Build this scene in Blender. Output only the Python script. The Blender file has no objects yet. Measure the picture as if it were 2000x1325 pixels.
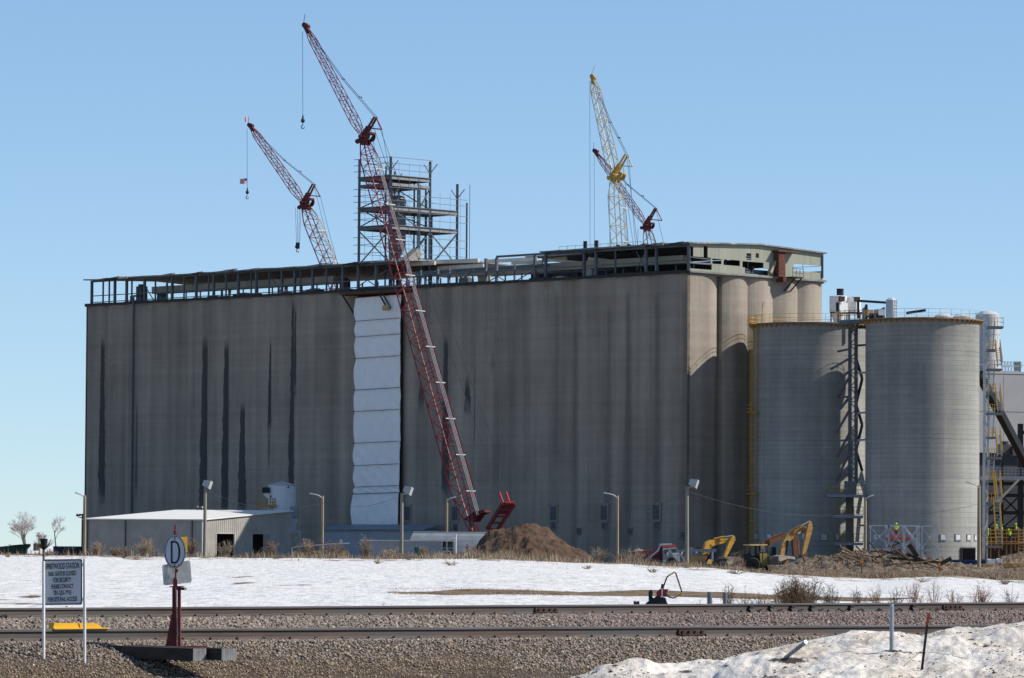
import bpy, math, random
import numpy as np
from mathutils import Vector, Matrix, noise as mnoise
R = math.radians
random.seed(7)
RNG = np.random.default_rng(11)
SC = bpy.context.scene
COL = SC.collection

# ------------------------------------------------------------ camera, sky, sun, exposure
F = 8400.0                      # focal length in photo pixels (photo 2000 x 1325)
PITCH, ROLL = math.atan(408.5 / F), R(0.35)
CAM = Vector((0.0, 0.0, 2.0))
_f = Vector((0, math.cos(PITCH), math.sin(PITCH)))
_r0 = Vector((1, 0, 0)); _u0 = _r0.cross(_f)
_r = _r0 * math.cos(ROLL) + _u0 * math.sin(ROLL)
_u = _u0 * math.cos(ROLL) - _r0 * math.sin(ROLL)
cam = bpy.data.cameras.new('camera'); camo = bpy.data.objects.new('camera', cam); COL.objects.link(camo)
cam.sensor_width = 36.0; cam.lens = 36.0 * F / 2000.0
cam.clip_start = 1.0; cam.clip_end = 30000.0
camo.matrix_world = Matrix(((_r.x, _u.x, -_f.x, CAM.x), (_r.y, _u.y, -_f.y, CAM.y), (_r.z, _u.z, -_f.z, CAM.z), (0, 0, 0, 1)))
SC.camera = camo

SKY_GAMMA, SKY_TINT = 0.70, (9.5, 10.4, 10.9)
SUN_EL, SUN_AZ = R(40.5), R(92.0)          # azimuth clockwise from +Y
sdir = Vector((math.sin(SUN_AZ) * math.cos(SUN_EL), math.cos(SUN_AZ) * math.cos(SUN_EL), math.sin(SUN_EL)))
w = bpy.data.worlds.new('World'); SC.world = w; w.use_nodes = True
nt = w.node_tree; nt.nodes.clear()
sky = nt.nodes.new('ShaderNodeTexSky'); sky.sky_type = 'NISHITA'; sky.sun_disc = False
sky.sun_elevation = SUN_EL; sky.sun_rotation = SUN_AZ
sky.altitude = 3000; sky.air_density = 1.0; sky.dust_density = 0.0; sky.ozone_density = 6.0
bg = nt.nodes.new('ShaderNodeBackground'); bg.inputs[1].default_value = 0.10
wo = nt.nodes.new('ShaderNodeOutputWorld')
sc1 = nt.nodes.new('ShaderNodeMix'); sc1.data_type = 'RGBA'; sc1.blend_type = 'MULTIPLY'; sc1.inputs[0].default_value = 1.0; sc1.inputs[7].default_value = (.1, .1, .1, 1)
gm = nt.nodes.new('ShaderNodeGamma'); gm.inputs[1].default_value = SKY_GAMMA
sc2 = nt.nodes.new('ShaderNodeMix'); sc2.data_type = 'RGBA'; sc2.blend_type = 'MULTIPLY'; sc2.inputs[0].default_value = 1.0; sc2.inputs[7].default_value = SKY_TINT + (1,)
nt.links.new(sky.outputs[0], sc1.inputs[6]); nt.links.new(sc1.outputs[2], gm.inputs[0]); nt.links.new(gm.outputs[0], sc2.inputs[6])
nt.links.new(sc2.outputs[2], bg.inputs[0]); nt.links.new(bg.outputs[0], wo.inputs[0])
sl = bpy.data.lights.new('sun', 'SUN'); sl.energy = 5.0; sl.angle = R(0.53); sl.color = (1.0, 0.93, 0.83)
so = bpy.data.objects.new('sun', sl); COL.objects.link(so)
so.rotation_mode = 'QUATERNION'; so.rotation_quaternion = sdir.to_track_quat('Z', 'Y')
so.location = (60, 0, 80)
SC.view_settings.view_transform = 'Standard'; SC.view_settings.look = 'None'
SC.view_settings.exposure = 0.10; SC.view_settings.gamma = 1.0

# ------------------------------------------------------------ pixels <-> world
def P(px, py, D):
    d = _r * ((px - 1000.0) / F) + _u * ((662.5 - py) / F) + _f
    return CAM + d * (D / d.y)
def ZP(px, py, D): return P(px, py, D).z
def XP(px, D, py=640): return P(px, py, D).x
def hz(px): return 1071.0 + (px - 1000.0) * 0.00611
def hit_plane(px, py, p0, n):
    d = _r * ((px - 1000.0) / F) + _u * ((662.5 - py) / F) + _f
    return CAM + d * ((p0 - CAM).dot(n) / d.dot(n))
def smooth(e0, e1, x):
    t = np.clip((x - e0) / (e1 - e0), 0, 1); return t * t * (3 - 2 * t)

# ------------------------------------------------------------ materials
MATS = {}
def nodes_of(name):
    m = bpy.data.materials.new(name); m.use_nodes = True
    t = m.node_tree; b = t.nodes['Principled BSDF']
    return m, t, b
def noise_node(t, vec, scale, detail=4, rough=.6, sc=None):
    n = t.nodes.new('ShaderNodeTexNoise'); n.inputs['Scale'].default_value = scale
    n.inputs['Detail'].default_value = detail; n.inputs['Roughness'].default_value = rough
    if sc is not None:
        mp = t.nodes.new('ShaderNodeMapping'); mp.inputs['Scale'].default_value = sc
        t.links.new(vec, mp.inputs[0]); vec = mp.outputs[0]
    t.links.new(vec, n.inputs['Vector'])
    return n.outputs['Fac']
def mth(t, op, a, b=None, c=None, clamp=False):
    n = t.nodes.new('ShaderNodeMath'); n.operation = op; n.use_clamp = clamp
    for i, v in enumerate((a, b, c)):
        if v is None: continue
        if isinstance(v, (int, float)): n.inputs[i].default_value = v
        else: t.links.new(v, n.inputs[i])
    return n.outputs[0]
def ramp(t, fac, lo, hi, a=0.0, b=1.0):
    n = t.nodes.new('ShaderNodeMapRange'); n.clamp = True; n.interpolation_type = 'SMOOTHSTEP'
    n.inputs[1].default_value = lo; n.inputs[2].default_value = hi
    n.inputs[3].default_value = a; n.inputs[4].default_value = b
    t.links.new(fac, n.inputs[0]); return n.outputs[0]
def mixc(t, fac, c1, c2, mode='MIX'):
    n = t.nodes.new('ShaderNodeMix'); n.data_type = 'RGBA'; n.blend_type = mode
    ins = [n.inputs[0], n.inputs[6], n.inputs[7]]
    for s, v in zip(ins, (fac, c1, c2)):
        if isinstance(v, (int, float)): s.default_value = v
        elif isinstance(v, (tuple, list)): s.default_value = (v[0], v[1], v[2], 1)
        else: t.links.new(v, s)
    return n.outputs[2]
def bump_to(t, b, h, strength, dist):
    n = t.nodes.new('ShaderNodeBump'); n.inputs['Strength'].default_value = strength; n.inputs['Distance'].default_value = dist
    t.links.new(h, n.inputs['Height']); t.links.new(n.outputs[0], b.inputs['Normal'])
def objco(t): return t.nodes.new('ShaderNodeTexCoord').outputs['Object']
def M(name, col, rough=.75, metal=0.0, var=.18, scale=2.0, bump=0.0, bdist=.02, stretch=None, spec=.35, col2=None, c2lo=.5, c2hi=.7):
    if name in MATS: return MATS[name]
    m, t, b = nodes_of(name)
    v = objco(t)
    n = noise_node(t, v, scale, 5, .65, stretch)
    c = mixc(t, ramp(t, n, .3, .7), [x * (1 - var) for x in col], [min(1, x * (1 + var)) for x in col])
    if col2 is not None:
        n2 = noise_node(t, v, scale * 2.3, 5, .7, stretch)
        c = mixc(t, ramp(t, n2, c2lo, c2hi), c, col2)
    t.links.new(c, b.inputs['Base Color'])
    b.inputs['Roughness'].default_value = rough; b.inputs['Metallic'].default_value = metal
    b.inputs['Specular IOR Level'].default_value = spec
    if bump: bump_to(t, b, n, bump, bdist)
    MATS[name] = m; return m

red_m   = M('crane_red_paint', (.20, .020, .026), .5, var=.25, scale=.6)
yel_m   = M('crane_cream_paint', (.62, .55, .40), .55, var=.15, scale=.4)
gold_m  = M('crane_yellow_paint', (.42, .27, .05), .5)
steel_m = M('weathered_structural_steel', (.10, .115, .135), .6, var=.25, scale=.5)
galv_m  = M('galvanised_steel', (.42, .45, .48), .45, metal=.55, var=.18, scale=1.5)
lgrey_m = M('light_grey_paint', (.45, .46, .46), .6, var=.1)
dark_m  = M('dark_iron', (.018, .018, .02), .6, var=.3)
black_m = M('black_paint', (.012, .012, .014), .5)
white_m = M('white_paint', (.72, .72, .71), .5, var=.05)
cable_m = M('steel_cable', (.06, .065, .075), .6)
pend_m  = M('bright_pendant_steel', (.62, .60, .55), .5, var=.08)
wood_m  = M('weathered_pole_wood', (.33, .27, .18), .85, var=.25, scale=3, stretch=(1, 1, .1))
lumber_m= M('fresh_lumber', (.52, .36, .17), .8, var=.2, scale=2)
formply_m=M('form_lumber', (.40, .23, .09), .8, var=.25, scale=1.2)
rust_m  = M('rusty_iron', (.17, .055, .03), .85, var=.35, scale=1.2, bump=.3)
syel_m  = M('safety_yellow_paint', (.72, .40, .02), .5, var=.1)
myel_m  = M('machine_yellow_paint', (.52, .285, .035), .55, var=.2, scale=1.1, col2=(.22, .13, .06), c2lo=.52, c2hi=.72)
myel2_m = M('faded_machine_yellow', (.40, .225, .06), .6, var=.2, scale=1.1, col2=(.18, .115, .065), c2lo=.48, c2hi=.7)
brownarm_m = M('dusty_brown_paint', (.12, .055, .03), .7, var=.25)
glass_m = M('dark_cab_glass', (.02, .035, .04), .12, spec=.6)
tyre_m  = M('black_rubber', (.02, .02, .02), .85)
tan_m   = M('tan_painted_metal', (.36, .33, .25), .6, var=.15, scale=.4)
beamw_m = M('cream_painted_beam', (.62, .58, .50), .6, var=.12, scale=.5)
concl_m = M('pale_cast_concrete', (.36, .35, .32), .9, var=.15, scale=.6)
hivis_m = M('lime_safety_vest', (.42, .75, .02), .7, var=.1)
skin_m  = M('skin', (.42, .24, .16), .6, var=.08)
denim_m = M('dark_work_trousers', (.04, .05, .08), .9)
orange_m= M('lift_orange_paint', (.70, .09, .03), .5, var=.1)

# ------------------------------------------------------------ mesh builder
ORI = {}
class MB:
    def __init__(s): s.v = []; s.f = []; s.m = []; s.uv = None
    def add(s, vs, fs, mi=0):
        o = len(s.v); s.v += [tuple(x) for x in vs]
        s.f += [tuple(i + o for i in f) for f in fs]; s.m += [mi] * len(fs)
    def hexa(s, c, mi=0):      # 8 corners: bottom 4 ccw, top 4 ccw
        s.add(c, [(3, 2, 1, 0), (4, 5, 6, 7), (0, 1, 5, 4), (1, 2, 6, 5), (2, 3, 7, 6), (3, 0, 4, 7)], mi)
    def box(s, x0, x1, y0, y1, z0, z1, mi=0):
        s.hexa([(x0, y0, z0), (x1, y0, z0), (x1, y1, z0), (x0, y1, z0), (x0, y0, z1), (x1, y0, z1), (x1, y1, z1), (x0, y1, z1)], mi)
    def obox(s, c, ax, ay, az, mi=0):   # half-extent vectors
        c = Vector(c); ax = Vector(ax); ay = Vector(ay); az = Vector(az)
        s.hexa([c - ax - ay - az, c + ax - ay - az, c + ax + ay - az, c - ax + ay - az, c - ax - ay + az, c + ax - ay + az, c + ax + ay + az, c - ax + ay + az], mi)
    def bar(s, p0, p1, wd, ht, mi=0, up=(0, 0, 1)):
        p0 = Vector(p0); p1 = Vector(p1); a = (p1 - p0)
        if a.length < 1e-6: return
        an = a.normalized(); up = Vector(up)
        if abs(an.dot(up)) > .98: up = Vector((0, 1, 0)) if abs(an.y) < .9 else Vector((1, 0, 0))
        x = an.cross(up).normalized(); y = x.cross(an)
        s.obox((p0 + p1) / 2, x * wd / 2, a / 2, y * ht / 2, mi)
    def tube(s, p0, p1, r0, r1=None, n=5, mi=0, cap=True):
        s.path([p0, p1], [r0, r0 if r1 is None else r1], n, mi, cap)
    def path(s, pts, rs, n=5, mi=0, cap=True):
        pts = [Vector(p) for p in pts]
        if isinstance(rs, (int, float)): rs = [rs] * len(pts)
        o = len(s.v); prev = None
        for i, p in enumerate(pts):
            a = (pts[min(i + 1, len(pts) - 1)] - pts[max(i - 1, 0)])
            a = a.normalized() if a.length > 1e-9 else Vector((0, 0, 1))
            if prev is None:
                h = Vector((0, 0, 1)) if abs(a.z) < .9 else Vector((1, 0, 0))
                x = a.cross(h).normalized()
            else:
                x = (prev - a * prev.dot(a)); x = x.normalized() if x.length > 1e-6 else a.orthogonal().normalized()
            prev = x; y = a.cross(x)
            for k in range(n):
                t = 2 * math.pi * (k + .5) / n
                s.v.append(tuple(p + (x * math.cos(t) + y * math.sin(t)) * rs[i]))
        for i in range(len(pts) - 1):
            for k in range(n):
                k2 = (k + 1) % n
                s.f.append((o + i * n + k, o + i * n + k2, o + (i + 1) * n + k2, o + (i + 1) * n + k)); s.m.append(mi)
        if cap:
            s.f.append(tuple(o + k for k in reversed(range(n)))); s.m.append(mi)
            s.f.append(tuple(o + (len(pts) - 1) * n + k for k in range(n))); s.m.append(mi)
    def prism(s, poly, off, mi=0):
        off = Vector(off); poly = [Vector(p) for p in poly]; n = len(poly); o = len(s.v)
        s.v += [tuple(p) for p in poly] + [tuple(p + off) for p in poly]
        s.f.append(tuple(o + i for i in range(n))); s.f.append(tuple(o + n + i for i in reversed(range(n)))); s.m += [mi, mi]
        for i in range(n):
            j = (i + 1) % n; s.f.append((o + j, o + i, o + n + i, o + n + j)); s.m.append(mi)
    def lathe(s, c, prof, n=32, mi=0, axis=None, a0=0, a1=2 * math.pi):
        c = Vector(c); o = len(s.v); full = abs(a1 - a0 - 2 * math.pi) < 1e-6
        cols = n if full else n + 1
        for (r, z) in prof:
            for k in range(cols):
                t = a0 + (a1 - a0) * k / n
                q = Vector((r * math.cos(t), r * math.sin(t), z))
                if axis is not None: q = axis @ q
                s.v.append(tuple(c + q))
        for i in range(len(prof) - 1):
            for k in range(n):
                k2 = (k + 1) % cols
                s.f.append((o + i * cols + k, o + i * cols + k2, o + (i + 1) * cols + k2, o + (i + 1) * cols + k)); s.m.append(mi)
    def ball(s, c, r, n=8, mi=0, sz=1.0):
        s.lathe(c, [(r * max(.001, math.sin(math.pi * i / 6)), -r * sz * math.cos(math.pi * i / 6)) for i in range(7)], n, mi)
    def build(s, name, mats, parent=None, origin=None, smooth=False, loc_children=True):
        if parent is not None: o0 = ORI[parent.name]
        else: o0 = Vector(origin) if origin is not None else Vector((0, 0, 0))
        me = bpy.data.meshes.new(name)
        vv = np.array(s.v, dtype=np.float64) - np.array(o0) if s.v else np.zeros((0, 3))
        me.from_pydata([tuple(x) for x in vv], [], s.f)
        if not isinstance(mats, (list, tuple)): mats = [mats]
        for m in mats: me.materials.append(m)
        if len(mats) > 1: me.polygons.foreach_set('material_index', s.m)
        if smooth: me.polygons.foreach_set('use_smooth', [True] * len(me.polygons))
        ob = bpy.data.objects.new(name, me); COL.objects.link(ob)
        if parent is not None: ob.parent = parent
        else: ob.location = o0
        ORI[ob.name] = o0
        return ob
def pieces(mb, name, mats, parent):
    """one object for every loose piece collected in mb"""
    n = len(mb.v); root = list(range(n))
    def find(i):
        while root[i] != i: root[i] = root[root[i]]; i = root[i]
        return i
    for f in mb.f:
        r0 = find(f[0])
        for k in f[1:]: root[find(k)] = r0
    groups = {}
    for fi, f in enumerate(mb.f): groups.setdefault(find(f[0]), []).append(fi)
    out = []
    for fis in groups.values():
        m2 = MB(); mp = {}
        for fi in fis:
            for k in mb.f[fi]:
                if k not in mp: mp[k] = len(m2.v); m2.v.append(mb.v[k])
            m2.f.append(tuple(mp[k] for k in mb.f[fi])); m2.m.append(mb.m[fi])
        out.append(m2.build(name, mats, parent))
    return out
def tag(o, label=None, cat=None, group=None, kind=None):
    if label: o['label'] = label
    if cat: o['category'] = cat
    if group: o['group'] = group
    if kind: o['kind'] = kind
    return o
def thing(name, loc, label, cat, group=None):
    o = bpy.data.objects.new(name, None); COL.objects.link(o); o.location = Vector(loc)
    o.empty_display_size = .5
    ORI[o.name] = Vector(loc); return tag(o, label, cat, group)
def text_mesh(name, body, size, mat, parent, loc, xax, up, xs=.75, align='CENTER', ext=.004, spacing=1.0):
    cu = bpy.data.curves.new(name, 'FONT'); cu.body = body; cu.size = size; cu.align_x = align; cu.align_y = 'CENTER'
    cu.extrude = ext; cu.space_character = spacing; cu.offset = .010 * size
    tmp = bpy.data.objects.new('tmp_text', cu); COL.objects.link(tmp)
    dg = bpy.context.evaluated_depsgraph_get(); dg.update()
    me = bpy.data.meshes.new_from_object(tmp.evaluated_get(dg)); me.name = name
    bpy.data.objects.remove(tmp); me.materials.clear(); me.materials.append(mat)
    x = Vector(xax).normalized(); z = Vector(up).normalized(); nn = x.cross(z)
    o0 = ORI[parent.name]; loc = Vector(loc)
    for v in me.vertices:
        c = v.co; v.co = loc + x * (c.x * xs) + z * c.y + nn * c.z - o0
    ob = bpy.data.objects.new(name, me); COL.objects.link(ob); ob.parent = parent; ORI[ob.name] = o0
    return ob
def lattice(mb, p0, p1, e1, e2, w0, w1, rc, rl, bay, taper0=0, taper1=0, d0=None, d1=None, mi=0):
    """four chords and zig-zag lacing between p0 and p1"""
    p0 = Vector(p0); p1 = Vector(p1); L = (p1 - p0).length; a = (p1 - p0) / L
    n = max(2, int(round(L / bay)))
    def wd(s):
        k = w0 + (w1 - w0) * s / L
        if taper0 and s < taper0: k *= .35 + .65 * s / taper0
        if taper1 and s > L - taper1: k *= .35 + .65 * (L - s) / taper1
        return k / 2
    rings = []
    for i in range(n + 1):
        s = L * i / n; h = wd(s); c = p0 + a * s
        rings.append([c - e1 * h - e2 * h, c + e1 * h - e2 * h, c + e1 * h + e2 * h, c - e1 * h + e2 * h])
    for k in range(4):
        mb.path([r[k] for r in rings], rc, 4, mi)
    for i in range(n):
        for k in range(4):
            k2 = (k + 1) % 4
            if (i + k) % 2: mb.tube(rings[i][k], rings[i + 1][k2], rl, None, 3, mi, False)
            else: mb.tube(rings[i][k2], rings[i + 1][k], rl, None, 3, mi, False)
            if i % 4 == 0: mb.tube(rings[i][k], rings[i][k2], rl, None, 3, mi, False)
def pxp(px, py, D, yaw=0.0, x0=None):
    """point of a plane that faces the camera (turned by yaw about the vertical through pixel column x0)"""
    if yaw and x0 is not None:
        D = D + (px - x0) * D / F * math.tan(yaw)
    return P(px, py, D)
def prism_px(mb, pts, D, thick, yaw=0.0, mi=0):
    x0 = sum(p[0] for p in pts) / len(pts) if yaw else None
    poly = [pxp(p[0], p[1], D, yaw, x0) for p in pts]
    mb.prism(poly, Vector((-math.sin(yaw), math.cos(yaw), 0)) * thick, mi)
def rect_px(mb, x0, x1, y0, y1, D, thick, yaw=0.0, mi=0):
    prism_px(mb, [(x0, y1), (x1, y1), (x1, y0), (x0, y0)], D, thick, yaw, mi)
# ------------------------------------------------------------ terrain
TD = Vector((math.cos(R(42)), math.sin(R(42)), 0))      # along the tracks
TN = Vector((math.sin(R(42)), -math.cos(R(42)), 0))     # across the tracks, toward the camera
NA = P(300, 1228, 66.0); FA = P(300, 1186, 81.0)        # rail-head points of the near and the far track
def nq(X, Y): return (X - NA.x) * TN.x + (Y - NA.y) * TN.y
def ns(X, Y): return (X - NA.x) * TD.x + (Y - NA.y) * TD.y
def fq(X, Y): return (X - FA.x) * TN.x + (Y - FA.y) * TN.y
GRADE = -.0042
def near_top(s): return NA.z + GRADE * s
FTOP = FA.z
SITE = -.3
_ex = [-3000, 0, 300, 600, 950, 1200, 1400, 1500, 1700, 1850, 2000, 5000]
_ey = [1083, 1083, 1088, 1090, 1092, 1100, 1109, 1119, 1129, 1124, 1134, 1140]
_ez = [2 - (y - hz(min(max(x, -200), 2200))) * 340 / F for x, y in zip(_ex, _ey)]
def vnoise(x, y, seed=0):
    x = np.asarray(x, float); y = np.asarray(y, float)
    xi = np.floor(x); yi = np.floor(y); fx = x - xi; fy = y - yi
    fx = fx * fx * (3 - 2 * fx); fy = fy * fy * (3 - 2 * fy)
    def h(a, b):
        s = np.sin(a * 127.1 + b * 311.7 + seed * 74.7) * 43758.5453
        return s - np.floor(s)
    return (h(xi, yi) * (1 - fx) + h(xi + 1, yi) * fx) * (1 - fy) + (h(xi, yi + 1) * (1 - fx) + h(xi + 1, yi + 1) * fx) * fy
def fbm(x, y, seed=0, oct=4):
    a = 0; amp = .5
    for i in range(oct):
        a = a + amp * vnoise(x * 2 ** i, y * 2 ** i, seed + i * 13); amp *= .5
    return a / (1 - .5 ** oct)
def height(X, Y):
    X = np.asarray(X, float); Y = np.asarray(Y, float)
    px = 1000 + X / np.maximum(Y, 20) * F
    q = nq(X, Y); s = ns(X, Y); q2 = fq(X, Y)
    zt = NA.z + GRADE * np.clip(s, -40, 60)
    ze = np.interp(px, _ex, _ez)
    # camera side of the near rail
    prof = np.interp(q, [-2.4, .9, 2.7, 7.0, 14, 60], [-.2, -.2, -.66, -.80, -.72, -.45])
    zn = zt + prof + (fbm(X * 1.3, Y * .9, 3) - .5) * .12 * smooth(1.0, 2.0, q)
    # between the tracks
    zb = zt - .2 + (FTOP - .2 - (zt - .2)) * smooth(2.4, 9.4, -q)
    # field
    fld = .35 + (ze - .35) * smooth(95, 330, Y)
    fld = fld + (fbm(X * .35, Y * .12, 5) - .5) * .22 * smooth(92, 120, Y) * (1 - smooth(400, 600, Y))
    fld = np.where(Y > 345, ze + (SITE - ze) * smooth(345, 400, Y), fld)
    zf = FTOP - .2 + (fld - FTOP + .2) * smooth(2.4, 7.0, -q2)
    z = np.where(q > -2.4, zn, np.where(q2 > -2.4, zb, zf))
    return z
def hgt(x, y): return float(height(np.array([x]), np.array([y]))[0])
def hit_ground(px, py, y0=44.0, y1=1400.0):
    ys = np.concatenate([np.arange(y0, 120, .05), np.arange(120, y1, .5)])
    d = _r * ((px - 1000.0) / F) + _u * ((662.5 - py) / F) + _f
    X = CAM.x + d.x / d.y * ys; Z = CAM.z + d.z / d.y * ys
    below = np.nonzero(Z < height(X, ys))[0]
    i = below[0] if len(below) else len(ys) - 1
    return Vector((X[i], ys[i], float(height(X[i:i+1], ys[i:i+1])[0])))

def make_ground():
    cols = np.concatenate([[-60000, -30000, -9000, -4500, -2500], np.arange(-1500, -200, 100), np.arange(-200, 2201, 11), np.arange(2300, 3600, 100), [4500, 7000, 11000, 32000, 62000]])
    rows = np.concatenate([[6, 20, 35], np.arange(46, 112, .4), np.arange(112, 346, 1.6), np.arange(346, 410, 4), np.arange(420, 700, 20), np.geomspace(720, 14000, 30)])
    PX, YY = np.meshgrid(cols, rows)
    XX = (PX - 1000) / F * YY
    ZZ = height(XX, YY)
    nr, nc = PX.shape
    v = np.stack([XX, YY, ZZ], -1).reshape(-1, 3)
    i = np.arange(nr - 1)[:, None] * nc + np.arange(nc - 1)[None, :]
    faces = np.stack([i, i + 1, i + nc + 1, i + nc], -1).reshape(-1, 4)
    me = bpy.data.meshes.new('ground')
    me.vertices.add(len(v)); me.vertices.foreach_set('co', v.ravel())
    me.loops.add(faces.size); me.loops.foreach_set('vertex_index', faces.ravel().astype(np.int32))
    me.polygons.add(len(faces)); me.polygons.foreach_set('loop_start', np.arange(len(faces), dtype=np.int32) * 4)
    me.polygons.foreach_set('use_smooth', np.ones(len(faces), bool))
    me.update()
    # masks: r = snow, g = gravel
    q2 = fq(XX, YY); q = nq(XX, YY); px = PX
    snow = smooth(2.6, 5.2, -q2)
    edge_n = (fbm(XX * .12, YY * .05, 21) - .5) * 26
    snow = snow * (1 - smooth(326, 342, YY + edge_n * .9) * (YY < 1100))
    strip_c = 150 + (px - 1000) * .004; halfw = np.interp(px, [760, 900, 1400, 1700, 1800], [0, 7.5, 8.5, 7, 0])
    dd = np.abs(YY - strip_c + (fbm(XX * .2, YY * .1, 31) - .5) * 8) / np.maximum(halfw, .01)
    snow = snow * np.where(halfw > .1, smooth(.75, 1.15, dd), 1)
    thin = smooth(225, 335, YY) * .40 * (YY < 400) + .10 + .22 * (1 - smooth(96, 116, YY))
    snow = snow - thin
    # bare patches on the left behind the far track and thin traces across the field
    for (cx, cy, rx, ry) in ((8, 1172, 45, 2.0), (60, 1180, 80, 2.0), (480, 1140, 40, 1.4), (580, 1143, 60, 1.2), (60, 1167, 40, 1.6), (230, 1158, 40, 1.3), (470, 1128, 35, 1.2)):
        g = hit_ground(cx, cy, 86)
        W = rx * g.y / F; Lh = ry * g.y * g.y / F / max(.4, 2 - g.z)
        e = ((XX - g.x) / W) ** 2 + ((YY - g.y) / Lh) ** 2
        snow = snow - .52 * np.exp(-e * 1.0)
    snow = np.where(YY > 1100, .8, snow)
    grav = smooth(-12, -2, q) * (1 - smooth(20, 30, q)); grav = np.where(snow > .3, 0, grav)
    att = me.color_attributes.new('mask', 'FLOAT_COLOR', 'POINT')
    a = np.stack([np.clip(snow, 0, 1), np.clip(grav, 0, 1), np.zeros_like(snow), np.ones_like(snow)], -1).reshape(-1)
    att.data.foreach_set('color', a.astype(np.float32))
    m, t, b = nodes_of('field_ground')
    at = t.nodes.new('ShaderNodeAttribute'); at.attribute_name = 'mask'
    sep = t.nodes.new('ShaderNodeSeparateColor'); t.links.new(at.outputs['Color'], sep.inputs[0])
    v = objco(t)
    nb = noise_node(t, v, 1.0, 6, .7, (.45, .16, .45))
    fac = mth(t, 'ADD', sep.outputs[0], mth(t, 'MULTIPLY', mth(t, 'SUBTRACT', nb, .5), 1.25))
    snowf = ramp(t, fac, .42, .56)
    ns_ = noise_node(t, v, 1.0, 6, .72, (2.6, .55, 1.0))
    ns2 = noise_node(t, v, 1.0, 3, .6, (.12, .03, .1))
    sc = mixc(t, ramp(t, ns_, .34, .58), (.50, .495, .485), (.74, .73, .71))
    sc = mixc(t, mth(t, 'MULTIPLY', ramp(t, ns2, .55, .75), .25), sc, (.55, .53, .50))
    nd = noise_node(t, v, 1.6, 6, .75, (1, .4, 1))
    dc = mixc(t, ramp(t, nd, .3, .7), (.085, .058, .034), (.26, .185, .105))
    ng = noise_node(t, v, 9.0, 6, .8)
    gc = mixc(t, ramp(t, ng, .3, .7), (.040, .028, .020), (.125, .090, .062))
    dc = mixc(t, sep.outputs[1], dc, gc)
    c = mixc(t, snowf, dc, sc)
    t.links.new(c, b.inputs['Base Color']); b.inputs['Roughness'].default_value = .8
    b.inputs['Specular IOR Level'].default_value = .15
    h = mth(t, 'ADD', mth(t, 'MULTIPLY', ns_, .8), mth(t, 'MULTIPLY', noise_node(t, v, 4.0, 4, .7, (1, .5, 1)), .25))
    bump_to(t, b, h, .7, .16)
    me.materials.append(m)
    ob = bpy.data.objects.new('ground', me); COL.objects.link(ob); tag(ob, kind='structure')
make_ground()

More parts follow.
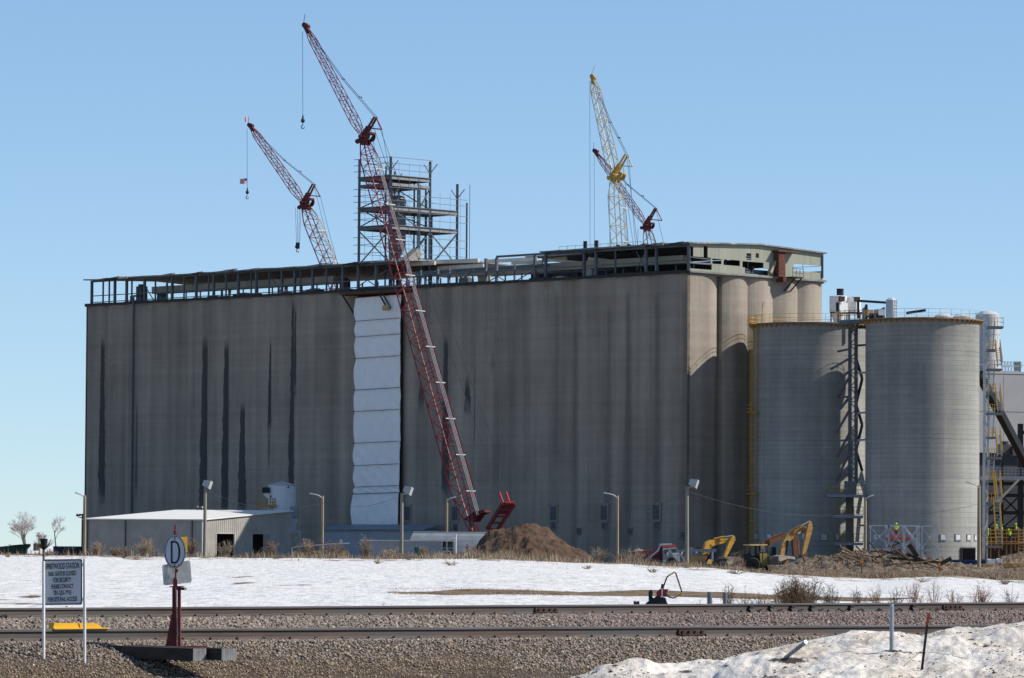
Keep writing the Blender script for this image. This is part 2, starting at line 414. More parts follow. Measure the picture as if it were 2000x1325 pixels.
# ------------------------------------------------------------ loose stone as one stuff object
def scatter_stones():
    def sample(n, pxr, qr, use):
        px = RNG.uniform(pxr[0], pxr[1], n); q = RNG.uniform(qr[0], qr[1], n)
        return px, q
    # positions by (along-track s, across q)
    S0, S1 = -17.0, 44.0
    def gen(dens, q0, q1):
        n = int(dens * (S1 - S0) * abs(q1 - q0)); s = RNG.uniform(S0, S1, n); q = RNG.uniform(q0, q1, n)
        X = NA.x + TD.x * s + TN.x * q; Y = NA.y + TD.y * s + TN.y * q
        px = 1000 + X / Y * F
        k = (px > -380) & (px < 2380)
        return X[k], Y[k], q[k], px[k]
    parts = []
    X, Y, q, px = gen(600, .05, 3.0); parts.append((X, Y, q, px, np.where((q > 1.9 + .3 * np.sin(X * 2)) & (px < 1000), RNG.uniform(.012, .026, len(X)), RNG.uniform(.013, .036, len(X)) )))
    X, Y, q, px = gen(900, 2.6, 5.2); parts.append((X, Y, q, px, RNG.uniform(.010, .024, len(X))))
    X, Y, q, px = gen(170, -11.2, -1.2); parts.append((X, Y, q, px, RNG.uniform(.022, .05, len(X))))
    X = np.concatenate([p[0] for p in parts]); Y = np.concatenate([p[1] for p in parts]); q = np.concatenate([p[2] for p in parts])
    px = np.concatenate([p[3] for p in parts]); sz = np.concatenate([p[4] for p in parts])
    # keep stones out of the tie ends hole and thin them near the bare toe
    keep = ~((q > 2.6) & (RNG.random(len(q)) > np.where(px < 260, .7, .14)))
    X, Y, q, px, sz = X[keep], Y[keep], q[keep], px[keep], sz[keep]
    n = len(X); Z = height(X, Y) + sz * RNG.uniform(-.1, .5, n)
    base = np.array([(1, 0, 0), (0, 1, 0), (-1, 0, 0), (0, -1, 0), (0, 0, 1), (0, 0, -1)], float)
    tri = np.array([(0, 1, 4), (1, 2, 4), (2, 3, 4), (3, 0, 4), (1, 0, 5), (2, 1, 5), (3, 2, 5), (0, 3, 5)])
    jit = RNG.uniform(.55, 1.25, (n, 6, 1)); pts = base[None] * jit + RNG.normal(0, .22, (n, 6, 3))
    a = RNG.uniform(0, 2 * math.pi, n); bb = RNG.uniform(-.7, .7, n)
    ca, sa, cb, sb = np.cos(a), np.sin(a), np.cos(bb), np.sin(bb)
    x = pts[..., 0] * ca[:, None] - pts[..., 1] * sa[:, None]; y = pts[..., 0] * sa[:, None] + pts[..., 1] * ca[:, None]; z = pts[..., 2] * .75
    y2 = y * cb[:, None] - z * sb[:, None]; z2 = y * sb[:, None] + z * cb[:, None]
    v = np.stack([x * sz[:, None] + X[:, None], y2 * sz[:, None] + Y[:, None], z2 * sz[:, None] + Z[:, None]], -1).reshape(-1, 3)
    f = (tri[None] + (np.arange(n) * 6)[:, None, None]).reshape(-1, 3)
    pal = np.array([(.30, .23, .17), (.36, .30, .24), (.19, .155, .125), (.22, .175, .15), (.40, .35, .28), (.14, .13, .125), (.26, .24, .22), (.30, .22, .17)])
    pal2 = np.array([(.21, .14, .125), (.25, .17, .15), (.16, .11, .10), (.30, .23, .20), (.13, .10, .10), (.22, .18, .17)])
    tanp = np.array([(.27, .20, .115), (.33, .26, .16), (.21, .15, .09), (.38, .32, .22), (.15, .11, .07)])
    c = pal[RNG.integers(0, len(pal), n)]
    k = (q < -1) & (RNG.random(n) < smooth(700, 1500, px)); c[k] = pal2[RNG.integers(0, len(pal2), k.sum())]
    k = (q > 1.7) & (RNG.random(n) < np.where(px < 1000, smooth(1.6, 2.3, q), .35 * smooth(2, 3, q))); c[k] = tanp[RNG.integers(0, len(tanp), k.sum())]
    c = c * np.array([.86, .80, .74]) * RNG.uniform(.5, 1.25, (n, 1))
    k = RNG.random(n) < .05; c[k] = c[k] * 1.7
    me = bpy.data.meshes.new('ballast_gravel')
    me.vertices.add(len(v)); me.vertices.foreach_set('co', v.ravel())
    me.loops.add(f.size); me.loops.foreach_set('vertex_index', f.ravel().astype(np.int32))
    me.polygons.add(len(f)); me.polygons.foreach_set('loop_start', np.arange(len(f), dtype=np.int32) * 3); me.update()
    att = me.color_attributes.new('stone', 'FLOAT_COLOR', 'POINT')
    cc = np.repeat(np.concatenate([c, np.ones((n, 1))], 1), 6, axis=0)
    att.data.foreach_set('color', cc.astype(np.float32).ravel())
    m, t, b = nodes_of('crushed_stone')
    at = t.nodes.new('ShaderNodeAttribute'); at.attribute_name = 'stone'
    nn = noise_node(t, objco(t), 45, 3)
    t.links.new(mixc(t, ramp(t, nn, .3, .7, 0, .35), at.outputs['Color'], (.42, .38, .33)), b.inputs['Base Color']); b.inputs['Roughness'].default_value = .9
    me.materials.append(m)
    o = bpy.data.objects.new('ballast_gravel', me); COL.objects.link(o)
    tag(o, 'loose crushed stone ballast covering the track bed and its shoulder', 'gravel', kind='stuff')
scatter_stones()

# ------------------------------------------------------------ railway tracks
def rail_mats():
    m, t, b = nodes_of('rail_web_rust')
    v = objco(t)
    n = noise_node(t, v, 1.0, 5, .7, (.8, .8, 14)); n2 = noise_node(t, v, .25, 2)
    c = mixc(t, ramp(t, n, .3, .7), (.055, .038, .032), (.11, .08, .066))
    c = mixc(t, ramp(t, n2, .45, .6), c, (.075, .070, .066))
    t.links.new(c, b.inputs['Base Color']); b.inputs['Roughness'].default_value = .8
    h, t, b = nodes_of('rail_head_steel')
    n = noise_node(t, objco(t), 1.0, 5, .7, (.5, .5, 30))
    t.links.new(mixc(t, ramp(t, n, .3, .7), (.085, .078, .076), (.16, .148, .145)), b.inputs['Base Color'])
    b.inputs['Roughness'].default_value = .5; b.inputs['Metallic'].default_value = .3
    return m, h
webm, headm = rail_mats()
tie_m = M('creosoted_timber', (.045, .036, .030), .9, var=.35, scale=2, bump=.4, stretch=(1, 1, 4))
tieend_m = M('grey_split_timber_end', (.22, .22, .22), .9, var=.5, scale=9, stretch=(6, 6, .3), bump=.5)
plate_m = M('rusted_plate', (.10, .055, .04), .85, var=.3, scale=8)
def rail_prof(s):   # half profile (y across, z from base)
    H = .186
    return [(-.075, 0), (.075, 0), (.075, .012), (.018, .028), (.009, .05), (.009, .135), (.036, .148), (.037, .178), (.028, H), (-.028, H), (-.037, .178), (-.036, .148), (-.009, .135), (-.009, .05), (-.018, .028), (-.075, .012)]
def make_rail(anchor, off, s0, s1, grade, drop, parent, step=1.0):
    mb = MB(); pr = rail_prof(0); n = len(pr)
    ss = [s0, s1]
    for s in ss:
        c = anchor + TD * s + TN * off; z = anchor.z + grade * s - drop - .186
        for (y, zz) in pr:
            mb.v.append((c.x + TN.x * y, c.y + TN.y * y, z + zz))
    for i in range(n):
        j = (i + 1) % n
        mb.f.append((i, n + i, n + j, j)); mb.m.append(1 if 6 <= i <= 10 else 0)
    mb.f.append(tuple(range(n))); mb.f.append(tuple(reversed(range(n, 2 * n)))); mb.m += [0, 0]
    return mb.build('rail', [webm, headm], parent)
def s_of_px(anchor, px):
    # along-track position where the rail crosses a pixel column
    k = (px - 1000) / F
    return (k * anchor.y - anchor.x) / (TD.x - k * TD.y)
def tie_obj(anchor, s, grade, parent, first):
    c = anchor + TD * s
    if first is None:
        mb = MB(); b = Vector((anchor.x, anchor.y, anchor.z - .205))
        cc = b - TN * .72 - Vector((0, 0, .09))
        mb.obox(cc, TN * 1.30, TD * .115, Vector((0, 0, .09)))
        o = mb.build('tie', tie_m, parent)
        mb = MB()
        for off in (0,):
            mb.obox(b + TN * off + Vector((0, 0, .008)), TN * .17, TD * .09, Vector((0, 0, .008)))
        p = mb.build('tie_plate', plate_m, o)
        mb = MB()
        for off in (.09,):
            for dd in (.05,):
                mb.obox(b + TN * off + TD * dd + Vector((0, 0, .035)), TN * .02, TD * .012, Vector((0, 0, .03)))
        q = mb.build('spike', dark_m, o)
        return [o, p, q]
    out = []
    for k, src in enumerate(first):
        d = src.copy(); COL.objects.link(d); d.parent = parent if k == 0 else out[0]; out.append(d)
    out[0].location = Vector((TD.x * s, TD.y * s, grade * s)) - Vector((TD.x, TD.y, grade)) * first_s[id(first)]
    return out
first_s = {}
def joint_bar(anchor, s, grade, parent, L=.61, bolts=4):
    c = anchor + TD * s + Vector((0, 0, grade * s - .186)); o = TN * .03
    mb = MB(); mb.obox(c + TN * .03 + Vector((0, 0, .088)), TD * L / 2, TN * .02, Vector((0, 0, .038)))
    mb.obox(c + TN * .05 + Vector((0, 0, .04)), TD * L / 2, TN * .022, Vector((0, 0, .012)))
    j = mb.build('joint_bar', M('joint_bar_rust', (.065, .036, .028), .85, var=.3, scale=6), parent)
    for k in range(bolts):
        mb = MB(); x = (k + .5) / bolts * L - L / 2
        mb.obox(c + TN * .062 + TD * x + Vector((0, 0, .09)), TD * .018, TN * .02, Vector((0, 0, .018)))
        mb.build('bolt', dark_m, j)
def rail_brace(anchor, s, grade, parent, big):
    c = anchor + TD * s + Vector((0, 0, grade * s - .186)); mb = MB()
    if big:
        mb.prism([c + TN * .02 + Vector((0, 0, .14)) - TD * .09, c + TN * .02 + Vector((0, 0, .14)) + TD * .05, c + TN * .14 + TD * .10, c + TN * .14 - TD * .12], Vector((0, 0, -.03)) + TN * .03)
        mb.obox(c + TN * .05 + Vector((0, 0, .07)) - TD * .03, TD * .05, TN * .03, Vector((0, 0, .07)))
        mb.tube(c + TN * .12 + Vector((0, 0, .03)) + TD * .08, c + TN * .14 + Vector((0, 0, .055)) + TD * .2, .018)
    else:
        mb.path([c + TN * .09 + TD * -.09, c + TN * .11 + Vector((0, 0, .06)), c + TN * .10 + TD * .09 + Vector((0, 0, .02)), c + TN * .10 + TD * .12], .02)
    mb.build('rail_brace' if big else 'rail_anchor', dark_m, parent)
def make_track(anchor, grade, label, name, joints, braces, extra_drop):
    base = Vector((anchor.x, anchor.y, anchor.z - .2))
    root = thing(name, base, label, 'railway track', 'railway tracks')
    make_rail(anchor, 0, -26, 70, grade, 0, root); make_rail(anchor, -1.435, -26, 70, grade, extra_drop, root)
    sl, sr = s_of_px(anchor, -40), s_of_px(anchor, 2040)
    s = sl; first = None; cnt = 0
    while s < sr and cnt < 95:
        if first is None:
            # first tie is modelled at s by shifting the anchor
            a2 = anchor + TD * s + Vector((0, 0, grade * s))
            first = tie_obj(a2, 0, grade, root, None); first_s[id(first)] = s
        else: tie_obj(anchor, s, grade, root, first)
        s += .54 + random.uniform(-.02, .02); cnt += 1
    for p in joints: joint_bar(anchor, s_of_px(anchor, p), grade, root)
    for p, big in braces: rail_brace(anchor, s_of_px(anchor, p), grade, root, big)
    return root
near_track = make_track(NA, GRADE, 'near railway track running behind the sign and red switch stand', 'railway_track', [1350], [], .035)
far_track = make_track(FA, 0.0, 'far railway track lying along the edge of the snow field', 'railway_track',
    [1068, 1860], [(1468, True), (1508, True), (1549, True), (1588, True), (1634, False), (1664, True), (1712, False), (1752, False), (1785, True), (1826, False), (-8, True)], .03)
# ------------------------------------------------------------ grain elevator (rows of joined concrete silos)
S2 = math.sqrt(.5)
C0 = P(1343, 530, 580.0); C0.z = 0
U = Vector((-S2, S2, 0)); W = Vector((S2, S2, 0)); ZV = Vector((0, 0, 1))
def E(a, b, z=0.0): return C0 + U * a + W * b + Vector((0, 0, z))
HE = P(1343, 530, 580.0).z
def face_ab(px, py, b):       # point on the plane parallel to the long face at inset b -> (a, z)
    p = hit_plane(px, py, E(0, b), W); return (p - E(0, 0)).dot(U), p.z
def end_ab(px, py, a):        # plane parallel to the end face at inset a -> (b, z)
    p = hit_plane(px, py, E(a, 0), U); return (p - E(0, 0)).dot(W), p.z
LA = face_ab(166, 600, 0)[0]
LB = end_ab(1607, 548, 0)[0] + .7
def concrete(name, base, stains=(), brick=None, tone=None, streak=.55, band=.35):
    m, t, b = nodes_of(name)
    uv = t.nodes.new('ShaderNodeUVMap').outputs[0]
    sx = t.nodes.new('ShaderNodeSeparateXYZ'); t.links.new(uv, sx.inputs[0]); u_, z_ = sx.outputs[0], sx.outputs[1]
    n1 = noise_node(t, uv, 1.0, 5, .6, (.13, .10, 1)); n2 = noise_node(t, uv, 1.0, 5, .62, (.42, .014, 1))
    n3 = noise_node(t, uv, 1.0, 4, .7, (.012, .75, 1)); n4 = noise_node(t, uv, 1.0, 6, .75, (1.6, 1.1, 1))
    k = mth(t, 'ADD', 1 - .5 * streak - .5 * band - .12, mth(t, 'MULTIPLY', ramp(t, n2, .3, .7), streak))
    k = mth(t, 'ADD', k, mth(t, 'MULTIPLY', ramp(t, n3, .3, .7), band))
    k = mth(t, 'ADD', k, mth(t, 'MULTIPLY', mth(t, 'SUBTRACT', n1, .5), .60))
    k = mth(t, 'ADD', k, mth(t, 'MULTIPLY', mth(t, 'SUBTRACT', n4, .45), .28))
    if tone is not None:
        k = mth(t, 'MULTIPLY', k, ramp(t, z_, tone[0] - .1, tone[0] + .1, tone[1], tone[2]))
    c = mixc(t, 1.0, base, k, 'MULTIPLY')
    zl = mth(t, 'FRACT', mth(t, 'ADD', mth(t, 'DIVIDE', z_, 1.22), mth(t, 'MULTIPLY', n4, .05)))
    k = mth(t, 'MULTIPLY', k, mth(t, 'SUBTRACT', 1.0, mth(t, 'MULTIPLY', mth(t, 'LESS_THAN', zl, .10), mth(t, 'MULTIPLY', n1, .09))))
    nv = t.nodes.new('ShaderNodeCombineColor')
    for i in range(3): t.links.new(k, nv.inputs[i])
    c = mixc(t, 1.0, base, nv.outputs[0], 'MULTIPLY')
    bh = n4
    if brick is not None:
        bt = t.nodes.new('ShaderNodeTexBrick'); t.links.new(uv, bt.inputs[0])
        bt.inputs['Scale'].default_value = 1.0; bt.inputs['Brick Width'].default_value = brick[0]; bt.inputs['Row Height'].default_value = brick[1]
        bt.inputs['Mortar Size'].default_value = .022; bt.inputs['Mortar Smooth'].default_value = .6
        bt.inputs['Color1'].default_value = (.93, .93, .93, 1); bt.inputs['Color2'].default_value = (1.05, 1.05, 1.04, 1); bt.inputs['Mortar'].default_value = (.70, .70, .71, 1)
        nw = noise_node(t, uv, 1.0, 4, .7, (.35, 1.2, 1))
        c = mixc(t, mth(t, 'ADD', .35, mth(t, 'MULTIPLY', nw, .65)), c, mixc(t, 1.0, c, bt.outputs[0], 'MULTIPLY'))
        bh = mth(t, 'ADD', mth(t, 'MULTIPLY', n4, .5), bt.outputs['Fac'])
    if stains:
        tot = None
        nj = noise_node(t, uv, 1.0, 6, .8, (1.1, .5, 1))
        nx = noise_node(t, uv, 1.0, 3, .7, (.0, .16, 1))
        for (t0, zlo, zhi, wd, st) in stains:
            du = mth(t, 'ABSOLUTE', mth(t, 'ADD', mth(t, 'SUBTRACT', u_, t0), mth(t, 'MULTIPLY', mth(t, 'SUBTRACT', nx, .5), wd * .35)))
            wdt = mth(t, 'MULTIPLY', ramp(t, z_, zhi, zlo, .5, .9), wd)
            g = mth(t, 'SUBTRACT', mth(t, 'ADD', 1.0, mth(t, 'MULTIPLY', mth(t, 'SUBTRACT', nj, .5), 1.45 if st > .5 else .3)), mth(t, 'DIVIDE', du, wdt))
            g = ramp(t, g, .05, .22 if st > .5 else .9)
            g = mth(t, 'MULTIPLY', g, mth(t, 'MULTIPLY', ramp(t, mth(t, 'ADD', z_, mth(t, 'MULTIPLY', nj, 6)), zlo + 1.0, zlo + 5.0), ramp(t, mth(t, 'ADD', z_, mth(t, 'MULTIPLY', nj, 3)), zhi + 2.5, zhi)))
            g = mth(t, 'MULTIPLY', g, st)
            tot = g if tot is None else mth(t, 'MAXIMUM', tot, g)
        c = mixc(t, tot, c, (.085, .082, .080))
    t.links.new(c, b.inputs['Base Color']); b.inputs['Roughness'].default_value = .92; b.inputs['Specular IOR Level'].default_value = .15
    bump_to(t, b, bh, .5, .08)
    return m
def st(px, y0, y1, w, s=1.0):
    a, z1 = face_ab(px, y0, 0); _, z0 = face_ab(px, y1, 0); return (a, z0, z1, w, s)
elev_m = concrete('aged_elevator_concrete', (.345, .300, .250), [
    st(198, 665, 975, .75), st(267, 790, 960, .35, .7), st(397, 665, 1002, 1.0), st(439, 672, 1002, 1.0), st(472, 790, 1000, .9), st(524, 668, 840, .6), st(521, 840, 905, .35, .7),
    st(569, 590, 992, 1.0), st(576, 600, 760, .5), st(868, 660, 960, .75), st(820, 748, 790, .55), st(911, 740, 800, .7), st(923, 720, 860, .3, .6),
    st(960, 695, 715, .5, .6), st(1190, 590, 1075, 1.4, .42), st(1225, 575, 1075, 2.0, .5), st(1122, 620, 1075, 1.8, .40), st(1088, 570, 900, 1.4, .30), st(1282, 575, 1075, 1.9, .42), st(330, 600, 1000, 2.2, .25), st(640, 600, 1000, 2.5, .22), st(1000, 620, 1075, 2.6, .2), st(1335, 560, 1075, 1.6, .3), st(1205, 1000, 1075, 1.6, .5), st(1120, 985, 1050, 1.6, .45)], streak=.34, band=.13)
slab_m = M('roof_slab_concrete', (.22, .21, .195), .9, var=.25, scale=.4)
elev = thing('grain_elevator', E(LA / 2, LB / 2, SITE), 'long grey concrete grain elevator of joined silos with an open steel roof gallery', 'grain elevator')
aT0, aT1 = face_ab(781, 800, 0)[0], face_ab(692, 800, 0)[0]     # recess behind the white sheeting
def arc(p0, p1, nrm, alpha, n=10):
    # arc bulging along nrm between p0 and p1
    c = (p1 - p0).length; r = c / (2 * math.sin(alpha)); mid = (p0 + p1) / 2; cen = mid - nrm * r * math.cos(alpha)
    d = (p1 - p0).normalized()
    return [cen + d * r * math.sin(t) + nrm * r * math.cos(t) for t in [(-alpha + 2 * alpha * i / n) for i in range(n + 1)]]
def elevator_wall():
    out = []    # (point, uv_u)
    bul = 1.0
    # end face, from far end to the corner; outward normal -U
    s1 = 7.8; pitch = (LB - s1) / 4
    seams = [LB - pitch * i for i in range(4)] + [s1, 0.0]
    for i in range(5):
        al = R(47) if i < 4 else R(51)
        b0, b1 = seams[i], seams[i + 1]
        lo, hi = (R(-33), R(33)) if i < 4 else (0.0, R(35))
        flat = 0.0 if i < 4 else 2.6
        rr = (b0 - b1 - flat) / (math.sin(hi) - math.sin(lo))
        bc = b0 - rr * math.sin(hi)
        pts = [E(rr * (1 - math.cos(t)), bc + rr * math.sin(t)) for t in [hi + (lo - hi) * k / 16 for k in range(17)]]
        for p in pts: out.append((p, -100 - (p - E(0, 0)).dot(W)))
    out.append((E(0, 0), -100.0)); out.append((E(0, 0), 0.0))
    # long face, from the corner to the left; outward normal -W
    def run(a0, a1, first=None):
        L = a1 - a0; segs = []
        if first: segs.append(first)
        rem = L - (first or 0); n = max(1, round(rem / 4.75)); segs += [rem / n] * n
        a = a0
        for sg in segs:
            al = R(26) if sg < 6 else R(16); rr = sg / (2 * math.sin(al)); dep = rr * (1 - math.cos(al))
            for p in arc(E(a, dep), E(a + sg, dep), -W, al, 8): out.append((p, (p - E(0, 0)).dot(U)))
            a += sg
    run(0, aT0, 7.2)
    out.append((E(aT0, 2.2), aT0)); out.append((E(aT1, 2.2), aT1))
    run(aT1, LA)
    # closing sides (not seen)
    for p in (E(LA, .3), E(LA, LB), E(1.0, LB)): out.append((p, (p - E(0, 0)).dot(U) + 300))
    n = len(out)
    zs = [SITE - .5] + [SITE + (HE - .32 - SITE) * i / 6 for i in range(1, 7)]
    v, f, uv = [], [], []
    for z in zs:
        for p, u in out: v.append((p.x, p.y, z)); uv.append((u, z))
    for i in range(len(zs) - 1):
        for k in range(n):
            k2 = (k + 1) % n
            if (out[k][0] - out[k2][0]).length < 1e-6: continue
            f.append((i * n + k2, i * n + k, (i + 1) * n + k, (i + 1) * n + k2))
    mb = MB(); mb.v = v; mb.f = f; mb.m = [0] * len(f)
    o = mb.build('silo_wall', elev_m, elev)
    ul = o.data.uv_layers.new(name='UVMap')
    for poly in o.data.polygons:
        for li, vi in zip(poly.loop_indices, poly.vertices): ul.data[li].uv = uv[vi]
elevator_wall()
def block(mb, a0, a1, b0, b1, z0, z1, mi=0):
    mb.hexa([E(a0, b0, z0), E(a0, b1, z0), E(a1, b1, z0), E(a1, b0, z0), E(a0, b0, z1), E(a0, b1, z1), E(a1, b1, z1), E(a1, b0, z1)], mi)
mb = MB(); block(mb, .15, aT0 + .02, .05, LB - .2, HE - .34, HE); block(mb, aT1 - .02, LA - .02, .05, LB - .2, HE - .34, HE); block(mb, aT0 + .02, aT1 - .02, .05, LB - .2, HE - .55, HE - .04)
mb.build('roof_slab', slab_m, elev)
# lip of roofing along the front edge with a ragged line of old snow and tar
mb = MB(); a = 0.0
while a < LA - .5:
    d = random.uniform(1.2, 3.4); h = random.uniform(.12, .42)
    block(mb, a, min(a + d, LA - .1), -.12 - random.uniform(0, .1), .25, HE - .25, HE + h * .6); a += d
mb.build('roof_edge', dark_m, elev)
# base windows
for (x, y) in ((796, 1003), (798, 1030), (889, 1003), (890, 1030), (1081, 1003), (1081, 1027), (1180, 1002), (1180, 1027), (1282, 1001), (1282, 1026), (1131, 1038), (1231, 1038), (1335, 1045)):
    a, z = face_ab(x, y, 0)
    big = y < 1010
    wd, hh = (.55, .95) if big else (.35, .4)
    mb = MB(); block(mb, a - wd - (.35 if big else .12), a + wd + (.35 if big else .12), -.10, .6, z - hh - (.35 if big else .1), z + hh + (.35 if big else .1))
    wn = mb.build('window', M('window_surround', (.25, .22, .185), .9), elev)
    mb = MB(); block(mb, a - wd, a + wd, -.14, .5, z - hh, z + hh); mb.build('pane', M('dusty_window_pane', (.05, .06, .07), .4, var=.2), wn)
# downspout on the long wall
a = face_ab(263, 600, 0)[0]
mb = MB(); mb.tube(E(a, -.25, SITE), E(a, -.25, HE + .7), .16, None, 6); mb.path([E(a, -.25, HE + .6), E(a, -.2, HE + .95), E(a, .6, HE + .95)], .18, 6)
mb.build('downpipe', M('dark_downpipe', (.09, .11, .13), .6), elev)

# ---- roof gallery
gz0 = HE; GZ = HE + 3.75
def gcol(mb, a, b, z0, z1, w=.22): block(mb, a - w / 2, a + w / 2, b - w / 2, b + w / 2, z0, z1)
aR = face_ab(1066, 515, .5)[0]        # end of the right roof
aM = face_ab(800, 520, .5)[0]         # start of the left roof
aTW0, aTW1 = face_ab(845, 520, 3)[0], face_ab(700, 520, 3)[0]
Lg = face_ab(178, 553, .5)[0]
colpx = [(1345, 1), (1282, 1), (1262, 1), (1202, 0), (1164, 1), (1141, 1), (1066, 1), (1045, 1), (1005, 0), (970, 1), (949, 1), (877, 1), (855, 1), (822, 0), (795, 0), (735, 1), (700, 1), (670, 1), (638, 0), (611, 1), (587, 0), (576, 1), (551, 1), (526, 0), (501, 1), (491, 0), (466, 1), (442, 0), (418, 1), (408, 0), (384, 1), (360, 0), (337, 1), (327, 0), (304, 0), (283, 1), (258, 0), (248, 1), (225, 1), (214, 0), (202, 0), (180, 1)]
for x, bold in colpx:
    a = face_ab(x, 520, .5)[0]
    top = GZ if (a < aR + .5 or a > aM - .5) else GZ - (1.4 if x not in (949, 970, 1045) else .3)
    mb = MB(); gcol(mb, a, .5, HE, top, .34 if bold else .2); mb.build('gallery_column', steel_m, elev)
for i in range(10):
    a = 6 + i * (Lg - 8) / 9
    for b in (LB * .5, LB - 1.0):
        mb = MB(); gcol(mb, a, b, HE, GZ + (.3 if b < LB - 2 else 0) - .2, .26)
        if i in (3, 4): continue
        mb.build('gallery_column', steel_m, elev)
# girts and eave beams
mb = MB()
for (a0, a1, b, z, h) in ((0, aR, .45, GZ - .18, .36), (aM, Lg, .45, GZ - .14, .28), (0, aM, .42, HE + 1.55, .16), (aM, Lg, .42, HE + 1.35, .13), (aM, Lg, .42, HE + .35, .12), (0, Lg, LB - .8, HE + 1.3, .16), (aR, aM, LB * .5, HE + 2.2, .3), (aR - 1, face_ab(970, 510, .5)[0], .45, GZ - .15, .3), (aR, aM, 1.2, HE + 2.0, .45)):
    block(mb, a0, a1, b - .08, b + .08, z - h / 2, z + h / 2)
pieces(mb, 'girt', steel_m, elev)
def brace(mb, x0, y0, x1, y1, b=.5, r=.08):
    a0, z0 = face_ab(x0, y0, b); a1, z1 = face_ab(x1, y1, b); mb.tube(E(a0, b, z0), E(a1, b, z1), r, None, 4)
mb = MB()
for q in ((1243, 491, 1262, 528), (1262, 491, 1243, 528), (280, 553, 302, 590), (375, 560, 383, 545), (527, 537, 548, 570), (630, 540, 640, 528), (700, 535, 735, 560), (735, 535, 700, 560), (735, 540, 765, 525), (800, 530, 850, 555), (850, 530, 800, 552), (877, 528, 910, 540), (955, 530, 985, 548), (985, 532, 955, 550), (900, 548, 925, 528), (1040, 530, 1010, 548)):
    brace(mb, *q)
pieces(mb, 'brace', steel_m, elev)
# roofs: shallow gable sheets, ragged at the edges
def roof_sheet(a0, a1, name, mat, rag):
    mb = MB(); n = max(3, int((a1 - a0) / 3)); prevs = None
    for i in range(n + 1):
        a = a0 + (a1 - a0) * i / n
        e0 = -.35 + random.uniform(-rag, rag); j = random.uniform(-rag, rag) * .4
        row = [E(a, e0, GZ + j * .6), E(a, LB * .5, GZ + .55), E(a, LB - .4, GZ + .05)]
        if prevs:
            for k in range(2):
                q = [prevs[k], prevs[k + 1], row[k + 1], row[k]]
                mb.hexa([p for p in q] + [p + ZV * .2 for p in q])
        prevs = row
    return mb.build(name, mat, elev)
roofm = M('weathered_roof_sheet', (.20, .20, .205), .7, var=.35, scale=.35, col2=(.40, .38, .35), c2lo=.55, c2hi=.62)
roof_sheet(-.5, aR + .3, 'gallery_roof', roofm, .22)
roof_sheet(aM, Lg + .6, 'gallery_roof', roofm, .30)
mb = MB(); z_ = GZ + .3
for (b0, b1, z0, z1) in ((10.5, LB * .5, GZ + .42, GZ + .55), (LB * .5, LB - .4, GZ + .55, GZ + .05)):
    q = [E(aR + .31, b0, z0), E(aR + .31, b1, z1), E(aR + 15 + b1 * .1, b1, z1), E(aR + 13 + b0 * .1, b0, z0)]; mb.hexa(q + [p + ZV * .2 for p in q])
mb.build('gallery_roof', roofm, elev)
# loose strips of roofing lying at the edge
for i in range(26):
    a = random.choice([random.uniform(0, aR), random.uniform(aM, Lg), random.uniform(aM, Lg)])
    mb = MB(); L = random.uniform(1.0, 4.0); h = random.uniform(.05, .28)
    mb.hexa([E(a, -.55, GZ - .1), E(a, .1, GZ + .1), E(a + L, .1, GZ + .1), E(a + L, -.5, GZ - .05), E(a, -.5, GZ + .12 + h), E(a, .2, GZ + .2 + h), E(a + L, .2, GZ + .2), E(a + L, -.45, GZ + .1)])
    mb.build('roof_scrap', random.choice([dark_m, steel_m, tan_m, roofm]), elev)
# cream girders left standing in the open middle
for (x0, y0, x1, y1, b, h) in ((850, 512, 935, 509, 4, .55), (855, 524, 945, 519, 9, .5), (795, 517, 850, 514, 3, .5), (950, 511, 1048, 506, 6, .5), (1060, 507, 1108, 504, 14, .8), (1066, 508, 1130, 513, 3, .35), (1150, 507, 1195, 511, 10, .6), (1000, 514, 1060, 512, 12, .5), (885, 530, 950, 526, 15, .5)):
    a0, z0 = face_ab(x0, y0, b); a1, z1 = face_ab(x1, y1, b); mb = MB(); mb.bar(E(a0, b, z0), E(a1, b, z1), .35, h); mb.build('girder', beamw_m, elev)
# long covered conveyor inside the gallery
aC0, aC1 = face_ab(1338, 512, 3)[0], face_ab(300, 570, 3)[0]
mb = MB(); aG0, aG1 = face_ab(862, 530, 3)[0], face_ab(655, 545, 3)[0]
for (a0, a1) in ((aC0, aG0), (aG1, aC1)):
    mb = MB(); n = int((a1 - a0) / 3.1)
    for i in range(n): block(mb, a0 + (a1 - a0) * i / n + .03, a0 + (a1 - a0) * (i + 1) / n, 2.6, 4.2, HE + 1.35, HE + 2.45)
    mb.build('belt_conveyor', tan_m, elev)
mb = MB(); a = 2
while a < Lg - 6:
    gcol(mb, a, 3.4, HE, HE + 1.3, .16); a += 3.3
pieces(mb, 'conveyor_support', steel_m, elev)
# back wall cladding where it survives
mb = MB(); block(mb, 20, aR + 30, LB - .75, LB - .65, HE, GZ - .05); block(mb, 9, 20, LB - .75, LB - .65, HE + 2.3, GZ - .05)
block(mb, aM + 8, aM + 36, LB - .75, LB - .65, HE, HE + 1.2)
pieces(mb, 'back_cladding', dark_m, elev)
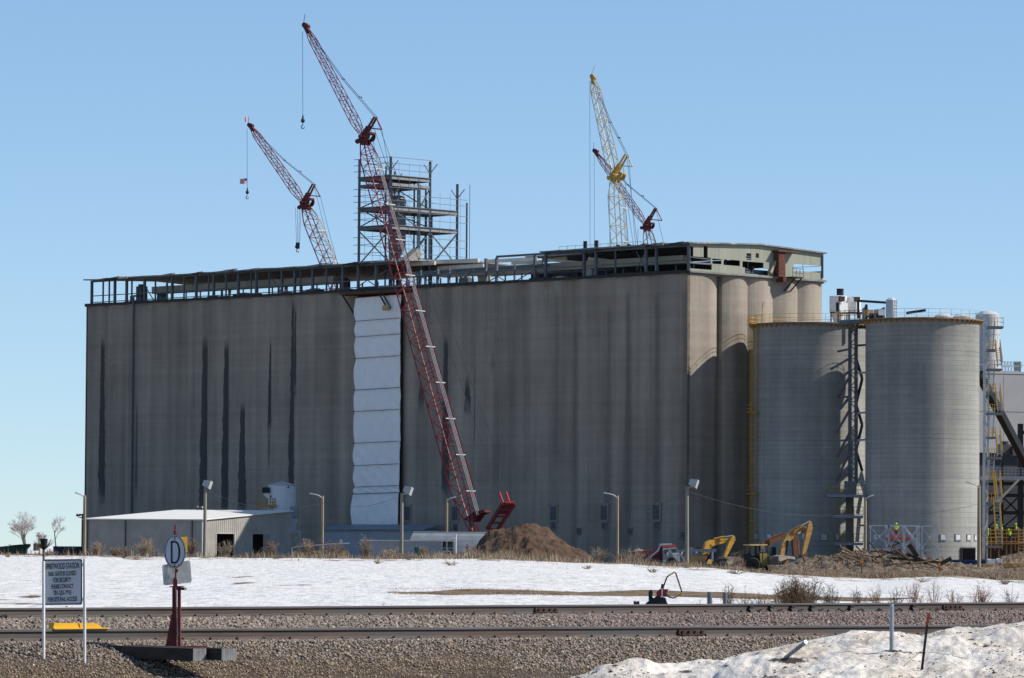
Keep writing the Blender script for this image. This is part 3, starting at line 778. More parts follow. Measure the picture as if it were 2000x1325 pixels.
# bits of plant on the gallery floor
eq = [(271, 578, 14, 34, 3, steel_m), (311, 575, 12, 26, 4, M('grey_blue_panel', (.22, .25, .28), .6)), (1148, 535, 17, 17, 2.5, concl_m), (1120, 540, 20, 12, 3, dark_m), (240, 590, 30, 6, 5, dark_m), (470, 572, 40, 12, 6, dark_m), (540, 565, 60, 10, 8, dark_m), (610, 560, 30, 14, 7, steel_m), (668, 548, 12, 26, 3, rust_m), (750, 553, 60, 7, 2, galv_m), (905, 545, 22, 18, 6, steel_m), (940, 543, 16, 22, 4, tan_m), (1010, 538, 30, 10, 8, dark_m), (1090, 532, 26, 14, 9, tan_m)]
for (x, y, wpx, hpx, b, mt) in eq:
    a, z = face_ab(x, y, b); s = E(a, b).y / F; z0 = HE
    mb = MB(); block(mb, a - wpx * s * .6, a + wpx * s * .6, b, b + 1.2, z0, z0 + hpx * s)
    block(mb, a - wpx * s * .3, a + wpx * s * .35, b + .2, b + 1.0, z0 + hpx * s, z0 + hpx * s * 1.12)
    mb.build('gallery_machine', mt, elev)
# brown soffit and struts above the white sheeting
mb = MB(); a0, a1 = aT0 - 2.5, aT1 + 2.0
mb.hexa([E(a0, -1.3, HE - .75), E(a0, 2, HE - 1.0), E(a1, 2, HE - 1.0), E(a1, -1.3, HE - .75), E(a0, -1.3, HE - .45), E(a0, 2, HE - .45), E(a1, 2, HE - .45), E(a1, -1.3, HE - .45)])
mb.build('timber_soffit', M('stained_timber', (.11, .055, .03), .9, var=.3, scale=1.0), elev)
mb = MB(); mb.bar(E(aT1 + 1.4, -1.2, HE - .8), E(aT1 - .2, .2, HE - 4.2), .25, .25)
for x in (742, 749):
    a, z = face_ab(x, 580, -1); mb.bar(E(a, -1.3, HE - .7), E(a - 1.2, .1, HE - 4.0), .22, .22)
pieces(mb, 'soffit_strut', dark_m, elev)
# roof stub pipes and rail on the right roof
for (x, y) in ((1143, 486), (1165, 487), (1207, 486), (1228, 484)):
    b = 7.0; a, z = face_ab(x, y + 3, b)
    mb = MB(); mb.tube(E(a, b, GZ), E(a, b, GZ + (1.9 if x < 1200 else 1.1)), .3, None, 8); mb.build('vent_pipe', dark_m, elev)
mb = MB(); b = 12
pts = [face_ab(x, 490, b)[0] for x in range(1092, 1262, 16)]
for a in pts: mb.tube(E(a, b, GZ + .3), E(a, b, GZ + 1.9), .04, None, 4)
for zz in (1.2, 1.85): mb.tube(E(pts[0], b, GZ + zz), E(pts[-1], b, GZ + zz), .04, None, 4)
mb.build('roof_railing', galv_m, elev)

# ---- end cladding of the gallery, with its torn openings
clad_m = M('pale_green_cladding', (.27, .28, .225), .6, var=.12, scale=.7, stretch=(3, 3, .05), bump=.3)
holes = [(1346, 1354, 482, 501), (1374, 1382, 481, 503), (1346, 1388, 502, 513), (1346, 1390, 515.5, 526), (1391, 1409, 506, 516), (1413, 1445, 508, 519), (1458, 1467, 495, 508), (1476, 1482, 495, 504), (1450, 1491, 512, 524), (1455, 1501, 524, 537), (1550, 1606, 517.5, 531)]
hb = []
for (x0, x1, y0, y1) in holes:
    b0, zt = end_ab(x0, y0, 0); b1, _ = end_ab(x1, y0, 0); _, zb = end_ab((x0 + x1) / 2, y1, 0); _, zt = end_ab((x0 + x1) / 2, y0, 0); hb.append((b0, b1, zb, zt))
Bs = sorted(set([.4, LB - .6] + [min(max(h[0], .4), LB - .6) for h in hb] + [min(max(h[1], .4), LB - .6) for h in hb]))
Zs = sorted(set([HE + .05] + [max(HE + .05, h[2]) for h in hb] + [h[3] for h in hb]))
def ztop(b): return GZ + .02 + .5 * (1 - abs(b - LB * .5) / (LB * .5))
mb = MB()
for i in range(len(Bs) - 1):
    b0, b1 = Bs[i], Bs[i + 1]
    if b1 - b0 < 1e-4: continue
    bm = (b0 + b1) / 2
    for j in range(len(Zs)):
        z0 = Zs[j]; z1 = Zs[j + 1] if j + 1 < len(Zs) else None
        zm = (z0 + z1) / 2 if z1 else z0 + .05
        if any(h[0] < bm < h[1] and h[2] < zm < h[3] for h in hb): continue
        t0, t1 = (z1, z1) if z1 else (ztop(b0), ztop(b1))
        if t0 <= z0 or t1 <= z0: continue
        mb.hexa([E(-.02, b0, z0), E(-.02, b1, z0), E(.08, b1, z0), E(.08, b0, z0), E(-.02, b0, t0), E(-.02, b1, t1), E(.08, b1, t1), E(.08, b0, t0)])
mb.build('end_cladding', clad_m, elev)
mb = MB()
for (x0, y0, x1, y1, r) in ((1346, 513.5, 1390, 517, .12), (1346, 502, 1388, 507, .08), (1461, 512, 1461, 530, .06), (1550, 523, 1606, 520, .06), (1568, 517, 1568, 527, .05), (1606, 500, 1606, 543, .22), (1345, 480, 1345, 530, .22), (1458, 501, 1467, 501, .05), (1462, 495, 1462, 508, .05)):
    b0, z0 = end_ab(x0, y0, -.1); b1, z1 = end_ab(x1, y1, -.1); mb.tube(E(-.1, b0, z0), E(-.1, b1, z1), r, None, 4)
pieces(mb, 'end_frame', steel_m, elev)
# slab edge lip on the end face
mb = MB(); block(mb, -.35, .3, .2, LB - .3, HE - .14, HE + .1); mb.build('slab_lip', slab_m, elev)
# rusty chute, brown beam, balcony
def endbox(x0, x1, y0, y1, a0, a1, name, mt):
    b0, zt = end_ab(x0, y0, a0); b1, _ = end_ab(x1, y0, a0); _, zb = end_ab((x0 + x1) / 2, y1, a0)
    mb = MB(); mb.hexa([E(a0, b0, zb), E(a0, b1, zb), E(a1, b1, zb), E(a1, b0, zb), E(a0, b0, zt), E(a0, b1, zt), E(a1, b1, zt), E(a1, b0, zt)])
    return mb.build(name, mt, elev)
endbox(1521, 1534, 492, 541, -1.0, -.1, 'rusty_chute', M('dark_rust', (.10, .036, .024), .85, var=.4, scale=1.5))
endbox(1521, 1561, 488.5, 493, -1.3, -.1, 'brown_beam', M('brown_painted_beam', (.10, .045, .03), .7))
endbox(1469, 1473, 520, 530, .8, 1.6, 'drive_motor', dark_m)
endbox(1457, 1500, 526, 535, 1.0, 2.0, 'drive_frame', steel_m)
b0, z0 = end_ab(1535, 543, -.5); b1, _ = end_ab(1556, 543, -.5)
mb = MB(); mb.hexa([E(-1.8, b0, z0), E(-1.8, b1, z0), E(0, b1, z0), E(0, b0, z0), E(-1.8, b0, z0 + .15), E(-1.8, b1, z0 + .15), E(0, b1, z0 + .15), E(0, b0, z0 + .15)])
for k in range(4):
    b = b0 + (b1 - b0) * k / 3; mb.tube(E(-1.75, b, z0), E(-1.75, b, z0 + 1.3), .04, None, 4)
for zz in (.65, 1.25): mb.tube(E(-1.75, b0, z0 + zz), E(-1.75, b1, z0 + zz), .04, None, 4)
mb.bar(E(-1.7, b0 + .6, z0), E(0, b0 + .2, z0 - 1.8), .15, .15); mb.bar(E(-1.7, b1 - .3, z0), E(0, b1 - .8, z0 - 1.8), .15, .15)
mb.build('balcony', dark_m, elev)
mb = MB(); bb0, zz0 = end_ab(1504, 533, -.3); bb1, zz1 = end_ab(1521, 499, -.3); mb.bar(E(-.3, bb0, zz0), E(-.3, bb1, zz1), .4, .4); mb.build('spout', tan_m, elev)
endbox(1530, 1537, 541, 551, -1.1, .2, 'chute_hopper', M('dark_rust', (.10, .036, .024)))

# ------------------------------------------------------------ white sheeting hung over the recess
tarp_m, t_, b_ = nodes_of('white_sheeting')
v_ = objco(t_)
n_ = noise_node(t_, v_, 1.0, 5, .65, (.9, .9, .28)); n2_ = noise_node(t_, v_, .5, 3)
t_.links.new(mixc(t_, ramp(t_, n2_, .3, .7), (.86, .86, .86), (.90, .90, .90)), b_.inputs['Base Color']); b_.inputs['Roughness'].default_value = .55
bump_to(t_, b_, n_, .8, .5)
aM0, aM1 = aT0 - .40, aT1 - .45
tp = thing('white_tarp', E((aM0 + aM1) / 2, 0, 2), 'tall white plastic sheeting with brown battens hung down the grey elevator wall', 'tarp')
bat = [578, 624, 655, 697, 759, 801, 863, 907, 949, 964, 1029]
for i in range(len(bat) - 1):
    _, z1 = face_ab(737, bat[i], 0); _, z0 = face_ab(737, bat[i + 1], 0)
    if i == 9: z1 += .1
    nx, nz = 28, 10; v, f = [], []
    low = i >= 9
    for r in range(nz + 1):
        for c in range(nx + 1):
            s = c / nx; k = r / nz
            wv = .05 * math.sin(s * 9 + i) + .035 * math.sin(s * 37 + k * 5 + i * 2.1) + .03 * math.sin(s * 23 - k * 9 + i) + .16 * (fbm(np.array([s * 5 + i * 7.]), np.array([k * 2.])).item() - .5)
            bulge = .035 * math.sin(math.pi * min(1, k * 1.1)) * (1 - k * .5)
            a = aM0 + (aM1 - aM0) * s
            if s > .96: a += .35 * math.sin(math.pi * k) - .1
            if low: a += (.25 if s > .5 else 0) * (s - .5) * 2
            slope = (1.0 if i else 1.0)
            v.append(E(a, -.35 - bulge - wv - (.18 if low else 0), z0 + (z1 - z0) * k - .18 * s))
    for r in range(nz):
        for c in range(nx):
            o = r * (nx + 1) + c; f.append((o, o + 1, o + nx + 2, o + nx + 1))
    mb = MB(); mb.v = [tuple(x) for x in v]; mb.f = f; mb.m = [0] * len(f)
    mb.build('sheet', tarp_m, tp, smooth=True)
    if i not in (0, 4, 9):
        mb = MB(); mb.bar(E(aM0, -.62, z1), E(aM1, -.62, z1 - .18), .07, .07); mb.build('batten', M('brown_batten', (.20, .12, .09), .8), tp)
    else:
        mb = MB(); mb.bar(E(aM0, -.62, z1), E(aM1, -.62, z1 - .18), .06, .08); mb.build('batten', dark_m, tp)
a, z = face_ab(757, 602, -.8); mb = MB(); block(mb, a - .55, a + .55, -1.3, -.9, z - .35, z + .4); mb.build('plywood_board', M('plywood', (.40, .30, .15), .8), tp)

# ------------------------------------------------------------ open steel tower on the roof
tb = 4.0
aK = face_ab(763, 345, tb)[0]          # near corner column
def bpx(px, py, a):                     # b on the tower's right face
    return end_ab(px, py, a)[0]
bR = bpx(840, 350, aK); bX = bpx(893, 405, aK); aL = face_ab(702, 355, tb)[0]; bB = tb + 7.5
zlev = [face_ab(763, y, tb)[1] for y in (343, 356, 403, 440)]
ztopk = face_ab(763, 306, tb)[1]
tower = thing('steel_tower', E((aK + aL) / 2, (tb + bR) / 2, GZ), 'open grey steel frame tower with railed floors standing on the elevator roof', 'steel tower')
def beam(p, q, w_, h_, name='beam', mt=None, parent=None):
    mb = MB(); mb.bar(p, q, w_, h_); return mb.build(name, mt or steel_m, parent or tower)
colpts = [(aK, tb, ztopk), (aK, bR, ztopk - .2), (aL, tb, face_ab(702, 312, tb)[1]), (aL, bR, ztopk - 4), (aK, bX, end_ab(893, 360, aK)[1]), (aL, bX, end_ab(893, 360, aK)[1] - 2), (aK, (tb + bR) * .62, zlev[1]), (aL - 1.2, bR - 2, ztopk - 1.5), (aK, bX + 2.0, end_ab(893, 395, aK)[1]), (aK, bpx(816, 400, aK), end_ab(816, 352, aK)[1]), (aK + 1.2, bR + .3, zlev[1]), (aL - 2.5, tb + 3, ztopk - 1.0), ((aK + aL) / 2, bR, zlev[0]), (aK + .5, tb + .8, zlev[1]), ((aK + aL) / 2, bX - 2, zlev[2])]
for k, (a, b, z) in enumerate(colpts):
    beam(E(a, b, HE), E(a, b, z), .38 if k < 6 else .26, .38 if k < 6 else .26, 'column')
for i, z in enumerate(zlev):
    hb_ = .42; bfar = bR if i < 2 else bX
    for (p, q) in (((aK, tb), (aL, tb)), ((aK, tb), (aK, bfar)), ((aL, tb), (aL, bfar)), ((aK, bfar), (aL, bfar)), ((aK, bR), (aL, bR)), ((aK, (tb + bR) / 2), (aL, (tb + bR) / 2)), (((aK + aL) / 2, tb), ((aK + aL) / 2, bfar))):
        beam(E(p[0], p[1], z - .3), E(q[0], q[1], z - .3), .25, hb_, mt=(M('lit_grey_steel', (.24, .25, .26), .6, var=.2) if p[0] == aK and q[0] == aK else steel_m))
    if i != 1:
        mb = MB(); mb.hexa([E(aK - .3, tb - .3, z), E(aK - .3, bfar, z), E(aL + .2, bfar, z), E(aL + .2, tb - .3, z), E(aK - .3, tb - .3, z + .1), E(aK - .3, bfar, z + .1), E(aL + .2, bfar, z + .1), E(aL + .2, tb - .3, z + .1)])
        mb.build('floor_deck', M('dull_zinc', (.15, .16, .175), .5, metal=.3), tower)
# horizontal guard wires, thin rods and braces
mb = MB()
for z in [HE + 4.4 + .0, HE + 5.6, HE + 6.9, HE + 8.0] + [zlev[3] + k for k in (1.1, 2.1)] + [zlev[2] + k for k in (.9, 1.8, 2.8)] + [zlev[0] + k for k in (.9, 1.8, 2.7)]:
    zz = z; bfar = bX + 1.9 if z < zlev[2] + 2 else bR + .3
    mb.tube(E(aK - .2, tb - .4, zz), E(aL + .8, tb - .4, zz), .05, None, 4); mb.tube(E(aK - .2, tb - .4, zz), E(aK - .2, bfar, zz), .05, None, 4)
    mb.tube(E(aL + .3, tb - .4, zz), E(aL + .3, bfar, zz), .04, None, 4)
pieces(mb, 'guard_rail', M('scaffold_tube', (.15, .165, .18), .55, var=.2), tower)
mb = MB()
b = tb + 1.5
while b < bX + 2:
    mb.tube(E(aK - .2, b, GZ), E(aK - .2, b, (zlev[0] + 2 if b < bR else zlev[2] + 2.5)), .025, None, 3); b += 2.1
for k in range(3):
    a = aK + (aL - aK) * (k + 1) / 4; mb.tube(E(a, tb - .4, GZ), E(a, tb - .4, zlev[0] + 1.5), .025, None, 3)
mb.tube(E(aK, bX + 2.6, GZ), E(aK, bX + 2.6, end_ab(909, 360, aK)[1]), .06, None, 4)
pieces(mb, 'guard_post', M('scaffold_tube', (.15, .165, .18)), tower)
mb = MB()
for (p, q) in (((aK, tb, HE + 4), (aL, tb, zlev[3] - .6)), ((aL, tb, HE + 4), (aK, tb, zlev[3] - .6)), ((aL, tb, zlev[3]), (aK, tb, zlev[2] - .6)), ((aK, bR, GZ), (aK, bX, zlev[3] - .6)), ((aK, bX, GZ + .5), (aK, bR, zlev[3] - .6)), ((aK, tb + 3, GZ), (aK, bR, zlev[3] - .6)), ((aK, (tb + bR) * .62, zlev[2]), (aK, bR, zlev[1] - .4)), ((aK, (tb + bR) * .6, zlev[3]), (aK, tb + .5, zlev[2] - .5)), ((aK, bR, zlev[3]), (aL, bR, zlev[2] - .5)), ((aL, bR, GZ), (aK, bR, zlev[3] - .5)), ((aK, bR, zlev[2]), (aL, bR, zlev[1] - .4)), ((aL, tb, zlev[2]), (aL, bR, zlev[1] - .4)), ((aL, bX, GZ), (aK, bX, zlev[3] - .5)), ((aL, bR, zlev[3]), (aL, tb, zlev[2]))):
    mb.bar(E(*p), E(*q), .14, .14)
for (a, b, z) in ((aK, tb, ztopk - 1.2), (aK, bR, ztopk - 1.2), (aL - 1.2, bR - 2, ztopk - 2.4), (aK, bX, colpts[4][2] - 1.4)):
    mb.bar(E(a, b, z - .8), E(a, b + 1.5, z + .7), .12, .12); mb.bar(E(a, b, z - .8), E(a + 1.3, b, z + .6), .1, .1)
pieces(mb, 'brace', steel_m, tower)
# plant inside the tower: round bin, leaning chute
mb = MB(); c = E(aK + 3.0, tb + 4.2, 0)
mb.lathe(c, [(.1, HE + 4.5), (1.3, HE + 6.5), (1.3, zlev[2] + 1.2), (.9, zlev[2] + 1.9), (.05, zlev[2] + 2.0)], 16)
mb.build('round_bin', M('dull_zinc', (.15, .16, .175), .5, metal=.3), tower)
mb = MB(); p0 = hit_plane(790, 515, E(aK - 1, 0), U); p1 = hit_plane(815, 492, E(aK - 1, 0), U); mb.bar(p0, p1, 1.4, 1.2); mb.build('leaning_hopper', M('dusty_grey_panel', (.25, .24, .22), .8), tower)
mb = MB(); mb.bar(hit_plane(812, 512, E(aK - 1, 0), U), hit_plane(832, 509, E(aK - 1, 0), U), 1.5, .5); mb.build('dark_tray', dark_m, tower)
# ------------------------------------------------------------ two round concrete silos
silo_m = concrete('new_silo_concrete', (.335, .335, .312), brick=(3.4, .64), tone=(16.5, 1.10, .93), streak=.24, band=.18)
plank_m = M('orange_scaffold_plank', (.23, .145, .08), .8, var=.25, scale=1.5)
def make_silo(name, label, cx, D, px_l, px_r, ytop, wins, group):
    c = P(cx, 1050, D); c.z = SITE; r = (px_r - px_l) / 2 * D / F
    zt = P(cx, ytop, D - r).z
    root = thing(name, c, label, 'silo', group)
    def ringpt(t, rr, z): return Vector((c.x + rr * math.cos(t), c.y + rr * math.sin(t), z))
    mb = MB(); n = 96; zs = [SITE - .5, 8, 16.5, 25, zt - .6, zt - .45, zt]; rs = [r, r, r, r, r, r + .04, r + .04]
    mb.lathe((c.x, c.y, 0), list(zip(rs, zs)), n)
    o = mb.build('silo_shell', silo_m, root, smooth=False)
    o.data.polygons.foreach_set('use_smooth', [True] * len(o.data.polygons))
    ul = o.data.uv_layers.new(name='UVMap')
    for poly in o.data.polygons:
        us = [math.atan2(o.data.vertices[vi].co.y, o.data.vertices[vi].co.x) % (2 * math.pi) for vi in poly.vertices]
        big = max(us) - min(us) > math.pi
        for li, vi, u in zip(poly.loop_indices, poly.vertices, us):
            if big and u > math.pi: u -= 2 * math.pi
            ul.data[li].uv = (u * r, o.data.vertices[vi].co.z + SITE)
    mb = MB(); mb.lathe((c.x, c.y, 0), [(r + .03, zt - .02), (r * .5, zt + .35), (.01, zt + .6)], 64); mb.build('silo_roof', concl_m, root, smooth=True)
    # ring walkway, brackets, railing
    mb = MB(); mb.lathe((c.x, c.y, 0), [(r + .06, zt - .12), (r + .5, zt - .12), (r + .5, zt + .06), (r + .06, zt + .06)], 96); mb.build('ring_walkway', plank_m, root)
    first = None; nb = 56
    for k in range(nb):
        t = 2 * math.pi * k / nb
        if first is None:
            mb = MB(); mb.prism([ringpt(0, r + .05, zt - .14) - Vector((0, .07, 0)), ringpt(0, r + .46, zt - .14) - Vector((0, .07, 0)), ringpt(0, r + .46, zt - .25) - Vector((0, .07, 0)), ringpt(0, r + .05, zt - .62) - Vector((0, .07, 0))], (0, .12, 0))
            first = mb.build('bracket', formply_m, root)
        else:
            d = first.copy(); COL.objects.link(d); d.parent = root; d.rotation_euler = (0, 0, t)
    mb = MB()
    for zz, rr in ((.65, .022), (1.2, .03)):
        mb.path([ringpt(2 * math.pi * k / 64, r + .46, zt + zz) for k in range(65)], rr, 4, 0, False)
    mb.build('hand_rail', syel_m if cx < 1700 else galv_m, root)
    for k in range(32):
        mb = MB(); t = 2 * math.pi * k / 32; mb.tube(ringpt(t, r + .46, zt), ringpt(t, r + .46, zt + 1.2), .03, None, 4); mb.build('rail_post', syel_m if cx < 1700 else galv_m, root)
    for (x, y, wpx, hpx) in wins:
        sn = max(-.97, min(.97, (x - cx) * D / F / r)); t = -math.pi / 2 + math.asin(sn); z = P(x, y, D - r * math.cos(math.asin(sn))).z
        s = D / F; wd = wpx * s / 2 / max(.35, math.cos(math.asin(sn))); hh = hpx * s / 2
        nn = Vector((math.cos(t), math.sin(t), 0)); tt = Vector((-nn.y, nn.x, 0)); pc = ringpt(t, r, z)
        mb = MB(); mb.obox(pc, tt * (wd + .12), nn * .06, ZV * (hh + .12)); wn = mb.build('window', slab_m, root)
        mb = MB(); mb.obox(pc + nn * .03, tt * wd, nn * .06, ZV * hh); mb.build('pane', M('white_window_board', (.55, .58, .60), .5, var=.3, scale=2.5), wn)
    return root, c, r, zt
silo_a, c1, r1, zt1 = make_silo('silo', 'round concrete silo with yellow ladder and yellow top rail beside the elevator', 1580, 582.6, 1468, 1690, 630, [(1475, 1048, 7, 11), (1498, 1049, 7, 11), (1563, 1048, 7, 11), (1601, 1049, 11, 11), (1627, 1049, 8, 11)], 'round concrete silos')
silo_b, c2, r2, zt2 = make_silo('silo', 'round concrete silo with a dark doorway at its foot and half in sunlight', 1801, 568.0, 1690, 1912, 621, [(1706, 1049, 6, 10), (1729, 1049, 6, 10), (1757, 1049, 6, 10), (1831, 1050, 9, 10), (1861, 1050, 9, 10), (1884, 1050, 7, 10), (1899, 1050, 4, 10)], 'round concrete silos')
# doorway of the sunlit silo
x0, x1 = 1869, 1897
def on_silo(c, r, cx, D, x):
    sn = (x - cx) * D / F / r; t = -math.pi / 2 + math.asin(sn); return Vector((c.x + r * math.cos(t), c.y + r * math.sin(t), 0)), Vector((math.cos(t), math.sin(t), 0))
pc, nn = on_silo(c2, r2, 1801, 568.0, 1883); tt = Vector((-nn.y, nn.x, 0))
mb = MB(); mb.obox(pc + Vector((0, 0, 1.0)), tt * 1.40, nn * .06, ZV * 1.3)
mb.build('doorway', M('painted_dark_interior', (.006, .006, .007), 1.0, spec=0.0), silo_b)  # flat black panel; the shade of the opening is in its colour
mb = MB()
for sg in (-1, 1): mb.obox(pc + tt * sg * 1.46 + Vector((0, 0, 1.0)), tt * .07, nn * .09, ZV * 1.32)
mb.obox(pc + Vector((0, 0, 2.38)), tt * 1.53, nn * .092, ZV * .08); mb.build('door_frame', dark_m, silo_b)
# yellow caged ladder on the first silo
pl, nl = on_silo(c1, r1, 1580, 582.6, 1473); nl = Vector((-.93, -.37, 0)); pl = Vector((c1.x, c1.y, 0)) + nl * (r1 + .35); tl = Vector((-nl.y, nl.x, 0))
mb = MB()
for sg in (-.28, .28): mb.tube(pl + tl * sg + ZV * (SITE + 1), pl + tl * sg + ZV * (zt1 + 1.2), .05, None, 4)
z = SITE + 1.2
while z < zt1: mb.tube(pl + tl * .28 + ZV * z, pl - tl * .28 + ZV * z, .025, None, 4); z += .34
z = SITE + 3
while z < zt1 + .5:
    mb.path([pl + tl * .32 + ZV * z, pl + nl * .5 + tl * .3 + ZV * z, pl + nl * .72 + ZV * z, pl + nl * .5 - tl * .3 + ZV * z, pl - tl * .32 + ZV * z], .05, 4); z += 1.6
for k in (.3, 0, -.3): mb.tube(pl + nl * .65 + tl * k + ZV * (SITE + 3), pl + nl * .65 + tl * k + ZV * zt1, .035, None, 4)
for zz in (9.5, 20.5, zt1): mb.obox(pl + nl * .45 + ZV * zz, tl * .7, nl * .5, ZV * .06)
for zz in (9.5, 20.5, zt1):
    for k in (.5, 1.0):
        mb.path([pl + nl * .9 + tl * .65 + ZV * (zz + k), pl + nl * .9 - tl * .65 + ZV * (zz + k), pl - tl * .65 + ZV * (zz + k)], .045, 4)
mb.build('caged_ladder', M('ladder_yellow_paint', (.50, .28, .02), .6, var=.15), silo_a)
# mast with lamp on the first silo's rail
p = P(1489, 628, 578); mb = MB(); mb.tube(Vector((p.x, p.y, zt1)), Vector((p.x, p.y, zt1 + 3.0)), .05, None, 4)
mb.tube(Vector((p.x, p.y, zt1 + 2.2)), Vector((p.x + .35, p.y, zt1 + 2.9)), .05, None, 4); mb.tube(Vector((p.x - .9, p.y - .3, zt1 + 1.3)), Vector((p.x + .9, p.y + .3, zt1 + 1.6)), .05, None, 4)
mb.build('lamp_mast', syel_m, silo_a)
# roof domes of the second silo
for (x, dy, rr) in ((1822, 2, 1.6), (1868, 3, 1.5), (1880, -4, 1.3), (1843, -5, 1.2)):
    p = P(x, 618, 568 + dy); mb = MB(); mb.lathe((p.x, p.y, zt2), [(rr, 0), (rr, .35), (rr * .6, .62), (.01, .75)], 20); mb.build('roof_vent', M('dull_white_metal', (.50, .50, .50), .55, var=.1), silo_b, smooth=False)
mb = MB(); p = P(1770, 612, 566); q = P(1808, 610, 566); mb.bar(Vector((p.x, p.y, zt2 + .9)), Vector((q.x, q.y, zt2 + 1.3)), .4, .35); mb.build('roof_pipe', dark_m, silo_b)

# ------------------------------------------------------------ walkway bridge, bucket-elevator leg and platforms between the silos
lt = thing('conveyor_leg', P(1667, 1090, 574), 'dark lattice conveyor leg with railed platforms standing between the two silos', 'conveyor leg')
mb = MB(); DL = 572.0
def V(px, py, D=DL): return P(px, py, D)
for x in (1660, 1672):
    for d in (0, 1.0): mb.bar(V(x, 640, DL + d), V(x, 945, DL + d), .46, .46)
y = 645
k = 0
while y < 930:
    mb.bar(V(1660, y), V(1672, y + 14), .12, .12); mb.bar(V(1672, y + 14), V(1660, y + 28), .12, .12); mb.bar(V(1660, y), V(1672, y), .12, .12); y += 28
mb.build('lattice_mast', steel_m, lt)
mb = MB()
for (x0, y0, x1, y1) in ((1660, 700, 1622, 722), (1660, 724, 1628, 752), (1660, 735, 1634, 778), (1660, 800, 1634, 845), (1660, 845, 1634, 893), (1660, 880, 1634, 940), (1660, 775, 1640, 800), (1672, 700, 1684, 740), (1684, 740, 1672, 790), (1672, 790, 1684, 830), (1684, 830, 1672, 880), (1672, 880, 1684, 920), (1660, 682, 1636, 687), (1660, 775, 1640, 776), (1660, 860, 1640, 861)):
    mb.bar(V(x0, y0, DL + .5), V(x1, y1, DL + 1.5), .27, .27)
mb.build('brace', steel_m, lt)  # left diagonals are dark bars in place of the leg's cast shadows
def platform(x0, x1, y, D, depth, name='platform'):
    s = D / F; p0, p1 = P(x0, y, D), P(x1, y, D)
    mb = MB(); mb.box(p0.x, p1.x, D, D + depth, p0.z - .35, p0.z, 0); pf = mb.build(name, M('blue_grey_channel', (.16, .21, .27), .6), lt)
    mb = MB()
    for zz in (.12, .6, 1.15):
        mb.path([(p0.x, D + depth, p0.z + zz), (p0.x, D + .03, p0.z + zz), (p1.x, D + .03, p0.z + zz)], .045, 4)
    n = 6
    for k in range(n + 1): x = p0.x + (p1.x - p0.x) * k / n; mb.tube((x, D + .03, p0.z), (x, D + .03, p0.z + 1.15), .04, None, 4)
    mb.build('platform_rail', M('brown_orange_rail', (.25, .13, .04), .7), pf)
platform(1617, 1688, 966, 566, 6); platform(1632, 1686, 1007, 566, 6); platform(1632, 1686, 1060, 566, 6)
mb = MB()
pz = [P(1660, 966, 570).z, P(1660, 940, 570).z]
mb.box(XP(1650, 570, 960), XP(1672, 570, 960), 569, 571, pz[0], pz[1]); mb.build('gear_box', M('grey_green_machine', (.16, .18, .17), .7), lt)
mb = MB(); q = P(1660, 990, 571); mb.box(q.x - .5, q.x + .5, 571, 572, SITE, P(1660, 970, 571).z); mb.build('boot_column', slab_m, lt)
mb = MB()
for (x0, y0, x1, y1) in ((1681, 972, 1675, 1004), (1678, 1012, 1674, 1058), (1676, 950, 1681, 940)):
    mb.bar(P(x0, y0, 568), P(x1, y1, 568), .5, .1)
mb.build('chute_plate', concl_m, lt)
for y in (640, 675, 729, 807, 860, 942, 1027):
    mb = MB(); mb.bar(P(1676, y, 571), P(1692, y - 1, 571), .5, .25); mb.path([P(1676, y, 571), P(1674, y + 5, 571), P(1672, y + 8, 571)], .08, 4); mb.build('tie_arm', lgrey_m if y > 700 else dark_m, lt)
# lattice support hidden mostly behind the second silo: it throws the shadow on the first one
mb = MB()
cx_, cy_ = P(1706, 700, 582).x, 582.0
lattice(mb, (cx_, cy_, SITE), (cx_, cy_, zt2 + 2.5), Vector((1, 0, 0)), Vector((0, 1, 0)), 2.6, 2.6, .16, .10, 3.2); mb.build('support_tower', steel_m, lt)
mb = MB()
zb = zt1 + .1; p0 = P(1640, 640, 571); p1 = P(1697, 632, 571)
mb.hexa([(p0.x, 570.5, zb - .55), (p1.x, 570.5, zb - .35), (p1.x, 573, zb - .35), (p0.x, 573, zb - .55), (p0.x, 570.5, zb), (p1.x, 570.5, zb + .2), (p1.x, 573, zb + .2), (p0.x, 573, zb)])
mb.build('bridge_deck', M('bridge_grey', (.14, .16, .18), .6), lt)
mb = MB()
for zz in (.6, 1.2): mb.tube((p0.x, 570.5, zb + zz), (p1.x, 570.5, zb + .2 + zz), .05, None, 4)
for k in range(7): x = p0.x + (p1.x - p0.x) * k / 6; mb.tube((x, 570.5, zb), (x, 570.5, zb + 1.35), .06, None, 4)
mb.build('bridge_rail', plank_m, lt)

# roof plant: white dust collectors, black stack, duct, grey leg head
def plant(name, label, cat, px, py, D):
    return thing(name, P(px, py, D), label, cat)
dc_white = M('white_dust_collector', (.78, .77, .76), .5, var=.04)
DD = 588.0; s_ = DD / F
root = plant('dust_collector', 'white stepped dust collector with a black stack above the shaded silo', 'dust collector', 1640, 612, DD)
mb = MB(); x0, x1 = XP(1621, DD), XP(1655, DD); z0, z1, z2 = P(1640, 610, DD).z, P(1640, 591, DD).z, P(1640, 578, DD).z
cxm = (x0 + x1) / 2; rad = (x1 - x0) / 2
mb.lathe((cxm, DD + 1, 0), [(rad, z0), (rad, z1), (rad + .04, z1), (rad + .04, z1 + .1), (rad, z1 + .1), (rad, z2), (.01, z2 + .15)], 10)
mb.build('collector_body', dc_white, root)
mb = MB(); rect_px(mb, 1640, 1656, 592, 610, DD - 1.3, 1.2, R(30)); rect_px(mb, 1639, 1652, 579, 590, DD - 1.4, 1.0, R(30)); mb.build('collector_door_box', dc_white, root)
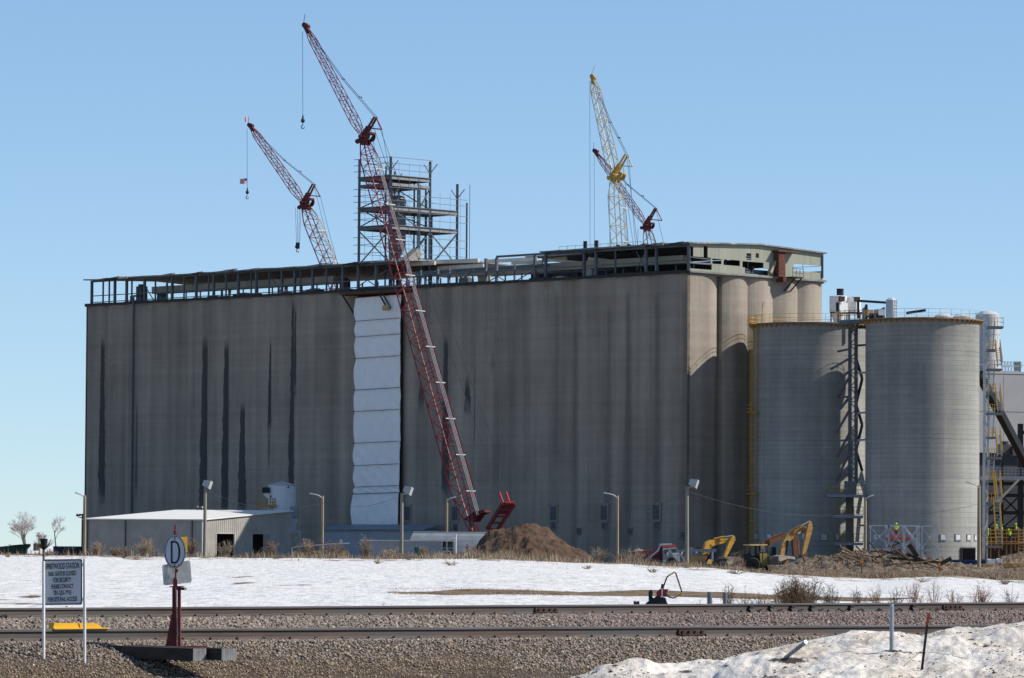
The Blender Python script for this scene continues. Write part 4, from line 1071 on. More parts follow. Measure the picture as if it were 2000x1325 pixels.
mb = MB(); rect_px(mb, 1635, 1640, 591, 609, DD - 1.5, .3, R(30)); rect_px(mb, 1640, 1650, 579, 589, DD - 1.9, .3, R(30)); mb.build('vent_opening', dark_m, root)
mb = MB(); p = P(1642, 577, DD); mb.lathe((p.x, DD + 1, 0), [(.48, z2), (.48, ZP(1642, 565, DD)), (.52, ZP(1642, 565, DD)), (.52, ZP(1642, 563.5, DD)), (.01, ZP(1642, 563.5, DD))], 14); mb.build('stack', black_m, root)
mb = MB(); 
for x in (1623, 1637, 1654):
    mb.bar((XP(x, DD), DD, zt1), (XP(x, DD), DD, z0), .18, .18)
mb.bar((x0, DD, z0 - .1), (x1 + 3, DD, z0 - .1), .2, .25); mb.build('collector_frame', dark_m, root)
mb = MB(); mb.lathe((cxm, DD + 1, 0), [(.4, zt1 + .2), (rad * .8, z0 - .3), (rad * .8, z0)], 12); mb.build('hopper', dc_white, root)
root = plant('dust_collector', 'smaller white dust collector behind the black duct post, without a stack', 'dust collector', 1672, 612, DD + 2)
mb = MB(); x0, x1 = XP(1656, DD), XP(1685, DD); cxm = (x0 + x1) / 2; rad = (x1 - x0) / 2; mb.lathe((cxm, DD + 3, 0), [(rad, z0), (rad, z2 - .1), (.01, z2)], 10); mb.build('collector_body', dc_white, root)
mb = MB(); rect_px(mb, 1668, 1681, 579, 590, DD + .4, 1, R(30)); mb.build('collector_door_box', dc_white, root)
mb = MB(); rect_px(mb, 1670, 1680, 580, 589, DD - .1, .3, R(30)); mb.build('vent_opening', dark_m, root)
mb = MB()
for x in (1660, 1682): mb.bar((XP(x, DD), DD + 2, zt1), (XP(x, DD), DD + 2, z0), .18, .18)
mb.build('collector_frame', dark_m, root)
root = plant('duct_beam', 'dark duct beam spanning from a black post to the grey leg head', 'duct', 1705, 590, 576)
mb = MB(); mb.bar(P(1677, 588, 577), P(1732, 591.5, 577), .45, .3); mb.build('duct', dark_m, root)
mb = MB(); mb.bar(P(1676, 587, 577), P(1676, 622, 577), .3, .3); mb.bar(P(1692, 595, 576), P(1692, 635, 576), .35, .35); mb.build('post', dark_m, root)
root = plant('leg_head', 'grey ribbed bucket elevator head on top of the sunlit silo', 'elevator head', 1741, 614, 565)
mb = MB(); Dg = 563.0
x0, xm, x1 = XP(1730, Dg), XP(1743, Dg), XP(1752, Dg); za, zb_ = zt2 - .1, ZP(1741, 586, Dg)
mb.hexa([(x0, Dg, za), (xm, Dg - .3, za), (x1, Dg + .6, za), (x0 + .4, Dg + 1.2, za), (x0, Dg, zb_), (xm, Dg - .3, zb_), (x1, Dg + .6, zb_), (x0 + .4, Dg + 1.2, zb_)]); mb.build('head_casing', galv_m, root)
mb = MB(); mb.hexa([(x0, Dg, zb_), (xm, Dg - .3, zb_), (x1, Dg + .6, zb_), (x0 + .4, Dg + 1.2, zb_), (x0 + .3, Dg + .1, zb_ + .25), (xm - .1, Dg, zb_ + .25), (x1 - .3, Dg + .6, zb_ + .25), (x0 + .6, Dg + 1.0, zb_ + .25)]); mb.build('head_cap', lgrey_m, root)
mb = MB()
for k in range(5):
    z = za + .3 + k * .42; mb.bar((xm + .02, Dg - .32, z), (x1 + .02, Dg + .58, z), .06, .08)
for k in (0, .5, 1): mb.bar((xm + (x1 - xm) * k, Dg - .33 + .9 * k, za), (xm + (x1 - xm) * k, Dg - .33 + .9 * k, zb_), .07, .07)
mb.build('stiffener', lgrey_m, root)
# clutter on the silo tops
root = plant('roof_machine', 'low dark drive machinery between the leg head and the dust collectors', 'machinery', 1715, 618, 567)
for (x0, x1, y0, y1, mt) in ((1694, 1706, 606, 618, formply_m), (1700, 1716, 612, 620, dark_m), (1716, 1729, 604, 616, galv_m), (1706, 1728, 614, 622, dark_m)):
    mb = MB(); rect_px(mb, x0, x1, y0, y1, 566.5, 1.5, R(20)); mb.build('drive_unit', mt, root)

# tall white tank behind the second silo and its stair tower
root = thing('white_tank', P(1930, 1090, 690), 'tall slim white tank rising behind the stair tower and sunlit silo', 'tank')
mb = MB(); cq = P(1929, 700, 690); rad = 23 * 690 / F
mb.lathe((cq.x, 690, 0), [(rad, SITE), (rad, ZP(1929, 615, 690)), (rad * .6, ZP(1929, 609, 690)), (.02, ZP(1929, 606.5, 690))], 28); mb.build('tank_shell', M('dull_white_metal', (.50, .50, .50), .55, var=.1), root, smooth=False)
mb = MB()
for y in (742, 655, 820): mb.lathe((cq.x, 690, 0), [(rad + .05, ZP(1929, y, 690)), (rad + .05, ZP(1929, y - 2, 690))], 28)
mb.build('band', lgrey_m, root)

root = thing('stair_tower', P(1937, 1090, 575), 'tall galvanised stair tower with yellow handrails zigzagging beside the sunlit silo', 'stair tower')
DS = 574.0
mb = MB()
for (x, d, r_) in ((1924, 0, .2), (1924, 2.6, .16), (1931, 2.6, .12)):
    mb.bar(P(x - (610 - 640) * .0, 620, DS + d), P(x - 3, 1092, DS + d), r_ * 1.8, r_ * 1.8)
y = 640
while y < 1080:
    mb.bar(P(1924 - 3 * (y - 620) / 470, y, DS), P(1931 - 3 * (y - 620) / 470, y + 22, DS + 2.6), .09, .09); mb.bar(P(1931 - 3 * (y - 620) / 470, y + 22, DS + 2.6), P(1924, y + 44, DS), .09, .09); y += 44
mb.build('tower_column', galv_m, root)
lands = [(637, 1926, 1960), (682, 1926, 1946), (720, 1928, 1957), (767, 1926, 1944), (806, 1928, 1959), (853, 1926, 1944), (893, 1927, 1957), (938, 1926, 1944), (981, 1926, 1957), (1066, 1926, 1958)]
for (y, x0, x1) in lands:
    mb = MB(); p0, p1 = P(x0, y, DS), P(x1, y, DS); mb.box(p0.x, p1.x, DS, DS + 2.4, p0.z - .30, p0.z); ld = mb.build('landing', M('landing_channel', (.17, .19, .21), .6), root)
    mb = MB()
    for zz in (.55, 1.1): mb.path([(p0.x, DS + .02, p0.z + zz), (p1.x, DS + .02, p0.z + zz), (p1.x, DS + 2.4, p0.z + zz)], .04, 4)
    for k in range(4): x = p0.x + (p1.x - p0.x) * k / 3; mb.tube((x, DS + .02, p0.z), (x, DS + .02, p0.z + 1.1), .04, None, 4)
    mb.build('landing_rail', syel_m, ld)
def flight(x0, y0, x1, y1, wpx, D, rail):
    mb = MB(); a, b = P(x0, y0, D), P(x1, y1, D); wv = Vector((wpx * D / F, 0, 0))
    for q in (Vector((0, 0, 0)), wv): mb.bar(a + q, b + q, .12, .3)
    n = 11
    for k in range(1, n): p = a.lerp(b, k / n); mb.bar(p, p + wv, .3, .06)
    f_ = mb.build('stair_flight', galv_m, root)
    mb = MB()
    for q in (Vector((-.05, -.1, .55)), wv + Vector((.05, -.1, .55))): mb.bar(a + q, b + q, .13, .14); mb.bar(a + q + Vector((0, 0, .5)), b + q + Vector((0, 0, .5)), .09, .1)
    mb.build('stair_rail', syel_m if rail else galv_m, f_)
for i in range(len(lands) - 2):
    y0, y1 = lands[i][0], lands[i + 1][0]
    if i % 2 == 0: flight(1933, y0, 1930, y1, 9, DS + .3, False)
    else: flight(1944, y0 - 4, 1949, y1 - 3, 8, DS - .2, True)
flight(1941, 938, 1945, 981, 12, DS - .2, True); flight(1941, 985, 1946, 1062, 11, DS - .2, True)

# grey plant building, steel frame, black conveyor at the right edge
gb = thing('plant_building', P(1985, 1090, 640), 'large plain grey clad plant building behind the stair tower at the picture edge', 'building')
gm = M('grey_wall_panel', (.40, .40, .405), .7, var=.05, scale=.2)
Dg = 640.0; YB = R(20)
def gbp(px, py): return pxp(px, py, Dg, YB, 1905)
def gwall(mb, x0, x1, y0, y1, off, th):
    o = Vector((math.sin(YB), -math.cos(YB), 0)) * off; q = [gbp(x0, y0) , gbp(x1, y0)]
    zb = ZP(1905, y1, Dg) if y1 < 1085 else SITE; zt_ = ZP(1905, y0, Dg)
    a, b = Vector((q[0].x, q[0].y, zb)) + o, Vector((q[1].x, q[1].y, zb)) + o; h = zt_ - zb
    mb.prism([a, b, b + ZV * h, a + ZV * h], Vector((-math.sin(YB), math.cos(YB), 0)) * th)
mb = MB(); gwall(mb, 1905, 2260, 728, 884, 0, 30); mb.build('upper_wall', gm, gb)
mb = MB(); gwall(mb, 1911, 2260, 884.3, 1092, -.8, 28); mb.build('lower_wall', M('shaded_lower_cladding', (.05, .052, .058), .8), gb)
mb = MB(); gwall(mb, 1904, 2262, 725, 729, .08, .4); mb.build('parapet_trim', lgrey_m, gb)
mb = MB(); gwall(mb, 1905, 2260, 803, 803.8, .03, .02)
for x in (1960, 2020, 2080): gwall(mb, x, x + .5, 729, 884, .03, .02)
mb.build('panel_joint', M('dull_joint_grey', (.18, .18, .185), .7), gb)
mb = MB(); za = ZP(1905, 725, Dg)
def gtop(px, h): q = gbp(px, 725); return Vector((q.x, q.y + .6, za + h))
for zz in (.1, .8, 1.5): mb.tube(gtop(1958, zz), gtop(1993, zz), .08, None, 4)
for k in range(7): x = 1958 + 35 * k / 6; mb.tube(gtop(x, 0), gtop(x, 1.5), .07, None, 4); mb.tube(gtop(x, 0), gtop(x + 5, 1.5), .05, None, 4)
mb.tube(gtop(1905, 1.0), gtop(2260, 1.0), .05, None, 4)
mb.build('roof_gantry', galv_m, gb)
p = gtop(1989, 0); mb = MB(); mb.box(p.x - .45, p.x + .45, p.y, p.y + .9, p.z, p.z + 1.6); mb.build('cream_box', tan_m, gb)

sf = thing('dark_steelwork', P(1975, 1090, 600), 'dark steel frame with a railed white walkway in front of the grey building', 'steel frame')
mb = MB()
for (x, y0, d) in ((1993, 828, 0), (1957, 885, 2), (1990, 940, 3)): mb.bar(P(x, y0, 600 + d), P(x, 1092, 600 + d), .75 if x == 1993 else .35, .6)
for (y, x0, x1) in ((945, 1918, 2080), (968, 1918, 2080), (1002, 1918, 2080), (845, 1993, 2080)): mb.bar(P(x0, y, 600), P(x1, y, 600), .4, .5)
for (x0, y0, x1, y1) in ((1925, 1002, 1958, 970), (1958, 1002, 1990, 970), (1958, 970, 1990, 1002), (1930, 1030, 1958, 1004), (1960, 1030, 1990, 1004)): mb.bar(P(x0, y0, 601), P(x1, y1, 601), .2, .2)
mb.build('frame_member', dark_m, sf)
mb = MB(); mb.bar(P(1944, 985, 598), P(1990, 937, 598), .35, .3); mb.build('white_brace', beamw_m, sf)
mb = MB(); p0, p1 = P(1918, 934, 600), P(2080, 934, 600); mb.box(p0.x, p1.x, 599, 602, p0.z - .25, p0.z + .25); mb.build('walkway_slab', lgrey_m, sf)
mb = MB()
for zz in (.6, 1.0, 1.4): mb.tube((p0.x, 599, p0.z + zz), (p1.x, 599, p0.z + zz), .05, None, 4)
for k in range(24): x = p0.x + (p1.x - p0.x) * k / 23; mb.tube((x, 599, p0.z), (x, 599, p0.z + 1.4), .05, None, 4)
mb.build('walkway_rail', galv_m, sf)
mb = MB()
for (x0, x1, y0, y1) in ((1958, 1975, 868, 888), (1965, 1970, 862, 885), (1978, 2000, 872, 890)): rect_px(mb, x0, x1, y0, y1, 606, 2, R(20))
mb.build('fan_unit', M('dark_grey_machine', (.06, .065, .07), .6), sf)
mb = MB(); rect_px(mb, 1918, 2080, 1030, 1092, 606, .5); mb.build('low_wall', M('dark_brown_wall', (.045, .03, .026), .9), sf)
cv = thing('inclined_conveyor', P(1955, 820, 590), 'black inclined conveyor tube sloping down from the silo to the right edge', 'conveyor')
mb = MB(); mb.bar(P(1912, 730, 578), P(2040, 972, 592), .95, .95); mb.build('conveyor_tube', black_m, cv)
mb = MB(); a, b = P(1912, 726, 578), P(2040, 968, 592)
for k in range(14): p = a.lerp(b, k / 13); mb.tube(p, p + Vector((0, 0, .9)), .04, None, 4)
mb.tube(a + Vector((0, 0, .9)), b + Vector((0, 0, .9)), .04, None, 4); mb.build('conveyor_rail', dark_m, cv)
# ------------------------------------------------------------ lattice cranes
TANB = .6
def crane(label, base, knee, tip, strut, D0, wb, wj, col, hooks, name='lattice_crane', lines=(), body=True, mast=None, headm=None):
    """base, knee, tip and strut end in photo pixels; D0 = distance of the boom foot; leans left and away"""
    xb = (base[0] - 1000) * D0 / F
    def pt(q):
        D = D0
        for _ in range(4): D = D0 + max(-30, (xb - (q[0] - 1000) * D / F)) * TANB
        return P(q[0], q[1], D)
    B, K, T, S = pt(base), pt(knee), pt(tip), pt(strut)
    foot = Vector((B.x, B.y, SITE))
    root = thing(name, foot, label, 'crane', 'lattice boom cranes')
    hd = Vector((-1, TANB, 0)).normalized(); lat = Vector((hd.y, -hd.x, 0)) * -1
    lat = Vector((TANB, 1, 0)).normalized()
    headm = headm or M('crane_head_shade_red', (.085, .010, .014), .55, var=.3, scale=.8)  # darker than the crane red: shade on heads and struts put into the colour
    def axes(p, q):
        a = (q - p).normalized(); return a.cross(lat).normalized()
    e2 = axes(B, K); mb = MB(); lattice(mb, B, K, lat, e2, wb, wb * .78, wb * .042, wb * .022, wb * .48, 5.0, 3.2); bm = mb.build('boom', col, root)
    # bright pendants lying on the back of the boom
    mb = MB()
    bk = e2 if e2.x > 0 else -e2
    for k in (-.20, .0, .20):
        o = bk * (wb * .58) + lat * (wb * k * .8); mb.tube(B.lerp(K, .03) + o, B.lerp(K, .95) + o * .9, .055, None, 4)
    n = 11
    for i in range(1, n):
        c = B.lerp(K, i / n) + bk * wb * .52; mb.bar(c - lat * wb * .5, c + lat * wb * .5, .08, .12)
    mb.build('pendant_strap', pend_m, root)
    j2 = axes(K, T); mb = MB(); lattice(mb, K, T, lat, j2, wj, wj * .72, wj * .062, wj * .036, wj * .75, 2.5, 2.0); mb.build('jib', col, root)
    # boom head
    mb = MB(); u_ = (K - B).normalized(); v_ = e2 if e2.x > 0 else -e2
    pl = [K + v_ * wb * .86 * p_ + u_ * wb * .86 * q_ for p_, q_ in ((-.56, -.16), (-.46, -.36), (-.26, -.36), (-.10, -.60), (.10, -.60), (.20, -.42), (.42, -.46), (.60, -.34), (.72, -.14), (.62, -.02), (.40, -.10), (.16, -.24), (.02, -.10), (-.10, .06), (-.22, -.06), (-.46, -.04))]
    for sd in (-1, 1): mb.prism([p + lat * sd * wb * .30 for p in pl], lat * .14)
    mb.tube(K - lat * wb * .4, K + lat * wb * .4, wb * .12, None, 8); mb.tube(K + v_ * wb * .55 - lat * wb * .36, K + v_ * wb * .55 + lat * wb * .36, wb * .10, None, 8)
    mb.build('boom_head', headm, root)
    # jib strut with solid lower half
    s2 = axes(K, S); mb = MB()
    for sd in (-1, 1):
        mb.bar(K + lat * sd * wj * .42, S + lat * sd * wj * .3, .22, .22)
        mb.bar(K + lat * sd * wj * .42 + s2 * .25, S.lerp(K, .5) + lat * sd * wj * .33 + s2 * .2, .2, .2)
    for i in range(6): mb.tube(K.lerp(S, .4 + i * .1) + lat * wj * .33 * (1 if i % 2 else -1), K.lerp(S, .5 + i * .1) - lat * wj * .33 * (1 if i % 2 else -1), .05, None, 4)
    c0, c1 = K.lerp(S, .08), K.lerp(S, .42); mb.hexa([c0 - lat * wj * .34 - s2 * .08, c0 + lat * wj * .34 - s2 * .08, c0 + lat * wj * .34 + s2 * .08, c0 - lat * wj * .34 + s2 * .08, c1 - lat * wj * .34 - s2 * .08, c1 + lat * wj * .34 - s2 * .08, c1 + lat * wj * .34 + s2 * .08, c1 - lat * wj * .34 + s2 * .08])
    mb.build('jib_strut', headm, root)
    # jib head
    mb = MB(); a = (T - K).normalized(); mb.obox(T - a * .1, a * .7, lat * .28, axes(K, T) * .28); mb.tube(T + a * .4 - lat * .3, T + a * .4 + lat * .3, .36, None, 8); mb.tube(T - axes(K, T) * .3 - lat * .3, T - axes(K, T) * .3 + lat * .3, .26, None, 8); mb.tube(T + a * .8, T + a * 2.0 + Vector((.7, 0, .2)), .05, None, 4); mb.build('jib_head', headm, root)
    # pendants of the jib
    mb = MB()
    for sd in (-.3, .3):
        q = lat * sd; p0, p1 = T + q * .6, S + q; m_ = p0.lerp(p1, .55) + Vector((-.15, 0, -.35)); mb.path([p0, p0.lerp(m_, .5), m_, p1], .045, 3)
        mb.obox(m_, Vector((.08, 0, -.10)), Vector((0, .06, 0)), Vector((.05, 0, .05)))
        mb.obox(p0.lerp(p1, .78), Vector((.08, 0, -.10)), Vector((0, .06, 0)), Vector((.05, 0, .05)))
    for (q0, q1) in lines: mb.path([pt(q0), (pt(q0) + pt(q1)) / 2 + Vector((-.05, 0, -.15)), pt(q1)], .035, 3)
    mb.build('pendant_line', cable_m, root)
    # link bars under the strut head
    mb = MB(); a1 = S; b1 = pt((strut[0] + 12, strut[1] + 24)); c1 = pt((strut[0] - 11, strut[1] + 22))
    mb.bar(a1, b1, .12, .12); mb.bar(b1, c1, .16, .16); mb.build('spreader_bar', col, root)
    # hoist line, ball and hook
    for (hx, hy0, hy1, heavy) in hooks:
        h0 = pt((hx, hy0)); h0 = P(hx, hy0, T.y if not heavy else K.y); h1 = P(hx + .5, hy1, h0.y)
        mb = MB(); mb.tube(h0, h1, .04, None, 4)
        if heavy:
            for d in (-.35, .35, .6): mb.tube(h0 + Vector((d, 0, 0)), h1 + Vector((d * .5, 0, 0)), .03, None, 3)
        hl = mb.build('hoist_line', cable_m, root)
        mb = MB()
        if heavy: mb.obox(h1, Vector((.32, 0, 0)), Vector((0, .2, 0)), Vector((0, 0, .5))); mb.tube(h1 - Vector((.1, .25, .2)), h1 - Vector((.1, -.25, .2)), .36, None, 10)
        else: mb.ball(h1, .28, 10, 0, 1.2); mb.lathe(h1 + Vector((0, 0, .35)), [(.05, .5), (.14, 0), (.02, -.05)], 8)
        hk = h1 - Vector((0, 0, .6)); mb.path([hk + Vector((0, 0, .25)), hk, hk + Vector((-.22, 0, -.18)), hk + Vector((-.12, 0, -.48)), hk + Vector((.16, 0, -.46)), hk + Vector((.24, 0, -.22))], [.04, .06, .07, .08, .06, .03], 6)
        mb.build('hook', dark_m, root)
    # carbody: crawler tracks, house, cab, counterweight
    if body:
        g = Vector((B.x, B.y, SITE)); fx = hd
        for sd in (-1, 1):
            mb = MB(); c = g + lat * sd * 3.2 - fx * 1.0
            mb.prism([c - fx * 4.2 + ZV * .5 - lat * .6, c - fx * 3.6 - lat * .6, c + fx * 3.6 - lat * .6, c + fx * 4.2 + ZV * .5 - lat * .6, c + fx * 3.6 + ZV * 1.2 - lat * .6, c - fx * 3.6 + ZV * 1.2 - lat * .6], lat * 1.2); mb.build('crawler_track', dark_m, root)
        mb = MB(); mb.obox(g - fx * 3.0 + ZV * 2.3, fx * 4.0, lat * 1.5, ZV * .9); mb.build('machine_house', headm, root)
        mb = MB(); mb.obox(g + fx * .3 - lat * 2.1 + ZV * 2.4, fx * 1.0, lat * .6, ZV * .95); mb.build('cab', glass_m, root)
        mb = MB()
        for k in range(4): mb.obox(g - fx * 7.6 + ZV * (1.7 + k * .55), fx * .9, lat * 2.2, ZV * .25)
        mb.build('counterweight', dark_m, root)
        foot2 = g + ZV * 1.6; mb = MB(); lattice(mb, foot2, B, lat, e2, wb * .4, wb * .4, .1, .05, 1.5); mb.build('boom_foot', col, root)
    if mast:
        m0, m1 = pt(mast[0]), pt(mast[1]); mm = axes(m0, m1); mb = MB()
        lt2 = Vector((.98, .2, 0)).normalized()
        for sd in (-1, 1): mb.bar(m0 + lt2 * sd * .75, m1 + lt2 * sd * .8, .42, .42)
        for i in range(5): c = m0.lerp(m1, i / 4); mb.bar(c - lt2 * .75, c + lt2 * .75, .25, .3)
        c0, c1 = m0.lerp(m1, .6), m1; mb.hexa([c0 - lt2 * .7 - mm * .1, c0 + lt2 * .7 - mm * .1, c0 + lt2 * .7 + mm * .1, c0 - lt2 * .7 + mm * .1, c1 - lt2 * .7 - mm * .1, c1 + lt2 * .7 - mm * .1, c1 + lt2 * .7 + mm * .1, c1 - lt2 * .7 + mm * .1])
        mb.build('gantry_mast', M('gantry_dark_red', (.12, .015, .02), .55), root)
        mb = MB()
        for (x0, y0, x1, y1) in ((983, 984, 975, 962), (994, 979, 988, 961)): mb.bar(pt((x0, y0)), pt((x1, y1)), .22, .22)
        c = pt((997, 981)); mb.bar(c - lt2 * .6, c + lt2 * .5, .3, .3)
        mb.build('mast_link', M('bright_red_paint', (.45, .05, .05), .5), root)
        # heavy collar near the boom foot
        c = pt((918, 1008)); mb = MB(); mb.prism([pt((902, 1016)), pt((913, 1009)), (pt((924, 1000))), pt((946, 996)), pt((947, 1001)), pt((935, 1006)), pt((926, 1020)), pt((912, 1016))], lat * 1.6); mb.build('boom_collar', M('collar_dark_red', (.08, .012, .016), .6), root)
    return root, T
big_red, tipA = crane('largest red lattice crane, its long boom crossing in front of the white tarp wall', (925, 1036), (710, 268), (598, 54), (734, 229), 576.0, 2.35, 1.08, red_m, [(591, 62, 236, False)],
    lines=[((735, 231), (1000, 965)), ((724, 231), (975, 965)), ((598, 56), (712, 262)), ((746, 254), (782, 440)), ((724, 252), (760, 420))], mast=((962, 1034), (994, 984)))
left_red, tipB = crane('red lattice crane at the left with a small flag hanging on its hoist line', (868, 1072), (594, 397), (490, 248), (613, 360), 690.0, 2.45, 1.25, red_m, [(482.5, 252, 376, False), (581, 405, 480, True)],
    lines=[((613, 362), (655, 520)), ((601, 384), (640, 522)), ((490, 250), (594, 392)), ((625, 381), (662, 525))])
yel_crane, tipC = crane('cream and yellow lattice crane rising behind the right roof, tallest of the two there', (1250, 1075), (1201, 342), (1158, 154), (1224, 302), 690.0, 2.5, 1.6, yel_m, [(1152, 158, 640, False)],
    lines=[((1224, 303), (1248, 500)), ((1215, 310), (1240, 500)), ((1158, 156), (1204, 338)), ((1228, 306), (1243, 500)), ((1190, 345), (1192, 520))], headm=gold_m)
small_red, tipD = crane('small red lattice crane behind the cream crane, only its jib and boom top showing', (1380, 1074), (1262, 440), (1164, 298), (1281, 407), 735.0, 2.1, 1.05, red_m, [(1160.5, 302, 640, False)],
    lines=[((1281, 408), (1303, 500)), ((1268, 428), (1290, 500)), ((1164, 300), (1262, 436)), ((1246, 446), (1246, 520))])
# extra bits on tips: antenna of the cream crane
# flag hanging on the left crane's hoist line, and the orange pennant on its tip
fm, t_, b_ = nodes_of('flag_cloth')
uv = t_.nodes.new('ShaderNodeUVMap').outputs[0]; sx = t_.nodes.new('ShaderNodeSeparateXYZ'); t_.links.new(uv, sx.inputs[0])
stp = mth(t_, 'GREATER_THAN', mth(t_, 'FRACT', mth(t_, 'MULTIPLY', sx.outputs[1], 6.5)), .5)
c_ = mixc(t_, stp, (.50, .03, .04), (.75, .73, .70))
can = mth(t_, 'MULTIPLY', mth(t_, 'GREATER_THAN', sx.outputs[0], .58), mth(t_, 'GREATER_THAN', sx.outputs[1], .46))
t_.links.new(mixc(t_, can, c_, (.04, .06, .20)), b_.inputs['Base Color']); b_.inputs['Roughness'].default_value = .8
def flag(name, px0, px1, py0, py1, D, mat, label):
    v, f, uvs = [], [], []
    for r in range(5):
        for c in range(9):
            s, k = c / 8, r / 4; p = P(px0 + (px1 - px0) * s, py1 + (py0 - py1) * k + .6 * math.sin(s * 5), D); p.y += .15 * math.sin(s * 7 + k); v.append(tuple(p)); uvs.append((s, k))
    for r in range(4):
        for c in range(8): o = r * 9 + c; f.append((o, o + 1, o + 10, o + 9))
    mb = MB(); mb.v = v; mb.f = f; mb.m = [0] * len(f)
    o = mb.build(name, mat, None, P(px1, py0, D)); ul = o.data.uv_layers.new(name='UVMap')
    for poly in o.data.polygons:
        for li, vi in zip(poly.loop_indices, poly.vertices): ul.data[li].uv = uvs[vi]
    return tag(o, label, 'flag')
flag('flag', 468.5, 482.5, 349, 359, tipB.y, fm, 'small striped red and white flag with blue corner on a crane hoist line')
flag('pennant', 478.5, 481.5, 228, 238, tipB.y, M('orange_cloth', (.75, .22, .08), .8), 'tiny orange and white pennant at the tip of the left red crane')

# ------------------------------------------------------------ yard poles and lamps
def pole_base(px, D): return Vector(((px - 1000) / F * D, D, SITE))
def street_lamp(px, ytop, D, arm, label):
    top = P(px, ytop, D); root = thing('street_lamp', (top.x, D, SITE), label, 'street lamp', 'street lamps on wooden poles')
    mb = MB(); mb.tube((top.x, D, SITE - .3), (top.x, D, top.z), .21, .16, 8); mb.build('pole', wood_m, root)
    s = D / F; mb = MB(); sg = 1 if arm > 0 else -1
    pts = [Vector((top.x, D - .1, top.z - .25)), Vector((top.x + arm * s * .3, D - .1, top.z + .05)), Vector((top.x + arm * s * .65, D - .1, top.z + .18))]
    mb.path(pts, .07, 5); mb.build('arm', lgrey_m, root)
    mb = MB(); e = Vector((top.x + arm * s, D - .1, top.z + .32)); mb.prism([pts[-1] + ZV * .08, pts[-1] - ZV * .05, e - ZV * .10, e + ZV * .06], (0, .3, 0)); mb.build('lamp_head', white_m, root)
    return root, top
def flood_pole(px, ytop, D, hx, hy, label, guy=False):
    top = P(px, ytop, D); root = thing('floodlight_pole', (top.x, D, SITE), label, 'floodlight', 'floodlights on wooden poles')
    mb = MB(); mb.tube((top.x, D, SITE - .3), (top.x, D, top.z), .24, .17, 8); mb.build('pole', M('grey_pole_wood', (.30, .28, .23), .85, var=.25, scale=3, stretch=(1, 1, .1)), root)
    h = P(hx, hy, D - .4); mb = MB(); mb.path([top - ZV * .3, top + Vector((.4, -.2, .0)), h - ZV * .4], .06, 5); mb.build('bracket', galv_m, root)
    ax = Vector((.8, -.2, -.25)).normalized(); ay = ax.cross(Vector((.3, .1, .95))).normalized(); az = ax.cross(ay)
    mb = MB(); c = h; mb.hexa([c - ax * .45 - ay * .3 - az * .3, c + ax * .4 - ay * .5 - az * .45, c + ax * .4 + ay * .5 - az * .45, c - ax * .45 + ay * .3 - az * .3, c - ax * .45 - ay * .3 + az * .3, c + ax * .4 - ay * .5 + az * .45, c + ax * .4 + ay * .5 + az * .45, c - ax * .45 + ay * .3 + az * .3]); mb.build('lamp_head', lgrey_m, root)
    if guy:
        mb = MB(); mb.tube(top - ZV * .8, P(385, 997, D + 4), .035, None, 4); mb.tube(top - ZV * .8, P(393, 997, D + 3), .035, None, 4); mb.build('guy_wire', cable_m, root)
        mb = MB(); mb.tube(P(387, 988, D + 4), P(386, 992, D + 4), .12, None, 6); mb.tube(P(394.5, 989, D + 3), P(394, 993, D + 3), .12, None, 6); mb.build('insulator', white_m, root)
    return root, top
L1 = street_lamp(165.5, 968, 470, -19, 'street lamp at the far left corner of the elevator wall, arm reaching left')
L2 = street_lamp(630, 969, 490, -25, 'street lamp between the metal shed and the white tarp wall')
L3 = street_lamp(873, 975, 560, 18, 'street lamp behind the round-roofed hut, partly across the red boom')
L4 = street_lamp(1206, 968, 470, -27, 'street lamp standing right of the brown dirt pile')
L5 = street_lamp(1690, 972, 520, 17, 'street lamp standing between the two round silos')
L6 = street_lamp(1912, 948, 440, -25, 'street lamp standing in front of the stair tower')
F1 = flood_pole(401, 943, 480, 405, 946, 'floodlight on a wooden pole with guy wires in front of the metal shed', True)
F2 = flood_pole(785, 963, 470, 797, 958, 'floodlight on a wooden pole in front of the white tarp wall')
F3 = flood_pole(1342, 950, 455, 1355, 944, 'floodlight on a wooden pole beside the red dump truck')
def wire(p, q, sag, label):
    mb = MB(); n = 14; pts = []
    for i in range(n + 1):
        k = i / n; c = p.lerp(q, k); c.z -= sag * 4 * k * (1 - k); pts.append(c)
    mb.path(pts, .016, 3); o = mb.build('overhead_wire', cable_m, None, p); tag(o, label, 'wire', 'overhead wires')
wire(L6[1] - ZV * 1.9, L5[1] - ZV * 1.9, .6, 'thin wire drooping across the foot of the sunlit silo')
wire(L4[1] - ZV * .6, F3[1] - ZV * .5, 1.0, 'thin wire from the lamp right of the dirt pile to the truck floodlight')
wire(F3[1] - ZV * .5, L5[1] - ZV * 1.9, 1.2, 'thin wire from the truck floodlight to the lamp between the silos')
wire(L2[1] - ZV * .8, F2[1] - ZV * .3, .8, 'thin wire running across the foot of the white tarp wall')
wire(F1[1] - ZV * .8, L2[1] - ZV * .8, 1.3, 'thin wire running over the metal shed in front of the white tank')
# utility pole at the left edge of the elevator
root = thing('utility_pole', (P(161, 1000, 700).x, 700, SITE), 'dark utility pole with crossarm peeping out past the elevator left edge', 'utility pole')
mb = MB(); p = P(161.5, 1004, 700); mb.tube((p.x, 700, SITE), p, .2, .16, 6); mb.build('pole', dark_m, root)
mb = MB(); mb.bar(P(149, 1008, 700), P(168, 1004, 700), .25, .25); mb.bar(P(153, 1010, 700), P(161, 1012, 700), .15, .15)
for x in (151, 156, 163): mb.tube(P(x, 1008, 700), P(x, 1004, 700), .18, None, 5)
mb.build('crossarm', dark_m, root)

